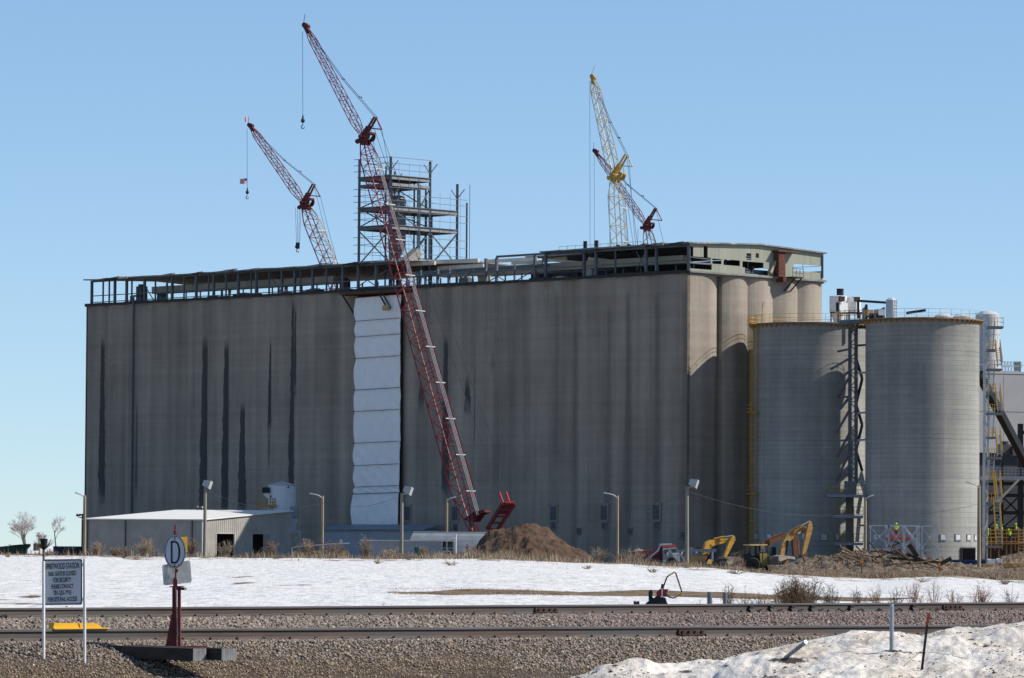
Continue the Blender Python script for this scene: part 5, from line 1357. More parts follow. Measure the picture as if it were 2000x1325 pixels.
# ------------------------------------------------------------ metal shed
shed = thing('metal_shed', P(400, 1085, 555), 'long grey ribbed metal shed with white roof and two dark doorways', 'shed')
shed_m, t_, b_ = nodes_of('ribbed_shed_wall')
v_ = objco(t_); w_ = t_.nodes.new('ShaderNodeTexWave'); w_.bands_direction = 'DIAGONAL'; w_.inputs['Scale'].default_value = .62
mp = t_.nodes.new('ShaderNodeMapping'); mp.inputs['Scale'].default_value = (1.73, 1.73, 0); t_.links.new(v_, mp.inputs[0]); t_.links.new(mp.outputs[0], w_.inputs[0])
n_ = noise_node(t_, v_, .5, 4)
t_.links.new(mixc(t_, ramp(t_, n_, .3, .7), (.35, .33, .295), (.44, .42, .385)), b_.inputs['Base Color']); b_.inputs['Roughness'].default_value = .6
bump_to(t_, b_, w_.outputs['Fac'], .25, .1)
K0 = P(395, 1016, 589.5)                      # front right top corner of the wall
sA = Vector((-1, .10, 0)).normalized(); sB = Vector((.62, .785, 0)).normalized()   # along the front, along the gable
def hitl(px, py, o, d):                        # distance along horizontal direction d from o where pixel column px is met
    k = (px - 1000 - (py - 662) * .0061) / F; return (k * o.y - o.x) / (d.x - k * d.y)
Lf = hitl(173, 1016, K0, sA); Lgb = hitl(574, 1000, K0, sB); Lg = Lgb
zE = K0.z; zR = P(560, 999, (K0 + sB * Lg).y).z
def Sh(a, b, z): return Vector((K0.x, K0.y, 0)) + sA * a + sB * b + ZV * z
mb = MB(); mb.hexa([Sh(Lf, 0, SITE), Sh(0, 0, SITE), Sh(0, .15, SITE), Sh(Lf, .15, SITE), Sh(Lf, 0, zE), Sh(0, 0, zE), Sh(0, .15, zE), Sh(Lf, .15, zE)]); mb.build('front_wall', shed_m, shed)
d0, d1 = hitl(427, 1045, K0, sB), hitl(463, 1045, K0, sB); d2, d3 = hitl(497, 1045, K0, sB), hitl(534, 1045, K0, sB)
zd = P(445, 1042, (K0 + sB * d0).y).z
def zroof(b): return zE + (zR - zE) * min(1, b / Lg)
mb = MB()
for (b0, b1, z0) in ((.15, d0, SITE), (d0, d1, zd), (d1, d2, SITE), (d2, d3, zd), (d3, Lg, SITE)):
    mb.hexa([Sh(-.0, b0, z0), Sh(0, b1, z0), Sh(.15, b1, z0), Sh(.15, b0, z0), Sh(0, b0, zroof(b0)), Sh(0, b1, zroof(b1)), Sh(.15, b1, zroof(b1)), Sh(.15, b0, zroof(b0))])
mb.build('gable_wall', shed_m, shed)
# ribs on the gable
mb = MB(); b = .3
while b < Lg:
    z0 = zd if (d0 < b < d1 or d2 < b < d3) else SITE
    mb.hexa([Sh(-.05, b, z0), Sh(-.05, b + .1, z0), Sh(0, b + .1, z0), Sh(0, b, z0), Sh(-.05, b, zroof(b)), Sh(-.05, b + .1, zroof(b)), Sh(0, b + .1, zroof(b)), Sh(0, b, zroof(b))]); b += .42
mb.build('wall_rib', shed_m, shed)
mb = MB(); a = .3
while a < Lf:
    mb.hexa([Sh(a, -.05, SITE), Sh(a + .1, -.05, SITE), Sh(a + .1, 0, SITE), Sh(a, 0, SITE), Sh(a, -.05, zE), Sh(a + .1, -.05, zE), Sh(a + .1, 0, zE), Sh(a, 0, zE)]); a += .42
mb.build('wall_rib', shed_m, shed)
mb = MB(); mb.hexa([Sh(4, .5, SITE), Sh(4, Lg, SITE), Sh(4.2, Lg, SITE), Sh(4.2, .5, SITE), Sh(4, .5, zE - .3), Sh(4, Lg, zE - .3), Sh(4.2, Lg, zE - .3), Sh(4.2, .5, zE - .3)]); mb.build('inner_partition', M('dark_shed_inside', (.03, .032, .036), .9), shed)
mb = MB(); c = [Sh(Lf + .3, -.3, zE - .05), Sh(-.3, -.3, zE - .05), Sh(-.3, Lg, zR - .02), Sh(Lf + .3, Lg, zR - .02)]
mb.hexa(c + [p + ZV * .16 for p in c])
mb.build('roof', M('white_metal_roof', (.80, .79, .76), .45, var=.04), shed)
mb = MB()
for (b0, b1) in ((d0, d1), (d2, d3)):
    for b in (b0, b1): mb.hexa([Sh(-.08, b - .06, SITE), Sh(-.08, b + .06, SITE), Sh(.02, b + .06, SITE), Sh(.02, b - .06, SITE), Sh(-.08, b - .06, zd), Sh(-.08, b + .06, zd), Sh(.02, b + .06, zd), Sh(.02, b - .06, zd)])
    mb.hexa([Sh(-.08, b0, zd - .06), Sh(-.08, b1, zd - .06), Sh(.02, b1, zd - .06), Sh(.02, b0, zd - .06), Sh(-.08, b0, zd + .06), Sh(-.08, b1, zd + .06), Sh(.02, b1, zd + .06), Sh(.02, b0, zd + .06)])
pieces(mb, 'door_trim', lgrey_m, shed)
mb = MB(); mb.hexa([Sh(-.06, -.06, SITE), Sh(-.06, .16, SITE), Sh(.16, .16, SITE), Sh(.16, -.06, SITE), Sh(-.06, -.06, zE), Sh(-.06, .16, zE), Sh(.16, .16, zE), Sh(.16, -.06, zE)]); mb.build('corner_trim', lgrey_m, shed)
for x in (178, 252, 382):
    a = hitl(x, 1040, K0, sA); mb = MB(); mb.bar(Sh(a, -.12, SITE), Sh(a, -.12, zE), .14, .12); mb.build('downspout', M('dark_downspout', (.05, .055, .065), .6), shed)

# white dust tank with conical lid beside the shed
root = thing('hopper_tank', P(548, 1085, 617), 'stout white tank with conical lid and yellow side platform behind the shed', 'tank')
DT = 617.0; s = DT / F; cx = P(551, 970, DT).x; rad = 27 * s; zl = P(551, 948, DT).z; zb = P(551, 1000, DT).z
mb = MB(); mb.lathe((cx, DT, 0), [(rad * .35, zb - 3.2), (rad, zb), (rad, zl)], 28); mb.build('tank_shell', M('bluish_white_paint', (.66, .68, .72), .5, var=.05), root, smooth=False)
mb = MB(); mb.lathe((cx, DT, 0), [(rad + .08, zl - .06), (rad + .08, zl + .04), (.05, P(551, 940, DT).z)], 28); mb.build('cone_lid', lgrey_m, root)
mb = MB(); rect_px(mb, 512, 525, 952, 963, DT - 1.5, 1.2); mb.build('motor_box', dark_m, root); mb = MB(); mb.ball(P(563, 952, DT - 2), .13, 6); mb.ball(P(529, 970, DT - 2), .13, 6); pieces(mb, 'port_cap', dark_m, root)
mb = MB(); prism_px(mb, [(513, 964), (527, 964), (527, 980)], DT - 1.2, .8); mb.build('inlet_duct', white_m, root)
mb = MB()
for y in (974, 981): mb.path([P(501, y, DT - 1.8), P(538, y + .3, DT - 1.8)], .06, 4)
mb.bar(P(501, 988, DT - 1.5), P(540, 988, DT - 1.5), 1.6, .3)
for x in (502, 506, 520, 528, 533, 538): mb.tube(P(x, 974, DT - 1.8), P(x, 988, DT - 1.8), .06, None, 4)
for x in (526, 531, 536): mb.tube(P(x, 988, DT - 1.6), P(x + 1, 1000, DT - 1.4), .08, None, 4)
mb.build('yellow_platform', M('dull_yellow_rail', (.42, .24, .05), .7), root)
root = thing('filter_unit', P(576, 1085, 609), 'grey filter box with curved chute and white support frame at the shed end', 'filter unit')
DQ = 609.0; mb = MB(); rect_px(mb, 566, 583, 990, 1011, DQ, 2); mb.build('filter_box', M('grey_filter_panel', (.22, .25, .29), .6), root)
mb = MB(); prism_px(mb, [(566, 1011), (583, 1011), (582, 1018), (577, 1026), (577, 1036), (566, 1036)], DQ + .2, 1.6); mb.build('chute', M('pale_duct', (.42, .45, .50), .5), root)
mb = MB(); mb.bar(P(567, 1039, DQ), P(588, 1039, DQ), .3, .3); mb.bar(P(587, 1039, DQ), P(587, 1090, DQ), .2, .2); mb.bar(P(586, 1042, DQ), P(567, 1068, DQ), .22, .15); mb.build('support_frame', lgrey_m, root)

# low lean-to in front of the white sheeting
root = thing('lean_to_shed', P(735, 1085, 585), 'low pale lean-to shed below the foot of the white tarp', 'shed')
mb = MB(); DH = 578.0; lm = M('pale_blue_grey_panel', (.34, .37, .42), .65, var=.1, scale=.4)
a0, a1 = face_ab(838, 1060, -3)[0], face_ab(640, 1060, -3)[0]; zt_ = face_ab(735, 1036, -3)[1]
block(mb, a0, a1, -4.0, -1.2, SITE, zt_); mb.build('wall', lm, root)
mb = MB(); mb.hexa([E(a0 - .2, -4.3, zt_ + .003), E(a0 - .2, -1.2, zt_ + .7), E(a1 + .2, -1.2, zt_ + .7), E(a1 + .2, -4.3, zt_ + .003), E(a0 - .2, -4.3, zt_ + .15), E(a0 - .2, -1.2, zt_ + .85), E(a1 + .2, -1.2, zt_ + .85), E(a1 + .2, -4.3, zt_ + .15)]); mb.build('roof', M('grey_lean_to_roof', (.22, .25, .29), .6), root)
# hoop-roofed hut
root = thing('hoop_hut', P(870, 1085, 545), 'low round-roofed grey metal hut between the tarp wall and dirt pile', 'hut')
Dh = 545.0; s = Dh / F; x0, x1 = P(776, 1060, Dh).x, P(965, 1060, Dh).x; zt_ = P(870, 1040.5, Dh).z; hr = zt_ - SITE
def hoop(x, sh): return [Vector((x + sh * math.sin(t) * 0, Dh + 1.5 - 1.5 * math.cos(t), SITE + hr * math.sin(t))) for t in [math.pi * i / 14 for i in range(15)]]
mb = MB(); h0 = hoop(x0 + 1.2, 0); h1 = hoop(x1, 0)
for i, p in enumerate(h0): p.x = x0 + 2.0 * math.sin(math.pi * i / 14)
o = len(mb.v); mb.v += [tuple(p) for p in h0 + h1]
for i in range(14): mb.f.append((i, 15 + i, 16 + i, i + 1)); mb.m.append(0)
mb.f.append(tuple(range(15))); mb.f.append(tuple(reversed(range(15, 30)))); mb.m += [0, 0]
mb.build('hoop_shell', M('bluish_galvanised_sheet', (.24, .26, .29), .6, metal=.1, var=.12, scale=.8), root, smooth=False)
mb = MB(); mb.bar((x0 + 2.0, Dh + 1.5, zt_ + .05), (x1, Dh + 1.5, zt_ + .05), .5, .10); mb.build('lit_ridge_strip', white_m, root)  # white strip paints the sunlit top edge of the hut
# white semi trailer
root = thing('box_trailer', P(795, 1092, 470), 'long pale box trailer with open rear frame standing in dry weeds', 'trailer')
Dt = 470.0; p0, p1 = P(704, 1057, Dt), P(862, 1060, Dt); mb = MB()
mb.box(p0.x, p1.x, Dt, Dt + 2.5, p0.z - 2.4, p0.z); mb.build('trailer_box', M('pale_blue_trailer_side', (.33, .35, .38), .6, var=.1), root)
mb = MB(); mb.box(p0.x - .05, XP(887, Dt, 1070), Dt - .08, Dt + 2.6, p0.z, p0.z + .14); mb.build('top_rail', beamw_m, root)
mb = MB()
for x in (863, 873, 886): q = P(x, 1062, Dt); mb.bar((q.x, Dt - .05, p0.z - 2.3), (q.x, Dt - .05, p0.z), .14, .14)
for y in (1071, 1077): mb.bar(P(862, y, Dt), P(887, y, Dt), .1, .1)
mb.build('rear_frame', lgrey_m, root)
mb = MB(); mb.box(XP(863, Dt, 1070), XP(886, Dt, 1070), Dt + .4, Dt + .6, p0.z - 2.3, p0.z); mb.build('rear_door', M('dark_trailer_door', (.10, .11, .12), .6), root)
mb = MB()
for x in (715, 725, 845, 855): q = P(x, 1090, Dt); mb.tube((q.x, Dt - .1, SITE + .45), (q.x, Dt + .4, SITE + .45), .5, None, 12)
mb.build('wheel', tyre_m, root)
mb = MB(); p = P(890, 1044, 468); mb.tube((p.x, 468, SITE), p, .1, None, 6); mb.tube(p + ZV * .0 - Vector((.0, 0, .5)), p - Vector((.25, 0, .5)), .14, None, 6)
o = mb.build('white_post', white_m, None, (p.x, 468, SITE)); tag(o, 'thin white post with small fitting behind the pale trailer door', 'post')
mb = MB(); p = P(817, 1072, 462); mb.hexa([p + Vector(q) for q in ((-.35, 0, -.5), (.4, 0, -.5), (.4, .4, -.5), (-.35, .4, -.5), (-.45, 0, .2), (.5, 0, .05), (.4, .4, .1), (-.4, .4, .2))])
tag(mb.build('tarpaulin_bundle', M('green_tarpaulin', (.01, .10, .08), .6), None, p - ZV * .5), 'small green bundle lying against the pale trailer side', 'bundle')

# red and white marker signs
for (x, y, D, lb) in ((912.5, 1068, 455, 'small red and white sign on a stake at the foot of the dirt pile'), (1489.5, 1072, 432, 'small red and white sign on a stake in front of the wheel loader')):
    p = P(x, y, D); root = thing('marker_sign', (p.x, D, height(np.array([p.x]), np.array([D]))[0]), lb, 'sign', 'small red signs')
    mb = MB(); mb.tube((p.x, D + .05, SITE), p, .06, None, 5); mb.build('stake', dark_m, root)
    mb = MB(); mb.box(p.x - .17, p.x + .17, D - .02, D + .03, p.z - .28, p.z + .28); sp_ = mb.build('sign_panel', white_m, root)
    mb = MB(); mb.box(p.x - .13, p.x + .13, D - .03, D - .021, p.z - .22, p.z + .13); mb.box(p.x - .13, p.x + .13, D - .03, D - .021, p.z + .19, p.z + .25); mb.build('red_field', M('sign_red', (.42, .02, .04), .5), sp_)
    mb = MB(); mb.box(p.x - .03, p.x + .03, D - .04, D - .031, p.z - .18, p.z + .0); mb.box(p.x - .07, p.x + .07, D - .04, D - .031, p.z - .02, p.z + .05); mb.build('white_mark', white_m, sp_)
# survey stakes
for (x, y, lb) in ((1683, 1099, 'orange-topped survey stake in front of the soil and timber heap'), (1834.5, 1105, 'orange-topped survey stake near the heap right end plank')):
    p = P(x, y, 415); root = thing('survey_stake', (p.x, 415, hgt(p.x, 415)), lb, 'stake', 'survey stakes')
    mb = MB(); mb.tube((p.x, 415, hgt(p.x, 415) - .1), p, .05, None, 5); mb.build('stake', dark_m, root)
    mb = MB(); mb.box(p.x - .12, p.x + .12, 414.9, 415.1, p.z - .1, p.z + .25); mb.build('marker_cap', M('marker_orange', (.75, .30, .02), .6), root)

# gate rail, crates and red bar in the weeds
root = thing('pipe_gate', P(620, 1088, 455), 'low pipe gate with a red bar lying among dry weeds under a street lamp', 'gate')
mb = MB(); mb.path([P(571, 1088, 455), P(570.5, 1070, 455), P(578, 1069, 455), P(640, 1063.5, 455), P(683, 1061.5, 455)], .06, 5)
for x, y in ((600, 1067), (625, 1065), (655, 1063)): mb.tube(P(x, y, 455), P(x, 1088, 455), .05, None, 4)
mb.build('pipe', galv_m, root)
mb = MB(); mb.bar(P(598, 1064, 456), P(652, 1063, 456), .14, .14); mb.build('red_bar', M('faded_red_bar', (.35, .06, .06), .6), root)
mb = MB(); mb.path([P(664, 1062, 455), P(665, 1055, 455), P(667, 1054, 455), P(668, 1062, 455)], .05, 4); mb.build('hook_loop', white_m, root)
def crate(x0, x1, y0, y1, D, lb, mt):
    p0, p1 = P(x0, y1, D), P(x1, y0, D); root = thing('wooden_crate', ((p0.x + p1.x) / 2, D, p0.z), lb, 'crate', 'wooden crates')
    mb = MB(); mb.box(p0.x, p1.x, D, D + 1.4, p0.z, p1.z); mb.build('crate_body', mt, root)
    mb = MB(); n = max(2, int((p1.x - p0.x) / .45))
    for k in range(n + 1): x = p0.x + (p1.x - p0.x) * k / n; mb.box(x - .05, x + .05, D - .06, D - .003, p0.z, p1.z + .05)
    mb.build('crate_slat', lumber_m, root)
crate(574, 587, 1078, 1086, 452, 'short orange-brown wooden crate beside the pipe gate', formply_m)
crate(613, 630, 1076, 1087, 452, 'pale slatted wooden crate left of the lamp pole foot', lumber_m)
crate(634, 680, 1075.5, 1087, 452, 'long pale slatted wooden crate right of the lamp pole foot', lumber_m)

# ------------------------------------------------------------ dirt pile and heap of soil and timber
def mound(name, profile, D, depth, mat, label, cat, seed, amp, parent=None, nx=110, ny=34, ridges=0):
    xs = [p[0] for p in profile]; x0, x1 = xs[0], xs[-1]; s = D / F
    v, f = [], []
    for j in range(ny + 1):
        for i in range(nx + 1):
            px = x0 + (x1 - x0) * i / nx; k = j / ny * 2 - 1
            y = np.interp(px, xs, [p[1] for p in profile]); h = (P(px, y, D).z - SITE)
            X = (px - 1000) / F * D; Y = D + k * depth
            hh = h * max(0, 1 - abs(k) ** 1.25)
            nz = (fbm(np.array([X * .5 + seed]), np.array([Y * .5])).item() - .5) * amp + (fbm(np.array([X * 1.7 + seed]), np.array([Y * 1.7]), 4).item() - .5) * amp * .45
            if ridges: nz += -abs(math.sin(X * .9 + 2 * fbm(np.array([X * .3]), np.array([Y * .3]), 2).item())) * ridges * max(0, -k)
            hh += nz * min(1, hh / 1.0)
            v.append((X, Y, SITE - .1 + max(0, hh)))
    for j in range(ny):
        for i in range(nx): o = j * (nx + 1) + i; f.append((o, o + 1, o + nx + 2, o + nx + 1))
    mb = MB(); mb.v = v; mb.f = f; mb.m = [0] * len(f)
    return mb.build(name, mat, parent, None if parent else (( (x0 + x1) / 2 - 1000) * s, D, SITE))
dirt_m = M('brown_topsoil', (.080, .046, .027), .95, var=.45, scale=.55, bump=.8, bdist=.5, col2=(.045, .027, .016), c2lo=.52, c2hi=.7)
o = mound('dirt_pile', [(880, 1088), (920, 1078), (935, 1066), (952, 1046), (975, 1035), (990, 1029), (1010, 1022), (1030, 1019), (1048, 1021), (1062, 1029), (1085, 1042), (1110, 1060), (1135, 1075), (1165, 1092)], 470, 14, dirt_m, '', '', 3, 1.1, ridges=.22)
tag(o, 'tall pile of brown topsoil in front of the long elevator wall', 'dirt pile')
heap_m = M('grey_brown_rubble_soil', (.13, .095, .065), .95, var=.5, scale=1.1, bump=.9, bdist=.5, col2=(.26, .20, .14), c2lo=.5, c2hi=.65)
heap = thing('debris_heap', P(1700, 1100, 440), 'long heap of grey-brown soil with tangled broken timbers in front of the silos', 'debris heap')
mound('soil', [(1500, 1106), (1540, 1099), (1560, 1092), (1590, 1086), (1640, 1080), (1680, 1076), (1720, 1078), (1760, 1084), (1800, 1092), (1850, 1098), (1900, 1104), (1960, 1108)], 440, 11, heap_m, '', '', 9, 1.6, heap, 150, 30)
logm = [M('dark_log', (.05, .036, .026), .9, var=.4, scale=3), M('pale_broken_wood', (.28, .20, .13), .9, var=.3, scale=3), M('mid_log', (.15, .10, .065), .9, var=.3, scale=3)]
rr = random.Random(5)
for i in range(88):
    x = rr.gauss(1755, 50) if i < 62 else rr.uniform(1580, 1700); x = min(max(x, 1570), 1850); yt = np.interp(x, [1560, 1680, 1720, 1760, 1800, 1850], [1092, 1077, 1077, 1082, 1091, 1098])
    D = 440 - rr.uniform(-3, 8); y = yt + rr.uniform(0, 14); L = rr.uniform(.8, 3.4); ang = rr.gauss(-.5, .40); dy = rr.uniform(-.5, .5)
    c = P(x, y, D); d = Vector((math.cos(ang), dy, math.sin(ang))).normalized()
    mb = MB(); r_ = rr.uniform(.03, .11)
    if rr.random() < .6: mb.tube(c - d * L / 2, c + d * L / 2, r_, r_ * .6, 5)
    else: mb.bar(c - d * L / 2, c + d * L / 2, r_ * 2.2, r_ * 1.2)
    mb.build('timber', rr.choices(logm, (7, 1, 5))[0], heap)
for (x0, y0, x1, y1, r_) in ((1832, 1104, 1858, 1091, .2), (1775, 1064, 1792, 1088, .22), (1772, 1082, 1830, 1112, .14), (1740, 1090, 1845, 1100, .12), (1800, 1094, 1822, 1118, .12)):
    mb = MB(); mb.bar(P(x0, y0, 434), P(x1, y1, 434), r_ * 1.6, r_ * 2); mb.build('timber', logm[0], heap)

# ------------------------------------------------------------ machines
def lettering(name, body, parent, px, py, D, size_px, mat, yaw=0, rot=0, xs=.9):
    s = D / F; xa = Vector((math.cos(yaw) * math.cos(rot), math.sin(yaw), math.sin(rot))).normalized(); up = Vector((0, 0, 1)); up = (up - xa * xa.dot(up)).normalized()
    return text_mesh(name, body, size_px * s, mat, parent, P(px, py, D - .03), xa, up, xs, ext=.01)
YW = R(22)
def excavator(label, D, boom, stick, cyl, rod, boomcyl, body, mt, extra):
    root = thing('excavator', P(body[0], body[3], D), label, 'excavator', 'yellow excavators')
    mb = MB(); prism_px(mb, boom, D, .55, YW); bo = mb.build('boom', mt, root)
    mb = MB(); prism_px(mb, stick, D + .05, .45, YW); stk = mb.build('stick', mt, root)
    mb = MB(); mb.tube(P(*cyl[0], D), P(*cyl[1], D), .15, None, 8); mb.build('stick_cylinder', mt, root)
    mb = MB(); mb.tube(P(*rod[0], D), P(*rod[1], D), .09, None, 8); mb.build('cylinder_rod', M('chrome_rod', (.6, .6, .6), .2, metal=.9), root)
    mb = MB(); mb.tube(P(*boomcyl[0], D - .2), P(*boomcyl[1], D - .2), .16, .1, 8); mb.build('boom_cylinder', dark_m if extra else mt, root)
    x0, x1, y0, y1 = body
    mb = MB(); rect_px(mb, x0, x1, y0, y1, D + .2, 2.6, YW); b0 = mb.build('machine_body', mt, root)
    mb = MB(); rect_px(mb, x0 - 4, x1 + 6, y1 + 1, y1 + 10, D - .3, 3.4, YW); mb.build('crawler_track', tyre_m, root)
    mb = MB(); rect_px(mb, x0 + 2, x0 + 16, y0 - 17, y0, D + .6, 1.4, YW); mb.build('cab', glass_m, root)
    return root, bo, stk
ex1, b1, s1 = excavator('yellow excavator with its boom raised, nearest to the red dump truck', 497.0,
    [(1373.6, 1084), (1375, 1074), (1379, 1060), (1386.9, 1055.3), (1428, 1051.5), (1432.5, 1046), (1433, 1052), (1429.6, 1056.5), (1396, 1065.8), (1388.3, 1068.6), (1384, 1079)],
    [(1432.4, 1045.5), (1435.9, 1048.3), (1436.6, 1054.6), (1420, 1087), (1413.5, 1089), (1424, 1060)], ((1394.6, 1053.2), (1416, 1049)), ((1416, 1049), (1431, 1046)), ((1389, 1064), (1383, 1084)), (1352, 1381, 1086, 1102), myel_m, False)
mb = MB(); rect_px(mb, 1381, 1390, 1093, 1102, 496, 2.2, YW); mb.build('counterweight', myel_m, ex1)
mb = MB(); prism_px(mb, [(1413, 1089), (1421, 1087), (1422, 1098), (1412, 1104), (1404, 1101), (1406, 1093)], 497.0, 1.4, YW); mb.build('bucket', dark_m, ex1)
ink = M('black_lettering', (.015, .015, .03), .6)
lettering('lettering', 'KOMATSU', b1, 1409, 1057.2, 496.6, 4.6, ink, YW, R(8), 1.05)
ex2, b2, s2 = excavator('larger dusty yellow excavator with a black triangle badge, in front of the shaded silo', 505.0,
    [(1523, 1090), (1524.8, 1082), (1528, 1062.4), (1537.8, 1044.2), (1546.9, 1037.7), (1572.9, 1028), (1580, 1029.2), (1574.2, 1037), (1556, 1048.1), (1540.4, 1058.5), (1533, 1077), (1531, 1090)],
    [(1581.4, 1016.9), (1584.6, 1018.2), (1588.1, 1029.9), (1584, 1046.8), (1574.2, 1080.6), (1567, 1084.5), (1575.5, 1039)], ((1544.3, 1037.7), (1565.1, 1026.7)), ((1565.1, 1026.7), (1581.4, 1018.2)), ((1538.5, 1056), (1535.9, 1084)), (1500, 1540, 1086, 1100), myel2_m, True)
mb = MB(); prism_px(mb, [(1519.6, 1087), (1526, 1084.5), (1546, 1087), (1552, 1088), (1553.4, 1093), (1540, 1091), (1524, 1097), (1520, 1096)], 503.5, 2.0, YW); mb.build('pale_counterweight', M('pale_body_metal', (.42, .36, .28), .9, var=.25), ex2)  # paler piece in front of the machine body
mb = MB(); prism_px(mb, [(1567, 1083), (1576, 1078), (1579, 1082), (1574, 1089), (1566, 1092)], 505, .8, YW); mb.build('bucket', brownarm_m, ex2)
mb = MB(); prism_px(mb, [(1555.5, 1038.6), (1569, 1036), (1564, 1041), (1558, 1044.5)], 504.4, .05, YW); lp = mb.build('badge_panel', black_m, b2)
lettering('lettering', 'CAT', lp, 1561, 1040.6, 504.2, 4.2, white_m, YW, R(14), 1.0)
mb = MB(); prism_px(mb, [(1559, 1043.6), (1563, 1042.6), (1561, 1041.8)], 504.2, .03, YW); mb.build('badge_triangle', syel_m, lp)
# dark brown excavator behind
root = thing('excavator', P(1500, 1095, 520), 'dark brown excavator arm reaching behind the larger yellow excavator', 'excavator')
mb = MB(); prism_px(mb, [(1486, 1066), (1489, 1060), (1508, 1050), (1526, 1042.5), (1550, 1040), (1556, 1046), (1530, 1053), (1508, 1064), (1500, 1072)], 520, .6, YW); mb.build('boom', brownarm_m, root)
mb = MB(); prism_px(mb, [(1549, 1040), (1557, 1042), (1561, 1060), (1560, 1086), (1551, 1086), (1549, 1062)], 520, .5, YW); mb.build('stick', brownarm_m, root)
mb = MB(); mb.tube(P(1503, 1052, 519.5), P(1530, 1041, 519.5), .13, None, 6); mb.tube(P(1558.5, 1054, 519.5), P(1560, 1083, 519.5), .09, None, 6); mb.build('cylinder', M('copper_brown', (.26, .12, .06), .6), root)
mb = MB(); rect_px(mb, 1478, 1512, 1072, 1096, 521, 2.5, YW); mb.build('machine_body', brownarm_m, root)

# wheel loader facing left, bucket on the ground
root = thing('wheel_loader', P(1490, 1105, 440), 'dusty wheel loader with yellow cab roof and its bucket to the left', 'wheel loader')
DL_ = 440.0
mb = MB(); prism_px(mb, [(1484, 1081), (1498, 1081), (1504, 1088), (1504, 1108), (1486, 1104)], DL_, 1.8, R(15)); mb.build('engine_hood', M('dusty_yellow_hood', (.30, .21, .06), .7, var=.3), root)
mb = MB(); rect_px(mb, 1503, 1521, 1086, 1105, DL_ - .2, .5, R(15)); gr = mb.build('radiator_grille', M('grey_grille', (.12, .13, .13), .6), root)
mb = MB()
for k in range(7): y = 1088 + k * 2.5; mb.bar(P(1504, y, DL_ - .55), P(1520, y, DL_ - .1), .04, .08)
mb.build('grille_bar', dark_m, gr)
mb = MB(); rect_px(mb, 1466, 1497, 1066, 1086, DL_ + .3, 1.6, R(15)); mb.build('cab_glass', M('greenish_cab_glass', (.03, .06, .055), .12, spec=.6), root)
mb = MB()
for x in (1465, 1477, 1486, 1498): mb.bar(P(x, 1066, DL_ + .1), P(x, 1087, DL_ + .1), .1, .12)
mb.build('cab_post', dark_m, root)
mb = MB(); rect_px(mb, 1464, 1499, 1063.3, 1066, DL_ - .1, 2.1, R(15)); mb.build('cab_roof', M('loader_roof_yellow', (.62, .46, .16), .6), root)
mb = MB(); prism_px(mb, [(1458, 1084), (1486, 1086), (1490, 1104), (1460, 1106)], DL_ + .2, 1.5, R(15)); mb.build('frame', dark_m, root)
for (x, y, d) in ((1471, 1103, -.6), (1512, 1104, 1.4), (1462, 1100, 2.2)):
    c = P(x, y, DL_ + d); mb = MB(); ax = Matrix.Rotation(R(90), 3, 'X') @ Matrix.Identity(3)
    mb.lathe(c, [(.2, -.28), (.62, -.28), (.72, -.16), (.72, .16), (.62, .28), (.2, .28)], 18, 0, ax); wh = mb.build('wheel', tyre_m, root)
    mb = MB(); mb.lathe(c, [(.02, -.3), (.3, -.29), (.3, -.2)], 14, 0, ax); mb.build('rim', M('grey_rim', (.16, .17, .17), .6), wh)
mb = MB(); prism_px(mb, [(1417, 1088), (1446, 1087.5), (1450, 1094), (1452, 1104), (1432, 1103), (1419, 1102), (1421, 1096), (1431, 1095.5), (1417, 1092)], DL_ - .8, 2.4, R(15)); bk_ = mb.build('bucket', M('worn_bucket_steel', (.22, .17, .13), .7, var=.4), root)
mb = MB(); prism_px(mb, [(1419.5, 1095), (1431, 1095), (1430, 1102), (1422, 1103)], DL_ - 1.1, .3, R(15)); mb.build('bucket_plate', M('pale_bucket_plate', (.42, .36, .25), .8), bk_)
mb = MB(); mb.bar(P(1448, 1098, DL_ - .2), P(1468, 1086, DL_ - .2), .3, .4); mb.bar(P(1448, 1092, DL_), P(1466, 1080, DL_), .2, .25); mb.build('lift_arm', dark_m, root)
o_ = random.Random(3); mb = MB()
for k in range(60):
    x = o_.uniform(1430, 1462); y = 1087 - 8 * math.exp(-((x - 1447) / 9) ** 2) + o_.uniform(0, 5); c = P(x, y, DL_ + o_.uniform(.2, 1.2)); d = Vector((o_.gauss(0, 1), o_.gauss(0, .4), o_.gauss(0, .7))).normalized() * o_.uniform(.2, .55); mb.tube(c - d, c + d, .045, .03, 4)
tag(mb.build('scrap_pile', logm[1], None, P(1446, 1087, DL_)), 'tangle of pale sticks piled on the loader bucket', 'scrap pile')

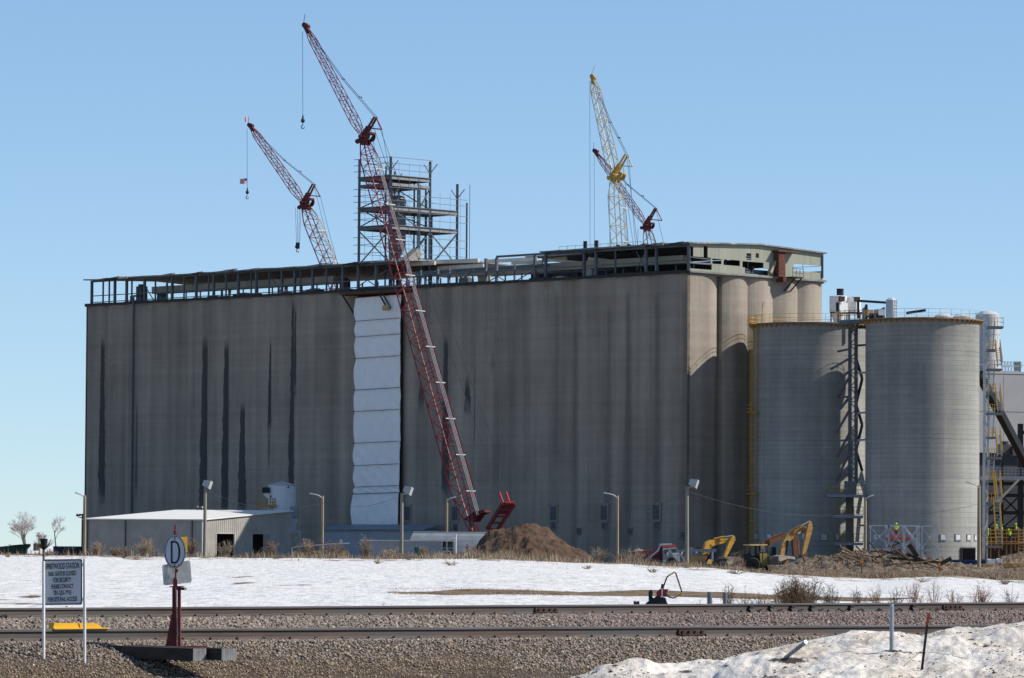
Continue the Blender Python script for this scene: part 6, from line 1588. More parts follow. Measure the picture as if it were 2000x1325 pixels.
# red dump truck
root = thing('dump_truck', P(1290, 1102, 486), 'dump truck with dark red box, bright red cab shield and grey cab', 'truck')
DK = 486.0; redbox = M('dark_red_dump_box', (.13, .022, .028), .6, var=.2)
mb = MB(); prism_px(mb, [(1238, 1079), (1265, 1075.5), (1284, 1074.5), (1292, 1066), (1294.5, 1066), (1294.5, 1095), (1262, 1095), (1245, 1092)], DK, 2.4, R(10)); db = mb.build('dump_box', redbox, root)
mb = MB()
for x in (1250, 1264, 1278): mb.bar(P(x, 1077, DK - .45), P(x, 1094, DK - .45), .12, .1)
mb.build('box_stake', redbox, db)
mb = MB(); prism_px(mb, [(1293, 1068.5), (1299, 1064.8), (1320, 1064.5), (1320, 1068), (1300, 1068.5)], DK - .3, 2.4, R(10)); mb.build('cab_shield', M('bright_red_shield', (.62, .025, .03), .5), root)
mb = MB(); prism_px(mb, [(1295, 1071), (1320, 1069.5), (1326, 1078), (1328, 1086), (1328, 1098), (1295, 1098)], DK - .2, 2.2, R(10)); cb = mb.build('cab', M('grey_silver_cab', (.30, .33, .36), .4, var=.15, metal=.2), root)
mb = MB(); prism_px(mb, [(1298, 1074), (1306, 1073.5), (1306, 1081), (1298, 1081)], DK - .45, .1, R(10)); prism_px(mb, [(1310, 1073), (1320, 1072), (1325, 1079), (1313, 1080)], DK - .4, .1, R(10)); mb.build('cab_window', glass_m, cb)
mb = MB(); mb.bar(P(1303.5, 1078, DK - .8), P(1304.5, 1085, DK - .8), .16, .1); mb.bar(P(1313, 1081, DK - .8), P(1323, 1091, DK - .8), .14, .1); mb.bar(P(1316, 1082, DK - .7), P(1324, 1082, DK - .7), .1, .08); mb.build('white_mirror', white_m, cb)
mb = MB(); mb.path([P(1263, 1094, DK - .8), P(1285, 1076, DK - .8), P(1290, 1064.5, DK - .8), P(1313, 1064, DK - .8)], .12, 6); mb.build('tarp_arm', galv_m, root)
for x in (1258, 1270, 1312):
    c = P(x, 1098, DK - .3); mb = MB(); mb.lathe(c, [(.2, -.2), (.5, -.2), (.55, 0), (.5, .2), (.2, .2)], 14, 0, Matrix.Rotation(R(90), 3, 'X')); mb.build('wheel', tyre_m, root)
mb = MB(); rect_px(mb, 1250, 1328, 1093, 1098, DK + .3, 1.8); mb.build('chassis', dark_m, root)
o = mound('gravel_load', [(1236, 1079), (1242, 1072), (1250, 1070), (1256, 1071), (1262, 1077)], 488, 1.0, tan_m, '', '', 2, .3, None, 20, 8)
for v in o.data.vertices:
    if v.co.z < 1.2: v.co.z = 1.2
tag(o, 'small tan load heaped on the back of the dump truck', 'load')

# grey steel truss lying in front of the excavator
root = thing('steel_truss', P(1360, 1102, 470), 'grey steel truss segment with white-lit bent pipes beside the dump truck', 'truss')
mb = MB()
for (x0, y0, x1, y1, r_) in ((1320, 1078, 1334, 1075, .1), (1334, 1075.3, 1399, 1075.3, .16), (1390, 1076, 1378, 1101, .09), (1375, 1101, 1392, 1077, .09), (1362, 1077, 1375, 1100, .09), (1340, 1097, 1354, 1082, .09), (1358, 1076, 1358, 1102, .1)): mb.bar(P(x0, y0, 468), P(x1, y1, 468), r_ * 2, r_ * 2)
mb.build('truss_member', M('grey_truss_steel', (.20, .22, .25), .6), root)
mb = MB(); mb.path([P(1325, 1101, 467), P(1325, 1085, 467), P(1327, 1083, 467), P(1331, 1082.5, 467), P(1332.5, 1077, 467)], .1, 6); mb.path([P(1358.5, 1080, 467), P(1362, 1080, 467)], .1, 5); mb.bar(P(1392, 1078, 467), P(1391.5, 1097, 467), .2, .2); mb.bar(P(1329, 1084, 467), P(1340, 1099, 467), .14, .14); pieces(mb, 'bent_pipe', lgrey_m, root)

# ------------------------------------------------------------ white braced steel panels and the scissor lift
root = thing('braced_panel_row', P(1765, 1095, 535), 'row of pale cross-braced steel panels standing in front of the sunlit silo', 'steel panels')
pm = M('pale_galvanised_panel', (.48, .51, .55), .5, var=.12)
def xpanel(x0, x1, y0, y1, D, yb=1094):
    mb = MB()
    mb.bar(P(x0, y0, D), P(x0, yb, D), .13, .13); mb.bar(P(x1, y0, D), P(x1, yb, D), .13, .13)
    mb.bar(P(x0, y0 + 3, D - .12), P(x1, y1, D - .12), .10, .08); mb.bar(P(x0, y1, D - .25), P(x1, y0 + 3, D - .25), .10, .08)
    mb.bar(P(x0, y0, D), P(x1, y0, D), .12, .12); mb.bar(P(x0, y1 + 5, D), P(x1, y1 + 5, D), .08, .08)
    for (x, y) in ((x0, y0 + 2), (x1, y0 + 2), (x0, y1), (x1, y1), ((x0 + x1) / 2, (y0 + y1) / 2 + 1)): mb.obox(P(x, y, D - .3), Vector((.13, 0, 0)), Vector((0, .04, 0)), Vector((0, 0, .16)))
    mb.build('braced_panel', pm, root)
for q in ((1700, 1735.5, 1027, 1067, 533), (1737, 1764, 1027, 1068, 533), (1767, 1795, 1027, 1070, 531), (1801, 1831, 1028, 1071, 530), (1731, 1767, 1028, 1066, 538), (1768, 1791, 1028, 1070, 539)): xpanel(*q)
mb = MB()
for (x0, y0, x1, y1) in ((1801, 1080, 1810, 1092), (1831, 1074, 1818, 1092), (1700, 1074, 1740, 1074), (1766, 1029, 1798, 1066), (1764, 1029, 1790, 1068)): mb.bar(P(x0, y0, 531), P(x1, y1, 531), .14, .14)
mb.build('loose_brace', pm, root)
root = thing('scissor_lift', P(1755, 1095, 536), 'orange scissor lift platform raised among the pale braced panels', 'scissor lift')
Dl = 535.5; mb = MB(); a, b = P(1732, 1052, Dl), P(1777, 1055, Dl)
mb.box(a.x, b.x, Dl, Dl + 1.3, b.z, b.z + .28); mb.build('platform_deck', orange_m, root)
mb = MB()
for zz in (.6, 1.15):
    mb.path([(a.x + .4, Dl, b.z + zz), (b.x, Dl, b.z + zz), (b.x, Dl + 1.3, b.z + zz), (a.x + .4, Dl + 1.3, b.z + zz), (a.x + .4, Dl, b.z + zz)], .05, 4)
for k in range(5): x = a.x + .4 + (b.x - a.x - .4) * k / 4; mb.tube((x, Dl, b.z), (x, Dl, b.z + 1.15), .05, None, 4)
mb.build('platform_rail', orange_m, root)
mb = MB(); z = SITE + .8
while z < b.z - .2:
    z2_ = min(z + 1.0, b.z); mb.bar((a.x + .6, Dl + .3, z), (b.x - .4, Dl + .3, z2_), .12, .12); mb.bar((b.x - .4, Dl + .45, z), (a.x + .6, Dl + .45, z2_), .12, .12); z += 1.0
mb.build('scissor_arm', dark_m, root)
mb = MB(); mb.box(a.x + .2, b.x, Dl, Dl + 1.3, SITE + .3, SITE + .8); mb.build('lift_base', orange_m, root)

def skin_body(name, joints, edges, mat, parent, root_i=0, sub=1):
    me = bpy.data.meshes.new(name); o0 = ORI[parent.name]
    me.from_pydata([tuple(Vector(p) - o0) for p, r_ in joints], edges, []); me.materials.append(mat)
    ob = bpy.data.objects.new(name, me); COL.objects.link(ob); ob.parent = parent; ORI[ob.name] = o0
    md = ob.modifiers.new('skin', 'SKIN')
    for i, (p, r_) in enumerate(joints): me.skin_vertices[0].data[i].radius = (r_, r_); me.skin_vertices[0].data[i].use_root = (i == root_i)
    sb = ob.modifiers.new('smooth', 'SUBSURF'); sb.levels = sub; sb.render_levels = sub
    return ob
def worker(feet, face, label, lean=0.0, arm='down'):
    """standing worker: lime vest, dark trousers, hard hat; face = horizontal direction the person looks"""
    f_ = Vector((face[0], face[1], 0)).normalized(); sd = Vector((-f_.y, f_.x, 0)); feet = Vector(feet)
    root = thing('person', feet, label, 'person', 'workers in lime vests')
    def q(x, y, z): return feet + sd * x + f_ * (y + lean * max(0, z - .9)) + ZV * z
    hand = [q(.30, .05, .80), q(-.30, .05, .80)] if arm == 'down' else [q(.22, .48, 1.16), q(-.22, .48, 1.16)]
    elb = [q(.31, 0, 1.12), q(-.31, 0, 1.12)] if arm == 'down' else [q(.30, .2, 1.12), q(-.30, .2, 1.12)]
    J = [(q(0, 0, .95), .14), (q(0, 0, 1.15), .13), (q(0, 0, 1.38), .14), (q(0, .01, 1.52), .055), (q(0, .03, 1.62), .095), (q(0, .03, 1.73), .09),
         (q(.19, 0, 1.42), .065), (elb[0], .045), (hand[0], .035), (q(-.19, 0, 1.42), .065), (elb[1], .045), (hand[1], .035),
         (q(.10, 0, .88), .09), (q(.11, .02, .48), .062), (q(.11, 0, .07), .045), (q(.11, .15, .04), .04), (q(-.10, 0, .88), .09), (q(-.11, .02, .48), .062), (q(-.11, 0, .07), .045), (q(-.11, .15, .04), .04)]
    Ed = [(0, 1), (1, 2), (2, 3), (3, 4), (4, 5), (2, 6), (6, 7), (7, 8), (2, 9), (9, 10), (10, 11), (0, 12), (12, 13), (13, 14), (14, 15), (0, 16), (16, 17), (17, 18), (18, 19)]
    skin_body('body', J, Ed, skin_m, root)
    J2 = [(q(0, 0, .93), .17), (q(0, 0, 1.15), .165), (q(0, 0, 1.38), .17), (q(.20, 0, 1.42), .09), (elb[0].lerp(J[6][0], .1), .07), (hand[0].lerp(elb[0], .2), .055), (q(-.20, 0, 1.42), .09), (elb[1].lerp(J[9][0], .1), .07), (hand[1].lerp(elb[1], .2), .055)]
    skin_body('safety_jacket', J2, [(0, 1), (1, 2), (2, 3), (3, 4), (4, 5), (2, 6), (6, 7), (7, 8)], hivis_m, root)
    J3 = [(q(0, 0, .92), .15), (q(.10, 0, .85), .105), (q(.11, .02, .48), .08), (q(.11, 0, .12), .07), (q(-.10, 0, .85), .105), (q(-.11, .02, .48), .08), (q(-.11, 0, .12), .07)]
    skin_body('trousers', J3, [(0, 1), (1, 2), (2, 3), (0, 4), (4, 5), (5, 6)], denim_m, root)
    mb = MB(); c = q(0, .03, 1.70); mb.lathe(c, [(.17, 0), (.165, .01), (.125, .03), (.115, .09), (.07, .14), (.005, .155)], 12); mb.build('hard_hat', hivis_m, root, smooth=True)
    return root
pw = P(1750, 1050, Dl + .6)
worker((pw.x, Dl + .65, b.z + .28), (.3, 1), 'worker in lime jacket and helmet standing on the orange scissor lift', .15, 'fwd')

# ------------------------------------------------------------ timber formwork, pallets and bins at the lower right
root = thing('timber_formwork', P(1965, 1090, 575), 'orange-brown timber formwork scaffold at the foot of the stair tower', 'formwork')
mb = MB(); Df = 584.0
for x in (1917, 1935, 1951, 1966, 1975, 1992, 2006, 2025, 2050, 2080): mb.bar(P(x, 1032, Df), P(x, 1092, Df), .16, .16)
for y in (1036, 1043, 1050, 1058, 1063): mb.bar(P(1915, y, Df - .15), P(2100, y - .5, Df - .15), .13, .16)
for x in (1925, 1944, 1958, 1983, 2000, 2015): mb.bar(P(x, 1033, Df + 1.5), P(x, 1075, Df + 1.5), .13, .13)
mb.build('timber_frame', formply_m, root)
mb = MB()
for y in range(1036, 1092, 6): mb.bar(P(1988, y, Df - .5), P(2012, y - .6, Df - .5), .16, .12)
for x in (1989, 1999, 2010): mb.bar(P(x, 1030, Df - .5), P(x, 1092, Df - .5), .14, .14)
mb.build('ladder_rack', lumber_m, root)
mb = MB(); mb.bar(P(1915, 1062, Df - .6), P(2100, 1061, Df - .6), 1.6, .16); mb.build('plank_deck', formply_m, root)
for (x, y, fc, lb) in ((1929, 1060, (1, .2), 'worker in lime vest on the plank deck left of the stair tower column'), (1948, 1052, (.2, 1), 'worker in lime vest behind the yellow stair rails'), (1959, 1052, (-1, .3), 'worker in lime vest just right of the yellow stairs'), (1973, 1061, (-.5, -.6), 'bending worker in lime vest on the plank deck by the formwork'), (1987, 1050, (-1, 0), 'worker in lime vest beside the pale ladder rack')):
    p = P(x, y, Df - .6); worker((p.x, Df - .5 if y > 1055 else Df + .6, p.z + .08), fc, lb, .45 if 'bending' in lb else .05, 'fwd' if 'bending' in lb else 'down')
root = thing('blue_bin', P(1895, 1103, 500), 'long low dark blue steel bin before the silo doorway', 'bin')
mb = MB(); Db = 500.0; prism_px(mb, [(1857, 1097), (1862, 1094.5), (1925, 1095.5), (1925, 1104), (1868, 1103.5)], Db, 1.8); mb.build('bin_body', M('dark_blue_steel', (.012, .03, .10), .5, var=.2), root)
mb = MB(); mb.bar(P(1860, 1094.5, Db - .05), P(1925, 1095.3, Db - .05), .12, .12)
for x in (1872, 1886, 1900, 1914): mb.bar(P(x, 1095.5, Db - .05), P(x, 1103.5, Db - .05), .1, .1)
mb.build('bin_rim', M('blue_steel_rim', (.02, .05, .14), .5), root)
wrap_m = M('white_plastic_wrap', (.58, .57, .57), .5, var=.2, scale=2.0, bump=.6, bdist=.15)
for (x0, x1, y0, lb) in ((1928, 1945, 1092, 'white plastic-wrapped pallet load, left one of the pair by the blue bin'), (1946, 1960, 1091, 'white plastic-wrapped pallet load, right one of the pair by the blue bin')):
    D = 490.0; p0, p1 = P(x0, 1105, D), P(x1, y0, D); root = thing('wrapped_pallet', ((p0.x + p1.x) / 2, D, p0.z), lb, 'pallet load', 'wrapped pallets')
    mb = MB(); mb.hexa([(p0.x, D, p0.z), (p1.x, D, p0.z), (p1.x, D + 1.1, p0.z), (p0.x, D + 1.1, p0.z), (p0.x + .1, D + .08, p1.z - .1), (p1.x - .06, D + .05, p1.z), (p1.x - .1, D + 1.0, p1.z - .05), (p0.x + .08, D + 1.0, p1.z)]); mb.build('wrapped_load', wrap_m, root)
    mb = MB()
    for zz in (-.04, -.16): mb.box(p0.x - .05, p1.x + .05, D - .05, D + 1.1, p0.z + zz - .02, p0.z + zz + .02)
    for x in (p0.x, (p0.x + p1.x) / 2, p1.x - .1): mb.box(x, x + .1, D - .04, D + 1.08, p0.z - .14, p0.z - .06)
    mb.build('pallet_base', lumber_m, root)
rr = random.Random(8)
for (x, y, lb) in ((1962, 1106, 'stack of pale lumber lying right of the wrapped pallets'), (1990, 1104, 'jumbled pale lumber stack at the right edge of the yard'), (1930, 1108, 'thin stack of pale boards below the wrapped pallets')):
    c = P(x, y, 480); mb = MB()
    for k in range(16):
        d = Vector((1, rr.uniform(-.3, .3), rr.uniform(-.04, .04))).normalized() * rr.uniform(.6, 1.3); q = c + Vector((rr.uniform(-.5, .5), rr.uniform(-.5, .5), rr.uniform(-.2, .35))); mb.bar(q - d, q + d, .14, .09)
    tag(mb.build('lumber_stack', lumber_m, None, c), lb, 'lumber', 'lumber stacks')
o = mound('brush_pile', [(1945, 1094), (1956, 1086), (1970, 1081), (1990, 1082), (2010, 1084), (2040, 1092)], 500, 4, heap_m, '', '', 21, .9, None, 40, 14)
tag(o, 'low grey-brown brush and soil pile right of the wrapped pallets', 'brush pile')
mb = MB(); mb.bar(P(1978, 1092, 497), P(2002, 1081, 497), .3, .25)
tag(mb.build('plank', lumber_m, None, P(1990, 1092, 497)), 'long pale plank leaning on the brush pile', 'plank')
# ------------------------------------------------------------ foreground: sign, switch stand, ties
def up_(v, z): return Vector((v.x, v.y, v.z + z))
g0 = hit_ground(85.5, 1288); g1 = hit_ground(165.5, 1296)
DSg = (g0.y + g1.y) / 2; s = DSg / F
root = thing('station_sign', (g0 + g1) / 2, 'white station notice sign with black border on two white posts in the ballast', 'sign')
signw = M('reflective_sign_white', (.56, .58, .63), .5, var=.04, scale=6)
post_w = M('white_sign_post', (.74, .74, .72), .45, var=.06, scale=5)
t0 = P(85, 1096, g0.y); t1 = P(165, 1092, g1.y)
for g, t in ((g0, t0), (g1, t1)):
    mb = MB(); mb.tube(g - ZV * .15, t, .022, None, 12); mb.build('post', post_w, root)
Dp = DSg - .06
def sgn(px, py, d=0): return P(px, py, Dp - d)
def rrect(x0, x1, y0, y1, r, n=5):
    pts = []
    for cx, cy, a0 in ((x1 - r, y1 - r, 0), (x0 + r, y1 - r, 90), (x0 + r, y0 + r, 180), (x1 - r, y0 + r, 270)):
        for k in range(n + 1): a = R(a0 + 90 * k / n); pts.append((cx + r * math.cos(a), cy + r * math.sin(a)))
    return list(reversed(pts))
skew = lambda x, y: (x, y - (x - 120) * .012)
mb = MB(); mb.prism([sgn(*skew(x, y)) for x, y in rrect(83, 160.5, 1092.5, 1182, 3)], (0, .01, 0)); pn = mb.build('sign_panel', signw, root)
mb = MB()
outer = [sgn(*skew(x, y), .004) for x, y in rrect(83.6, 160, 1093.2, 1181.2, 3)]; inner = [sgn(*skew(x, y), .004) for x, y in rrect(85.6, 158, 1095.2, 1179.2, 2.2)]
n = len(outer); mb.v = [tuple(p) for p in outer + inner]; mb.f = [(i, (i + 1) % n, n + (i + 1) % n, n + i) for i in range(n)]; mb.m = [0] * n
mb.build('border', black_m, pn)
xa = (sgn(160, skew(160, 1100)[1]) - sgn(83, skew(83, 1100)[1])).normalized()
for body, yc, hpx, wpx in (('SPIRITWOOD STATION', 1106.5, 16.2, 66), ('RAIL GATE IS CLOSED', 1120.8, 12.2, 54), ('FOR SECURITY', 1133.3, 12.2, 35), ('PLEASE CONTACT', 1146, 12.2, 42.5), ('701-253-7935', 1158.2, 12.2, 35), ('FOR SITE RAIL ACCESS', 1171, 12.2, 57)):
    o = text_mesh('lettering', body, hpx * s, M('sign_black', (.02, .02, .025), .5), pn, sgn(*skew(121.8, yc), .006), xa, (0, 0, 1), 1.0, ext=.001)
    xs_ = [v.co.x for v in o.data.vertices]; k = wpx * s / (max(xs_) - min(xs_)); cx_ = (max(xs_) + min(xs_)) / 2; tx = sgn(*skew(121.8, yc)).x - ORI[root.name].x
    for v in o.data.vertices: v.co.x = tx + (v.co.x - cx_) * k
for y in (1103, 1171):
    mb = MB(); mb.obox(P(162.5, y, DSg - .02), Vector((.018, 0, 0)), Vector((0, .03, 0)), Vector((0, 0, .022))); mb.build('clamp', galv_m, root)
mb = MB(); mb.tube(sgn(130, 1184), sgn(130, 1186), .012, None, 6); mb.build('bolt', dark_m, root)

# upturned broom standing behind the sign
Db = DSg + .5
gb_ = Vector((P(86, 1250, Db).x, Db, hgt(P(86, 1250, Db).x, Db)))
root = thing('broom', gb_, 'upturned black broom with splayed wire bristles standing behind the sign', 'broom')
mb = MB(); mb.tube(gb_, P(85.5, 1072, Db), .022, .02, 8); mb.build('handle', M('mottled_grey_handle', (.22, .20, .18), .8, var=.9, scale=9), root)
mb = MB(); a = P(85.5, 1074, Db); b = P(84.5, 1050, Db); mb.lathe(a, [(.022, 0), (.036, .02), (.058, .16), (.01, .165)], 10); mb.build('bristle_block', black_m, root)
mb = MB(); rr = random.Random(4)
for k in range(46):
    t = rr.uniform(0, 6.28); fl = rr.uniform(.05, .16); hgt_ = rr.uniform(.07, .15); p0 = a + Vector((math.cos(t) * .03, math.sin(t) * .03, .015)); mb.tube(p0, p0 + Vector((math.cos(t) * fl, math.sin(t) * fl * .5, hgt_)), .0035, .002, 3)
mb.build('bristle', M('brown_wire_bristle', (.10, .075, .055), .7), root)

# head-block ties
bd = TN
def tie_thing(px_end0, px_end1, ytop, ybot, L, lb):
    D = NA.y + 0.0
    # end face centre lies on the tie line across the near rail
    D_ = 62.6
    p0 = P(px_end0, ytop, D_); wd = .235; hh = (ybot - ytop) * D_ / F
    # end face spans along the track direction
    e0 = p0; e1 = p0 + TD * ((px_end1 - px_end0) * D_ / F / TD.x)
    q = [e0 - ZV * hh, e1 - ZV * hh, e1, e0]
    root = thing('timber_tie', e0 - ZV * hh, lb, 'timber tie', 'long timber ties under the switch stand')
    back = -TN * L
    mb = MB(); mb.hexa([q[0], q[1], q[1] + back, q[0] + back, q[3], q[2], q[2] + back, q[3] + back]); mb.build('tie_timber', tie_m, root)
    mb = MB(); mb.hexa([q[0] + TN * .004, q[1] + TN * .004, q[1] + TN * .001, q[0] + TN * .001, q[3] + TN * .004, q[2] + TN * .004, q[2] + TN * .001, q[3] + TN * .001]); mb.build('tie_end', tieend_m, root)
    return e0, e1
tA = tie_thing(377, 401, 1267, 1291, 6.2, 'long dark timber tie carrying the red switch stand, near end weathered grey')
tB = tie_thing(433, 460, 1267, 1290, 6.2, 'long dark timber tie behind the switch stand, right of the other tie')

# red switch stand with oval D target
sb_ = P(340, 1264, 64.0); DSw = 64.0; s = DSw / F
root = thing('switch_stand', sb_, 'tall dark red switch stand with round white D target and grey metal plate', 'switch stand')
sred = M('switch_stand_red', (.135, .022, .018), .6, var=.3, scale=6, col2=(.06, .012, .010), c2lo=.55, c2hi=.75)
def sw(px, py, d=0.0): return P(px, py, DSw + d)
mb = MB(); mb.prism([sw(315, 1264), sw(404, 1264), sw(404, 1262), sw(315, 1262)], (0, .3, 0)); mb.build('base_plate', M('bright_switch_red', (.30, .05, .045), .6), root)
mb = MB()
mb.prism([sw(323.5, 1262), sw(338, 1262), sw(338, 1147), sw(336.5, 1147), sw(336.5, 1206), sw(333.5, 1206)], (0, .12, 0))
mb.prism([sw(336.3, 1262, .01), sw(344, 1262, .01), sw(344, 1147, .01), sw(336.3, 1147, .01)], (0, .15, 0))
mb.prism([sw(346.5, 1262, -.02), sw(352, 1262, -.02), sw(352, 1147, -.02), sw(346.5, 1147, -.02)], (0, .16, 0))
mb.prism([sw(330, 1209, .1), sw(352, 1209, .1), sw(352, 1207, .1), sw(330, 1207, .1)], (0, .03, 0))
mb.build('stand_frame', sred, root)
mb = MB(); mb.prism([sw(331.5, 1147, -.05), sw(357, 1147, -.05), sw(357, 1145, -.05), sw(331.5, 1145, -.05)], (0, .24, 0)); mb.tube(sw(343, 1153), sw(342.5, 1128), .022, None, 10)
mb.prism([sw(338, 1153, -.06), sw(346, 1153, -.06), sw(346, 1133, -.06), sw(344, 1130, -.06), sw(340, 1130, -.06), sw(338, 1133, -.06)], (0, .06, 0)); mb.build('top_casting', sred, root)
mb = MB(); mb.tube(sw(342.8, 1140), sw(345, 1060), .012, None, 8); mb.tube(sw(345, 1118), sw(345.5, 1112), .024, None, 10); mb.build('spindle', sred, root)
mb = MB(); mb.tube(sw(343, 1148, -.09), sw(346, 1228, -.09), .009, None, 8); mb.tube(sw(345.5, 1228, -.09), sw(346, 1244, -.09), .014, None, 8); mb.build('throw_lever', M('worn_lever_steel', (.11, .085, .08), .5, var=.3, scale=8), root)
mb = MB(); pts = []
c = sw(361.5, 1150.5, -.03)
mb.prism([sw(352, 1147.5, -.03), sw(360, 1147.5, -.03), sw(360, 1153, -.03), sw(352, 1153, -.03)], (0, .02, 0))
mb.lathe(c, [(.010, -.01), (.022, -.01), (.022, .01), (.010, .01), (.010, -.01)], 14, 0, Matrix.Rotation(R(90), 3, 'X')); mb.build('lever_latch', dark_m, root)
# grey plate, turned a little
pl_ = [(317.5, 1104), (347, 1098.5), (368, 1095), (371.5, 1097), (374.5, 1134), (372.5, 1138), (346, 1141.5), (322.5, 1143.5), (319.5, 1141), (316.5, 1107)]
mb = MB(); yw = R(18); prism_px(mb, pl_, DSw + .06, .006, yw); mb.build('metal_plate', M('bare_aluminium', (.50, .49, .47), .38, metal=.65, var=.22, scale=4), root)
# amber target seen edge-on behind
mb = MB(); prism_px(mb, [(327, 1053), (330, 1050), (362.5, 1049), (366, 1048.5), (366, 1078), (350, 1080), (330, 1078)], DSw + .05, .006, R(30)); mb.build('amber_target', M('amber_target', (.42, .25, .02), .5, var=.15), root)
def oval(cx, cy, rx, ry, d, n=40): return [sw(cx + rx * math.cos(2 * math.pi * k / n), cy + ry * math.sin(2 * math.pi * k / n), d) for k in range(n)]
mb = MB(); mb.prism(list(reversed(oval(341.5, 1077.8, 21.2, 32.8, -.05))), (0, .008, 0)); tg = mb.build('round_target', black_m, root)
mb = MB(); mb.prism(list(reversed(oval(341.5, 1077.8, 20.6, 32.1, -.053))), (0, .002, 0)); mb.build('white_rim', signw, tg)
mb = MB(); mb.prism(list(reversed(oval(341.5, 1077.8, 19.6, 30.8, -.056))), (0, .002, 0)); mb.build('black_ring', black_m, tg)
mb = MB(); mb.prism(list(reversed(oval(341.5, 1077.8, 18.3, 29.3, -.059))), (0, .002, 0)); mb.build('target_face', M('target_blue_white', (.50, .55, .63), .5, var=.05, scale=5), tg)
mb = MB(); D_out = [(333.5, 1057), (342.5, 1057)] + [(342.5 + 9.8 * math.sin(t), 1079 - 22 * math.cos(t)) for t in [math.pi * k / 16 for k in range(1, 16)]] + [(342.5, 1101), (333.5, 1101)]
D_in = [(337, 1060.5), (342, 1060.5)] + [(342 + 6.4 * math.sin(t), 1079 - 18.5 * math.cos(t)) for t in [math.pi * k / 16 for k in range(1, 16)]] + [(342, 1097.5), (337, 1097.5)]
n = len(D_out); mb.v = [tuple(sw(x, y, -.062)) for x, y in D_out + D_in]; mb.f = [(i, (i + 1) % n, n + (i + 1) % n, n + i) for i in range(n)]; mb.m = [0] * n
mb.build('lettering', black_m, tg)
mb = MB()
for y in (1052.5, 1104.5): mb.obox(sw(341.5, y, -.065), Vector((.006, 0, 0)), Vector((0, .006, 0)), Vector((0, 0, .022)))
mb.build('target_clip', dark_m, tg)
mb = MB(); mb.tube(sw(341.5, 1046), sw(342.5, 1025), .019, .014, 10); mb.tube(sw(339.5, 1043), sw(345.5, 1043), .012, None, 8); mb.lathe(sw(341.8, 1040), [(.001, -.01), (.026, 0), (.026, .02), (.001, .03)], 10); mb.build('finial', M('finial_red', (.16, .018, .02), .5), root)

# yellow derail block on the near rail, and its yellow foot plates
dz = lambda px: s_of_px(NA, px)
def on_rail(px, q, z): s_ = dz(px); p = NA + TD * s_ + TN * q; return Vector((p.x, p.y, near_top(s_) + z))
a = on_rail(107, .02, .002); b = on_rail(213, .02, .002)
root = thing('derail_block', on_rail(160, 0, 0), 'bright yellow derail block clamped on the near rail behind the sign', 'derail')
mb = MB(); L_ = (b - a).length; ax = TD
mb.prism([a, a + TD * L_ * .93, a + TD * L_ * .80 + ZV * .082, a + TD * L_ * .03 + ZV * .088], -TN * .12); mb.build('wedge', syel_m, root)
mb = MB(); mb.obox((a + b) / 2 + TN * .015 + ZV * .006, TD * L_ / 2, TN * .03, ZV * .010); mb.build('rail_shoe', syel_m, root)
mb = MB(); mb.bar(a + TD * L_ * .5 + TN * .004 + ZV * .01, a + TD * L_ * .47 + TN * .004 + ZV * .085, .012, .006); mb.build('seam', M('dark_yellow_edge', (.25, .13, .01), .6), root)
for (x0, x1) in ((128, 150), (195, 213)):
    p0, p1 = on_rail(x0, .13, -.215), on_rail(x1, .13, -.215); mb = MB(); mb.obox((p0 + p1) / 2, (p1 - p0) / 2, TN * .04, ZV * .012); fp = mb.build('foot_plate', syel_m, root)
    mb = MB(); mb.tube(p0 + ZV * .0, p0 + ZV * .05, .022, None, 8); mb.tube(p0 + TD * .1, p0 + TD * .1 + ZV * .05, .022, None, 8); mb.build('bolt', dark_m, fp)

# ground throw with red arrow target behind the far rail
Dg = FA.y + 9.0
def gt(px, py, d=0): return P(px, py, Dg + d)
gz = gt(1290, 1185)
root = thing('ground_throw', gz, 'low black ground throw with red arrow flag and yellow wire loop behind far rail', 'switch machine')
mb = MB(); mb.prism([gt(1258, 1183), gt(1268, 1174), (gt(1267, 1158)), gt(1269, 1153), gt(1273, 1152.5), gt(1275, 1158), gt(1274, 1166), gt(1278, 1169), gt(1284, 1163), gt(1300, 1168), gt(1303, 1178), gt(1308, 1183), gt(1306, 1192), gt(1258, 1192)], (0, .35, 0)); mb.build('throw_body', M('black_cast_iron', (.02, .022, .022), .6, var=.3, scale=5), root)
mb = MB(); mb.prism([gt(1238, 1177), gt(1249, 1177), gt(1249, 1190), gt(1238, 1190)], (0, .2, 0)); mb.tube(gt(1240, 1178, .1), gt(1240, 1174.5, .1), .03, None, 8); mb.tube(gt(1246, 1178, .1), gt(1246, 1174.5, .1), .03, None, 8); mb.build('end_block', dark_m, root)
mb = MB(); mb.prism([gt(1281.5, 1158, -.05), gt(1288, 1151, -.05), gt(1306, 1151, -.05), gt(1301.5, 1158.5, -.05), gt(1305.5, 1166, -.05), gt(1290, 1166, -.05), gt(1283, 1163, -.05)], (0, .012, 0)); mb.build('arrow_flag', M('flag_red', (.26, .02, .03), .5, var=.12), root)
mb = MB(); mb.prism([gt(1291.5, 1150, -.07), gt(1295, 1150, -.07), gt(1294, 1167, -.07), gt(1289.5, 1167, -.07), gt(1292, 1162, -.07)], (0, .01, 0)); mb.build('white_bar', white_m, root)
mb = MB(); mb.tube(gt(1293.5, 1152), gt(1294, 1141), .035, .03, 8); mb.build('spindle_cap', dark_m, root)
loop = [(1295, 1149), (1302.5, 1127.5), (1306.5, 1124.5), (1317.5, 1117.5), (1319.5, 1119), (1332, 1157), (1331, 1160), (1319, 1167), (1315, 1168.5), (1304, 1165.5)]
segs = [(0, 2, 0), (2, 4, 1), (4, 5, 0), (5, 7, 1), (7, 9, 0)]
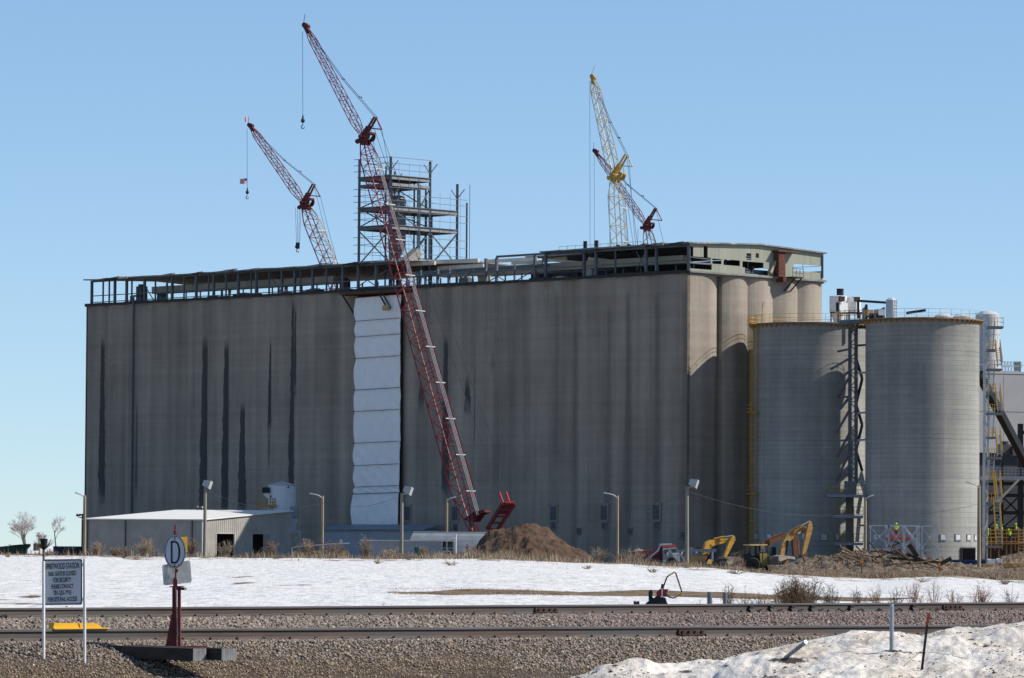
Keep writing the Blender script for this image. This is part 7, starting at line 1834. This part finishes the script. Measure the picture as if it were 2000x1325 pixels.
for nm, mt, kk in (('loop_black', black_m, 0), ('loop_yellow', M('loop_yellow', (.60, .36, .05), .5), 1)):
    mb = MB()
    for (i, j, c) in segs:
        if c == kk: mb.path([gt(*q, .1) for q in loop[i:j + 1]], .016, 8)
    mb.build('wire_loop', mt, root)
# short steel posts behind the far rail
for (x0, x1, y, lb) in ((1381, 1391, 1157, 'short thick grey steel post behind the far rail, left of two'), (1412, 1420, 1158, 'slightly thinner short grey steel post behind the far rail, right of two')):
    D = FA.y + 15; p = P((x0 + x1) / 2, y, D); r_ = (x1 - x0) / 2 * D / F; mb = MB(); z0 = hgt(p.x, D)
    mb.lathe((p.x, D, 0), [(r_, z0 - .2), (r_, p.z), (r_ * .8, p.z + .01), (.001, p.z + .01)], 16)
    o = mb.build('steel_post', M('dark_galvanised_post', (.17, .19, .20), .5, metal=.4), None, (p.x, D, z0), smooth=False); tag(o, lb, 'post', 'short steel posts')

# ------------------------------------------------------------ snow bank in the right foreground
_bx = [1040, 1110, 1180, 1260, 1330, 1400, 1450, 1500, 1560, 1640, 1680, 1750, 1800, 1850, 1900, 1950, 2000, 2100, 2300, 2500, 2850]
_by = [1345, 1325, 1309, 1303, 1305, 1291, 1276, 1266, 1254, 1239, 1231, 1236, 1242, 1233, 1237, 1228, 1221, 1216, 1216, 1235, 1350]
def bank_z(X, Y):
    px = 1000 + X / Y * F
    crest_y = 66.0; zc = 2 - (np.interp(px, _bx, _by) - hz(px)) * crest_y / F
    base = -.35
    front = base + (zc - base) * smooth(46, crest_y, Y) ** .85
    lowfront = 2 - .0302 * Y + (0.10) * 1
    f_ = np.where(Y < crest_y, front, zc + (base - zc) * smooth(crest_y, crest_y + 5.5, Y))
    n1 = (fbm(X * 1.1, Y * .55, 41, 5) - .5); n2 = (fbm(X * 3.2, Y * 1.6, 47, 4) - .5)
    big = (fbm(X * .42 + 3, Y * .25, 51, 3) - .5)
    k = smooth(1040, 1250, px) * (1 - .8 * smooth(crest_y - 1.5, crest_y, Y) * (1 - smooth(crest_y, crest_y + 1, Y)))
    return f_ + k * (.20 * n1 + .10 * n2 + .5 * big + .07 * (fbm(X * 9, Y * 4, 61, 4) - .5)), px
def make_bank():
    cols = np.concatenate([np.arange(1020, 2060, 3.0), np.arange(2060, 2860, 8.0)]); rows = np.concatenate([np.arange(44, 52, .4), np.arange(52, 73, .08)])
    PX, YY = np.meshgrid(cols, rows); XX = (PX - 1000) / F * YY
    ZZ, px = bank_z(XX, YY)
    nr, nc = PX.shape; v = np.stack([XX, YY, ZZ], -1).reshape(-1, 3)
    i = np.arange(nr - 1)[:, None] * nc + np.arange(nc - 1)[None, :]
    f = np.stack([i, i + 1, i + nc + 1, i + nc], -1).reshape(-1, 4)
    me = bpy.data.meshes.new('snow_bank'); me.from_pydata(v.tolist(), [], f.tolist()); me.polygons.foreach_set('use_smooth', [True] * len(f))
    m, t, b = nodes_of('dirty_spring_snow'); vv = objco(t)
    n1 = noise_node(t, vv, 1.0, 6, .7, (.9, .35, 1.4)); n2 = noise_node(t, vv, 8.0, 6, .8, (1, .45, 1.6)); n3 = noise_node(t, vv, .6, 3)
    c = mixc(t, ramp(t, n1, .38, .64), (.80, .75, .68), (.60, .52, .42))
    c = mixc(t, mth(t, 'MULTIPLY', ramp(t, n2, .54, .70), ramp(t, n1, .44, .60)), c, (.20, .15, .10))
    c = mixc(t, ramp(t, n3, .62, .74, 0, .30), c, (.62, .54, .46))
    # thawed dirty hollows: darker earth patches with their own shape
    at = t.nodes.new('ShaderNodeAttribute'); at.attribute_name = 'dirt'
    sep = t.nodes.new('ShaderNodeSeparateColor'); t.links.new(at.outputs['Color'], sep.inputs[0])
    dm = ramp(t, mth(t, 'ADD', sep.outputs[0], mth(t, 'MULTIPLY', mth(t, 'SUBTRACT', n2, .5), 1.4)), .45, .62)
    c = mixc(t, dm, c, (.075, .052, .034))
    t.links.new(c, b.inputs['Base Color']); b.inputs['Roughness'].default_value = .7; b.inputs['Specular IOR Level'].default_value = .2
    b.inputs['Subsurface Weight'].default_value = 0.0
    bump_to(t, b, mth(t, 'ADD', n1, mth(t, 'MULTIPLY', n2, .9)), .8, .07)
    me.materials.append(m)
    dirt = np.zeros(len(v))
    for (x, y, rx, ry, s_) in ((1540, 1290, 55, 9, .8), (1580, 1285, 40, 6, .6), (1745, 1271, 22, 3, .9), (1790, 1274, 40, 3.5, .7), (1905, 1249, 30, 3, .7), (1960, 1256, 40, 2.5, .5), (1340, 1311, 35, 5, .7), (1230, 1318, 50, 6, .45), (1510, 1322, 60, 5, .6), (1640, 1300, 60, 4, .4), (1420, 1300, 40, 6, .5), (1480, 1275, 40, 6, .5)):
        pyv = hz(px).ravel() + (2 - ZZ.ravel()) * F / YY.ravel()
        dirt = np.maximum(dirt, s_ * np.exp(-((px.ravel() - x) / rx) ** 2 - ((pyv - y) / ry) ** 2))
    dirt = np.maximum(dirt, .8 * (1 - smooth(1060, 1200, px.ravel())))
    att = me.color_attributes.new('dirt', 'FLOAT_COLOR', 'POINT'); att.data.foreach_set('color', np.stack([dirt, dirt, dirt, np.ones_like(dirt)], -1).astype(np.float32).ravel())
    o = bpy.data.objects.new('snow_bank', me); COL.objects.link(o); tag(o, kind='structure')
make_bank()
def bank_grit():
    g = np.random.default_rng(77); n = 5200
    px_ = g.uniform(1080, 2040, n); Y = g.uniform(52, 67.5, n); X = (px_ - 1000) / F * Y
    keep = fbm(X * 1.3, Y * .6, 91, 3) > .50 + .12 * g.random(n); X, Y = X[keep], Y[keep]; Z, _ = bank_z(X, Y); n = len(X); sz = g.uniform(.006, .022, n) * np.where(g.random(n) < .06, 2.0, 1.0)
    base = np.array([(1, 0, 0), (0, 1, 0), (-1, 0, 0), (0, -1, 0), (0, 0, 1), (0, 0, -1)], float); v = (base[None] * g.uniform(.5, 1.3, (n, 6, 1)) + g.normal(0, .2, (n, 6, 3))) * sz[:, None, None] * np.array([1.3, 1, .7]) + np.stack([X, Y, Z], -1)[:, None]
    tri = np.array([(0, 1, 4), (1, 2, 4), (2, 3, 4), (3, 0, 4), (1, 0, 5), (2, 1, 5), (3, 2, 5), (0, 3, 5)]); f = (tri[None] + (np.arange(n) * 6)[:, None, None]).reshape(-1, 3)
    me = bpy.data.meshes.new('snow_grit'); me.from_pydata(v.reshape(-1, 3).tolist(), [], f.tolist()); me.materials.append(M('dark_grit', (.10, .075, .055), .9, var=.5, scale=9, col2=(.30, .25, .20)))
    o = bpy.data.objects.new('snow_grit', me); COL.objects.link(o); tag(o, 'dark grit and small clods scattered over the dirty snow bank', 'grit', kind='stuff')
bank_grit()
def hit_bank(px, py):
    d = _r * ((px - 1000.0) / F) + _u * ((662.5 - py) / F) + _f; ys = np.arange(46, 72, .02)
    X = CAM.x + d.x / d.y * ys; Z = CAM.z + d.z / d.y * ys; zb, _ = bank_z(X, ys); i = np.nonzero(Z < zb)[0]; i = i[0] if len(i) else len(ys) // 2
    return Vector((X[i], ys[i], float(zb[i])))
g = hit_bank(1741.5, 1271); t = P(1742, 1182, g.y)
mb = MB(); mb.lathe((g.x, g.y, 0), [(.03, g.z - .2), (.03, t.z), (.026, t.z + .006), (.001, t.z + .006)], 14)
o = mb.build('steel_post', M('galvanised_post', (.30, .34, .37), .45, metal=.5, var=.12, scale=9), None, g, smooth=False); tag(o, 'upright galvanised steel post standing in the dirty snow bank', 'post')
g = hit_bank(1800.5, 1309); t = P(1814, 1198, g.y); m_ = P(1810.6, 1222, g.y)
root = thing('marker_stake', g, 'leaning black marker stake with red top in the dirty snow bank', 'stake')
mb = MB(); mb.bar(g - (t - g) * .1, m_, .034, .02); mb.build('stake_shaft', black_m, root)
mb = MB(); mb.bar(m_, t, .036, .022); mb.build('red_top', M('faded_red_paint', (.30, .035, .025), .6, var=.25, scale=8), root)
g = hit_bank(1537, 1283); t = P(1574, 1254, g.y - .4)
mb = MB(); d = (t - g); mb.tube(g - d * .15, t, .03, None, 12); tag(mb.build('steel_pipe', M('galvanised_pipe', (.28, .32, .34), .45, metal=.5, var=.3, scale=9), None, g, smooth=False), 'fallen galvanised pipe leaning out of the dirty snow bank', 'pipe')
mb = MB(); a_, b_2 = hit_bank(1765, 1304), hit_bank(1806, 1276); mb.path([a_ + ZV * .01, (a_ + b_2) / 2 + ZV * .05, b_2 + ZV * .06], .004, 4); a_, b_2 = hit_bank(1806, 1281), hit_bank(1890, 1291); mb.path([a_ + ZV * .05, (a_ + b_2) / 2 + ZV * .05, b_2 + ZV * .02], .004, 4)
tag(mb.build('loose_wire', M('grey_thin_wire', (.16, .15, .14), .6), None, hit_bank(1806, 1281)), 'thin loose wire trailing over the snow by the marker stake', 'wire')
# little old snow patches in the gravel at the lower left
for (x0, x1, y, lb) in ():
    g = hit_ground((x0 + x1) / 2, y); n = 28; pts = []; rr = random.Random(x0)
    W_ = (x1 - x0) / 2.3 * g.y / F
    mb = MB(); ring = []
    for k in range(n):
        t = 2 * math.pi * k / n; k_ = 1 + rr.uniform(-.25, .2); X = g.x + W_ * math.cos(t) * k_; Y = g.y + .16 * math.sin(t) * k_; ring.append(Vector((X, Y, hgt(X, Y) + .0)))
    c = Vector((g.x, g.y, hgt(g.x, g.y) + .012)); mid = [r_.lerp(c, .35) + ZV * .008 for r_ in ring]
    mb.v = [tuple(p) for p in ring + mid] + [tuple(c)]
    for k in range(n): j = (k + 1) % n; mb.f += [(k, j, n + j, n + k), (n + k, n + j, 2 * n)]; mb.m += [0, 0]
    o = mb.build('snow_patch', M('old_snow', (.68, .66, .62), .7, var=.2, scale=9), None, g, smooth=True); tag(o, kind='structure')

# ------------------------------------------------------------ left edge: trees, rail car, low machinery, house
def bare_tree(name, px, ybase, h_px, D, spread, seed, label, trunks=3, group=None):
    rr = random.Random(seed); s = D / F; h = h_px * s; base = Vector(((px - 1000) / F * D, D, SITE)); zb = P(px, ybase, D).z
    root = thing(name, base, label, 'tree', group)
    tr, cr = MB(), MB()
    def grow(p, d, L, r, lv, mb):
        n = 3; pts = [p]; rs = [r]; dd = d.copy()
        for i in range(n):
            dd = (dd + Vector((rr.gauss(0, .10), rr.gauss(0, .10), rr.gauss(.03, .05)))).normalized(); pts.append(pts[-1] + dd * L / n); rs.append(r * (1 - .45 * (i + 1) / n))
        mb.path(pts, rs, 5 if lv < 2 else 3, 0, False)
        if lv >= 5: return
        k = (4 if lv < 2 else 4)
        for i in range(k):
            t = rr.uniform(.3, 1.0); q = pts[min(n - 1, int(t * n))].lerp(pts[min(n, int(t * n) + 1)], t * n % 1 if t < 1 else 0)
            az = rr.uniform(0, 6.28); sp = rr.uniform(.35, .8) * spread; side = Vector((math.cos(az), math.sin(az), 0)); nd = (dd + side * sp + ZV * .12).normalized()
            grow(q, nd, L * rr.uniform(.52, .74), max(.010, rs[-1] * rr.uniform(.5, .72)), lv + 1, cr if lv >= 1 else tr)
    for i in range(trunks):
        az = rr.uniform(0, 6.28); o = Vector((math.cos(az), math.sin(az), 0)) * (.25 * spread if trunks > 1 else .03)
        b = base + o * h * .08; tr.tube(b, b + ZV * (zb - SITE + .1), .16 * h / 7, None, 6); grow(b + ZV * (zb - SITE), (ZV + o).normalized(), h * .40, .13 * h / 7, 0, tr)
    tr.build('trunk', M('grey_brown_bark', (.19, .165, .145), .9), root); cr.build('crown', M('pale_twigs', (.56, .51, .48), .9), root)
bare_tree('bare_tree', 53, 1068, 80, 900, 1.3, 3, 'wide bare tree on the left skyline above the green machinery', 4, 'bare trees on the left skyline')
bare_tree('bare_tree', 113, 1068, 80, 900, 1.1, 12, 'slimmer bare tree on the left skyline between sign and elevator', 1, 'bare trees on the left skyline')
bare_tree('bare_tree', 80, 1070, 36, 905, 1.1, 22, 'small bushy bare tree low on the skyline between the two taller trees', 3, 'bare trees on the left skyline')
Dc = 640.0
root = thing('freight_container', P(136, 1085, Dc), 'dark rusty freight container with pale lettering at the elevator left edge', 'container')
mb = MB(); p0, p1 = P(104.5, 1067.2, Dc), P(165, 1065.4, Dc); mb.box(p0.x, p1.x, Dc, Dc + 2.4, p0.z - 2.0, p0.z); bx = mb.build('container_body', M('dark_maroon_container', (.045, .026, .032), .7, var=.3, scale=1.5), root)
mb = MB(); x = p0.x + .3
while x < p1.x: mb.box(x, x + .12, Dc - .07, Dc - .003, p0.z - 1.9, p0.z - .05); x += .62
mb.build('side_rib', M('container_rib', (.06, .05, .065), .7), bx)
mb = MB(); mb.box(XP(104, Dc, 1070), XP(122, Dc, 1070), Dc - .04, Dc - .004, p0.z - 1.85, p0.z); mb.build('blue_end_panel', M('dark_blue_panel', (.03, .04, .065), .7), bx)
lettering('lettering', 'HOLLANDER', bx, 136.5, 1070.6, Dc - .12, 5.4, M('pale_blue_lettering', (.24, .27, .36), .7), 0, 0, .72)
root = thing('green_machinery', P(28, 1085, 700), 'row of dark green farm machinery on the left horizon', 'machinery')
Dm = 700.0
mb = MB(); prism_px(mb, [(-6, 1082), (-6, 1068.5), (14, 1066.5), (40, 1065.5), (47, 1063.4), (57, 1063), (57.5, 1067), (52, 1072), (50, 1082)], Dm, 2.2); mb.build('machine_body', M('dark_green_paint', (.012, .055, .045), .6, var=.45, scale=.9), root)
mb = MB(); mb.bar(P(17, 1064.2, Dm - .1), P(24, 1066.5, Dm - .1), .12, .12); mb.bar(P(24, 1066.3, Dm - .1), P(44, 1064.5, Dm - .1), .2, .2); prism_px(mb, [(44, 1066), (48, 1062.8), (57.5, 1062.6), (57.5, 1066)], Dm - .2, 1.5); mb.build('upper_frame', black_m, root)
mb = MB(); prism_px(mb, [(9, 1070), (12, 1069), (20, 1074), (20, 1082), (8, 1082)], Dm - .3, .5); prism_px(mb, [(31, 1073), (36, 1069), (44, 1070), (48, 1082), (30, 1082)], Dm - .3, .5); mb.build('hopper', M('very_dark_green', (.008, .022, .022), .6), root)
root = thing('small_house', P(73, 1075, 980), 'tiny distant house with dark gable on the left horizon', 'house')
mb = MB(); prism_px(mb, [(65, 1076), (65, 1063), (67.5, 1060.5), (71, 1063.5), (71, 1076)], 980, 6); mb.build('gable_wall', M('grey_brown_house', (.16, .14, .13), .8), root)
mb = MB(); rect_px(mb, 71, 79, 1067.5, 1076, 981, 5); mb.build('wall', M('cream_house_wall', (.55, .50, .42), .8), root)
mb = MB(); prism_px(mb, [(70.5, 1067.8), (70, 1063), (79, 1064), (81, 1067.8)], 980.5, 6); mb.build('roof', M('brown_house_roof', (.30, .20, .13), .8), root)
# ------------------------------------------------------------ dry vegetation
straw = [M('straw_grass', (.36, .27, .175), .9, var=.3, scale=.8), M('brown_weed_stem', (.22, .165, .12), .9, var=.3, scale=.8)]
def grass_stuff(name, label, n, fn, hr, mats, w_=(.02, .05), lean=.35):
    v, f, mi = [], [], []
    rr = random.Random(17)
    for i in range(n):
        q = fn(rr)
        if q is None: continue
        x, y, z, hs = q; h = rr.uniform(*hr) * hs; wd = rr.uniform(*w_); a = rr.uniform(0, 6.28); lx, ly = rr.gauss(0, lean) * h, rr.gauss(0, lean) * h
        ca, sa = math.cos(a) * wd, math.sin(a) * wd; o = len(v)
        v += [(x - ca, y - sa, z - .05), (x + ca, y + sa, z - .05), (x + lx * .4 + ca * .6, y + ly * .4 + sa * .6, z + h * .6), (x + lx * .4 - ca * .6, y + ly * .4 - sa * .6, z + h * .6), (x + lx, y + ly, z + h)]
        f += [(o, o + 1, o + 2, o + 3), (o + 3, o + 2, o + 4)]; k = 0 if rr.random() < .62 else 1; mi += [k, k]
    me = bpy.data.meshes.new(name); me.from_pydata(v, [], f)
    for m in mats: me.materials.append(m)
    me.polygons.foreach_set('material_index', mi)
    ob = bpy.data.objects.new(name, me); COL.objects.link(ob); return tag(ob, label, 'grass', kind='stuff')
# precomputed heights are cheap enough one by one in blocks
def block_points(n, pxr, yr, seed, dens=None, hk=1.0):
    g = np.random.default_rng(seed); px = g.uniform(pxr[0], pxr[1], n); y = g.uniform(yr[0], yr[1], n); X = (px - 1000) / F * y
    cl = fbm(X * .35, y * .18, seed, 3); keep = g.random(n) < smooth(.36, .72, cl)
    if dens is not None: keep &= g.random(n) < dens(px, y)
    X, y, cl = X[keep], y[keep], cl[keep]; return list(zip(X.tolist(), y.tolist(), height(X, y).tolist(), (hk * (.35 + 5.0 * np.clip(cl - .40, 0, 1) ** 1.3)).tolist()))
def from_list(L):
    it = iter(L)
    def fn(rr):
        return next(it, None)
    return fn
pts = block_points(30000, (-60, 1460), (322, 356), 5, lambda px, y: .25 + .75 * smooth(300, 900, px)) + block_points(60000, (1380, 2080), (330, 430), 6, None, .55) + block_points(8000, (-60, 2060), (275, 325), 7, lambda px, y: .2 * smooth(275, 325, y))
grass_stuff('dry_grass', 'dry straw-coloured grass along the edge of the snow field', len(pts), from_list(pts), (.10, .50), straw, (.012, .03))
pts = block_points(5200, (-60, 2060), (96, 330), 19, lambda px, y: .15 + .3 * smooth(100, 300, y))
grass_stuff('stubble_grass', 'thin dry stubble poking through the snow field', len(pts), from_list(pts), (.02, .09), straw, (.004, .009), .5)
pts = block_points(9000, (760, 1620), (141, 160), 9)
grass_stuff('verge_grass', 'short brown grass in the bare strip across the snow', len(pts), from_list(pts), (.02, .06), straw, (.006, .014))
def weed(px, y, D, h_px, w_px, seed, label, mat, group, n=26, head=None, name='dry_weed', zbase=None):
    rr = random.Random(seed); s = D / F; X = (px - 1000) / F * D; z0 = hgt(X, D) if zbase is None else zbase; top = P(px, y, D).z
    h = max(.4, top - z0) if h_px is None else h_px * s
    root = thing(name, (X, D, z0), label, 'shrub' if name != 'dry_weed' else 'weed', group)
    mb, hb = MB(), MB(); wd = w_px * s / 2
    rmin = .42 * s
    for i in range(n):
        a = rr.uniform(0, 6.28); rad = rr.random() ** .7; end = Vector((X + math.cos(a) * wd * rad, D + math.sin(a) * wd * rad * .7, z0 + h * rr.uniform(.55, 1.0) * (1 - .35 * rad ** 2)))
        st_ = Vector((X + rr.gauss(0, .12) * wd, D + rr.gauss(0, .12) * wd, z0 - .05)); mid = st_.lerp(end, .5) + Vector((rr.gauss(0, .06) * wd, 0, .06 * h))
        mb.path([st_, mid, end], [rmin * 1.2, rmin, rmin * .6], 3, 0, False)
        for k in range(rr.randint(3, 6)):
            t = rr.uniform(.35, 1); b = (mid.lerp(end, (t - .5) * 2) if t > .5 else st_.lerp(mid, t * 2)); d = Vector((rr.gauss(0, 1), rr.gauss(0, .7), rr.uniform(.3, 1.5))).normalized() * h * rr.uniform(.08, .22); mb.path([b, b + d * .6 + Vector((rr.gauss(0, .02), 0, 0)) * h, b + d], [rmin * .8, rmin * .6, rmin * .45], 3, 0, False)
            if head:
                for c_ in range(rr.randint(1, 3)):
                    e = b + d * rr.uniform(.7, 1.05); u1 = Vector((rr.gauss(0, 1), rr.gauss(0, 1), rr.gauss(0, 1))).normalized() * head * s; u2 = u1.orthogonal().normalized() * head * s * .6; hb.add([e - u1, e + u2, e + u1, e - u2], [(0, 1, 2, 3)])
    mb.build('stem', mat, root)
    if head: hb.build('seed_or_leaf', M('pale_seed_head', (.36, .29, .21), .9, var=.3) if name == 'dry_weed' else M('dark_dry_leaf', (.075, .05, .035), .9, var=.4), root)  # seed heads on dry weeds, dead leaves on shrubs
greyw = M('grey_weed_stem', (.27, .215, .165), .9, var=.25)
wl = [(193, 1056, 40, 'tan weed clump below the downspout at the left end of the shed'), (287, 1046, 50, 'tallest tan weed clump before the shed front wall'), (226, 1062, 30, 'small weed clump before the shed front wall'), (378, 1045, 30, 'slim weed clump between the D target and shed corner'), (443, 1052, 45, 'grey weed clump before the open shed doorway'), (532, 1052, 34, 'pale weed clump before the second shed doorway'), (600, 1049, 46, 'grey weed clump at the left end of the pipe gate'), (655, 1052, 60, 'reddish weed clump behind the pipe gate right end'), (717, 1045, 34, 'tall pale weed clump at the left end of the trailer'), (832, 1064, 40, 'pale weed clump before the trailer side'), (770, 1068, 60, 'low tan weed clump before the middle of the trailer'), (925, 1062, 40, 'grey weed clump at the left foot of the dirt pile'), (985, 1074, 40, 'tan weed clump before the dirt pile left slope'), (1170, 1066, 60, 'dark grey weed clump right of the dirt pile foot'), (1245, 1068, 70, 'dark weed clump hiding the dump truck box'), (1215, 1074, 50, 'brown weed clump at the foot of the lamp beside the truck'), (1445, 1084, 36, 'brown weed clump by the loader bucket'), (1030, 1078, 50, 'low tan weed clump before the middle of the dirt pile'), (100, 1072, 50, 'low tan weed clump under the dark container'), (250, 1066, 40, 'low weed clump before the middle of the shed front')]
for i, (x, y, w_, lb) in enumerate(wl):
    weed(x, y, 352 + (i * 7) % 20, None, w_, 100 + i, lb, greyw if ('grey' in lb or 'dark' in lb) else straw[0] if 'tan' in lb else straw[1], 'dry weed clumps along the field edge', 44, .6)
# shrubs behind the far track on the right
Dsh = 104.0
brown_s = M('brown_dead_stem', (.15, .095, .05), .9, var=.35, scale=2); dark_s = M('dark_dead_stem', (.07, .052, .042), .9, var=.3); red_s = M('reddish_twig', (.25, .15, .105), .9, var=.25)
def zz(px, D): return P(px, 1186, D).z
sh = [(1552, 1122, 92, 'dense brown dead shrub, the largest behind the far rail', brown_s, 230, .55), (1583, 1122, 66, 'dark leafy dead shrub leaning out beside the largest brown shrub', dark_s, 60, .6), (1624, 1132, 50, 'sparse dark shrub just right of the brown shrub', dark_s, 36, .5), (1520, 1152, 60, 'low brown-grey shrub at the left of the largest brown shrub', brown_s, 60, .5), (1425, 1133, 44, 'dark seedy weed standing between the two short posts', dark_s, 22, .7), (1455, 1141, 40, 'thin bare shrub right of the short posts', brown_s, 12, .4), (1485, 1150, 50, 'dark low shrub midway between posts and brown shrub', dark_s, 26, .5), (1368, 1172, 26, 'small dark weed at the left of the short posts', dark_s, 10, .5), (1675, 1150, 44, 'low dark shrub left of the galvanised post', dark_s, 26, .5), (1712, 1138, 44, 'taller thin grey-brown shrub left of the galvanised post', brown_s, 18, .35), (1752, 1146, 40, 'dark branching shrub just right of the galvanised post top', dark_s, 26, .5), (1786, 1126, 54, 'tall reddish twiggy shrub, tallest of the right-hand row', red_s, 26, .3), (1826, 1130, 40, 'tall thin reddish shrub above the marker stake', red_s, 14, .3), (1865, 1144, 46, 'low reddish shrub right of the marker stake', red_s, 26, .3), (1918, 1134, 56, 'fan-shaped reddish-brown shrub near the right edge', red_s, 46, .3), (1975, 1140, 50, 'thin grey shrub at the right picture edge', dark_s, 14, .3), (752, 1168, 16, 'tiny bare weed sticking up behind the far rail near the middle', straw[1], 4, None)]
for i, (x, y, w_, lb, mt, n, hd) in enumerate(sh):
    D = Dsh + (i * 5) % 7
    if x > 1640: D += 6
    weed(x, y, D, None, w_, 300 + i, lb, mt, 'dead shrubs behind the far track', n, hd, 'bare_shrub', hgt((x - 1000) / F * D, D))
# small tufts on the snow near the field edge
tl = [(20, 1089, 26, 'dark tuft on the snow edge at the far left'), (245, 1091, 20, 'straw tuft on the snow below the shed front'), (270, 1094, 34, 'flat straw tuft on the snow left of the switch stand'), (545, 1092, 40, 'straw tuft on the snow below the second shed doorway'), (742, 1102, 26, 'small grey tuft on the snow below the lean-to shed'), (800, 1094, 46, 'olive straw tuft on the snow below the trailer'), (1150, 1112, 30, 'grey tuft on the snow below the dirt pile right foot'), (1278, 1119, 34, 'bushy grey tuft on the snow below the dump truck'), (1345, 1110, 50, 'row-like grey tuft on the snow left of the excavator'), (1440, 1122, 50, 'tall sparse tuft on the snow below the loader'), (885, 1105, 40, 'thin grey tuft on the snow below the white post'), (1730, 1128, 30, 'straw tuft on the snow right of the timber heap front'), (1805, 1138, 40, 'straw tuft on the snow above the tall reddish shrub'), (1965, 1142, 34, 'straw tuft on the snow near the right edge')]
for i, (x, y, w_, lb) in enumerate(tl):
    g = hit_ground(x, y, 110); weed(x, y - 8, g.y, 9 + i % 3 * 2, w_, 500 + i, lb, straw[i % 2], 'straw tufts on the snow', 22, None, 'dry_weed', g.z)
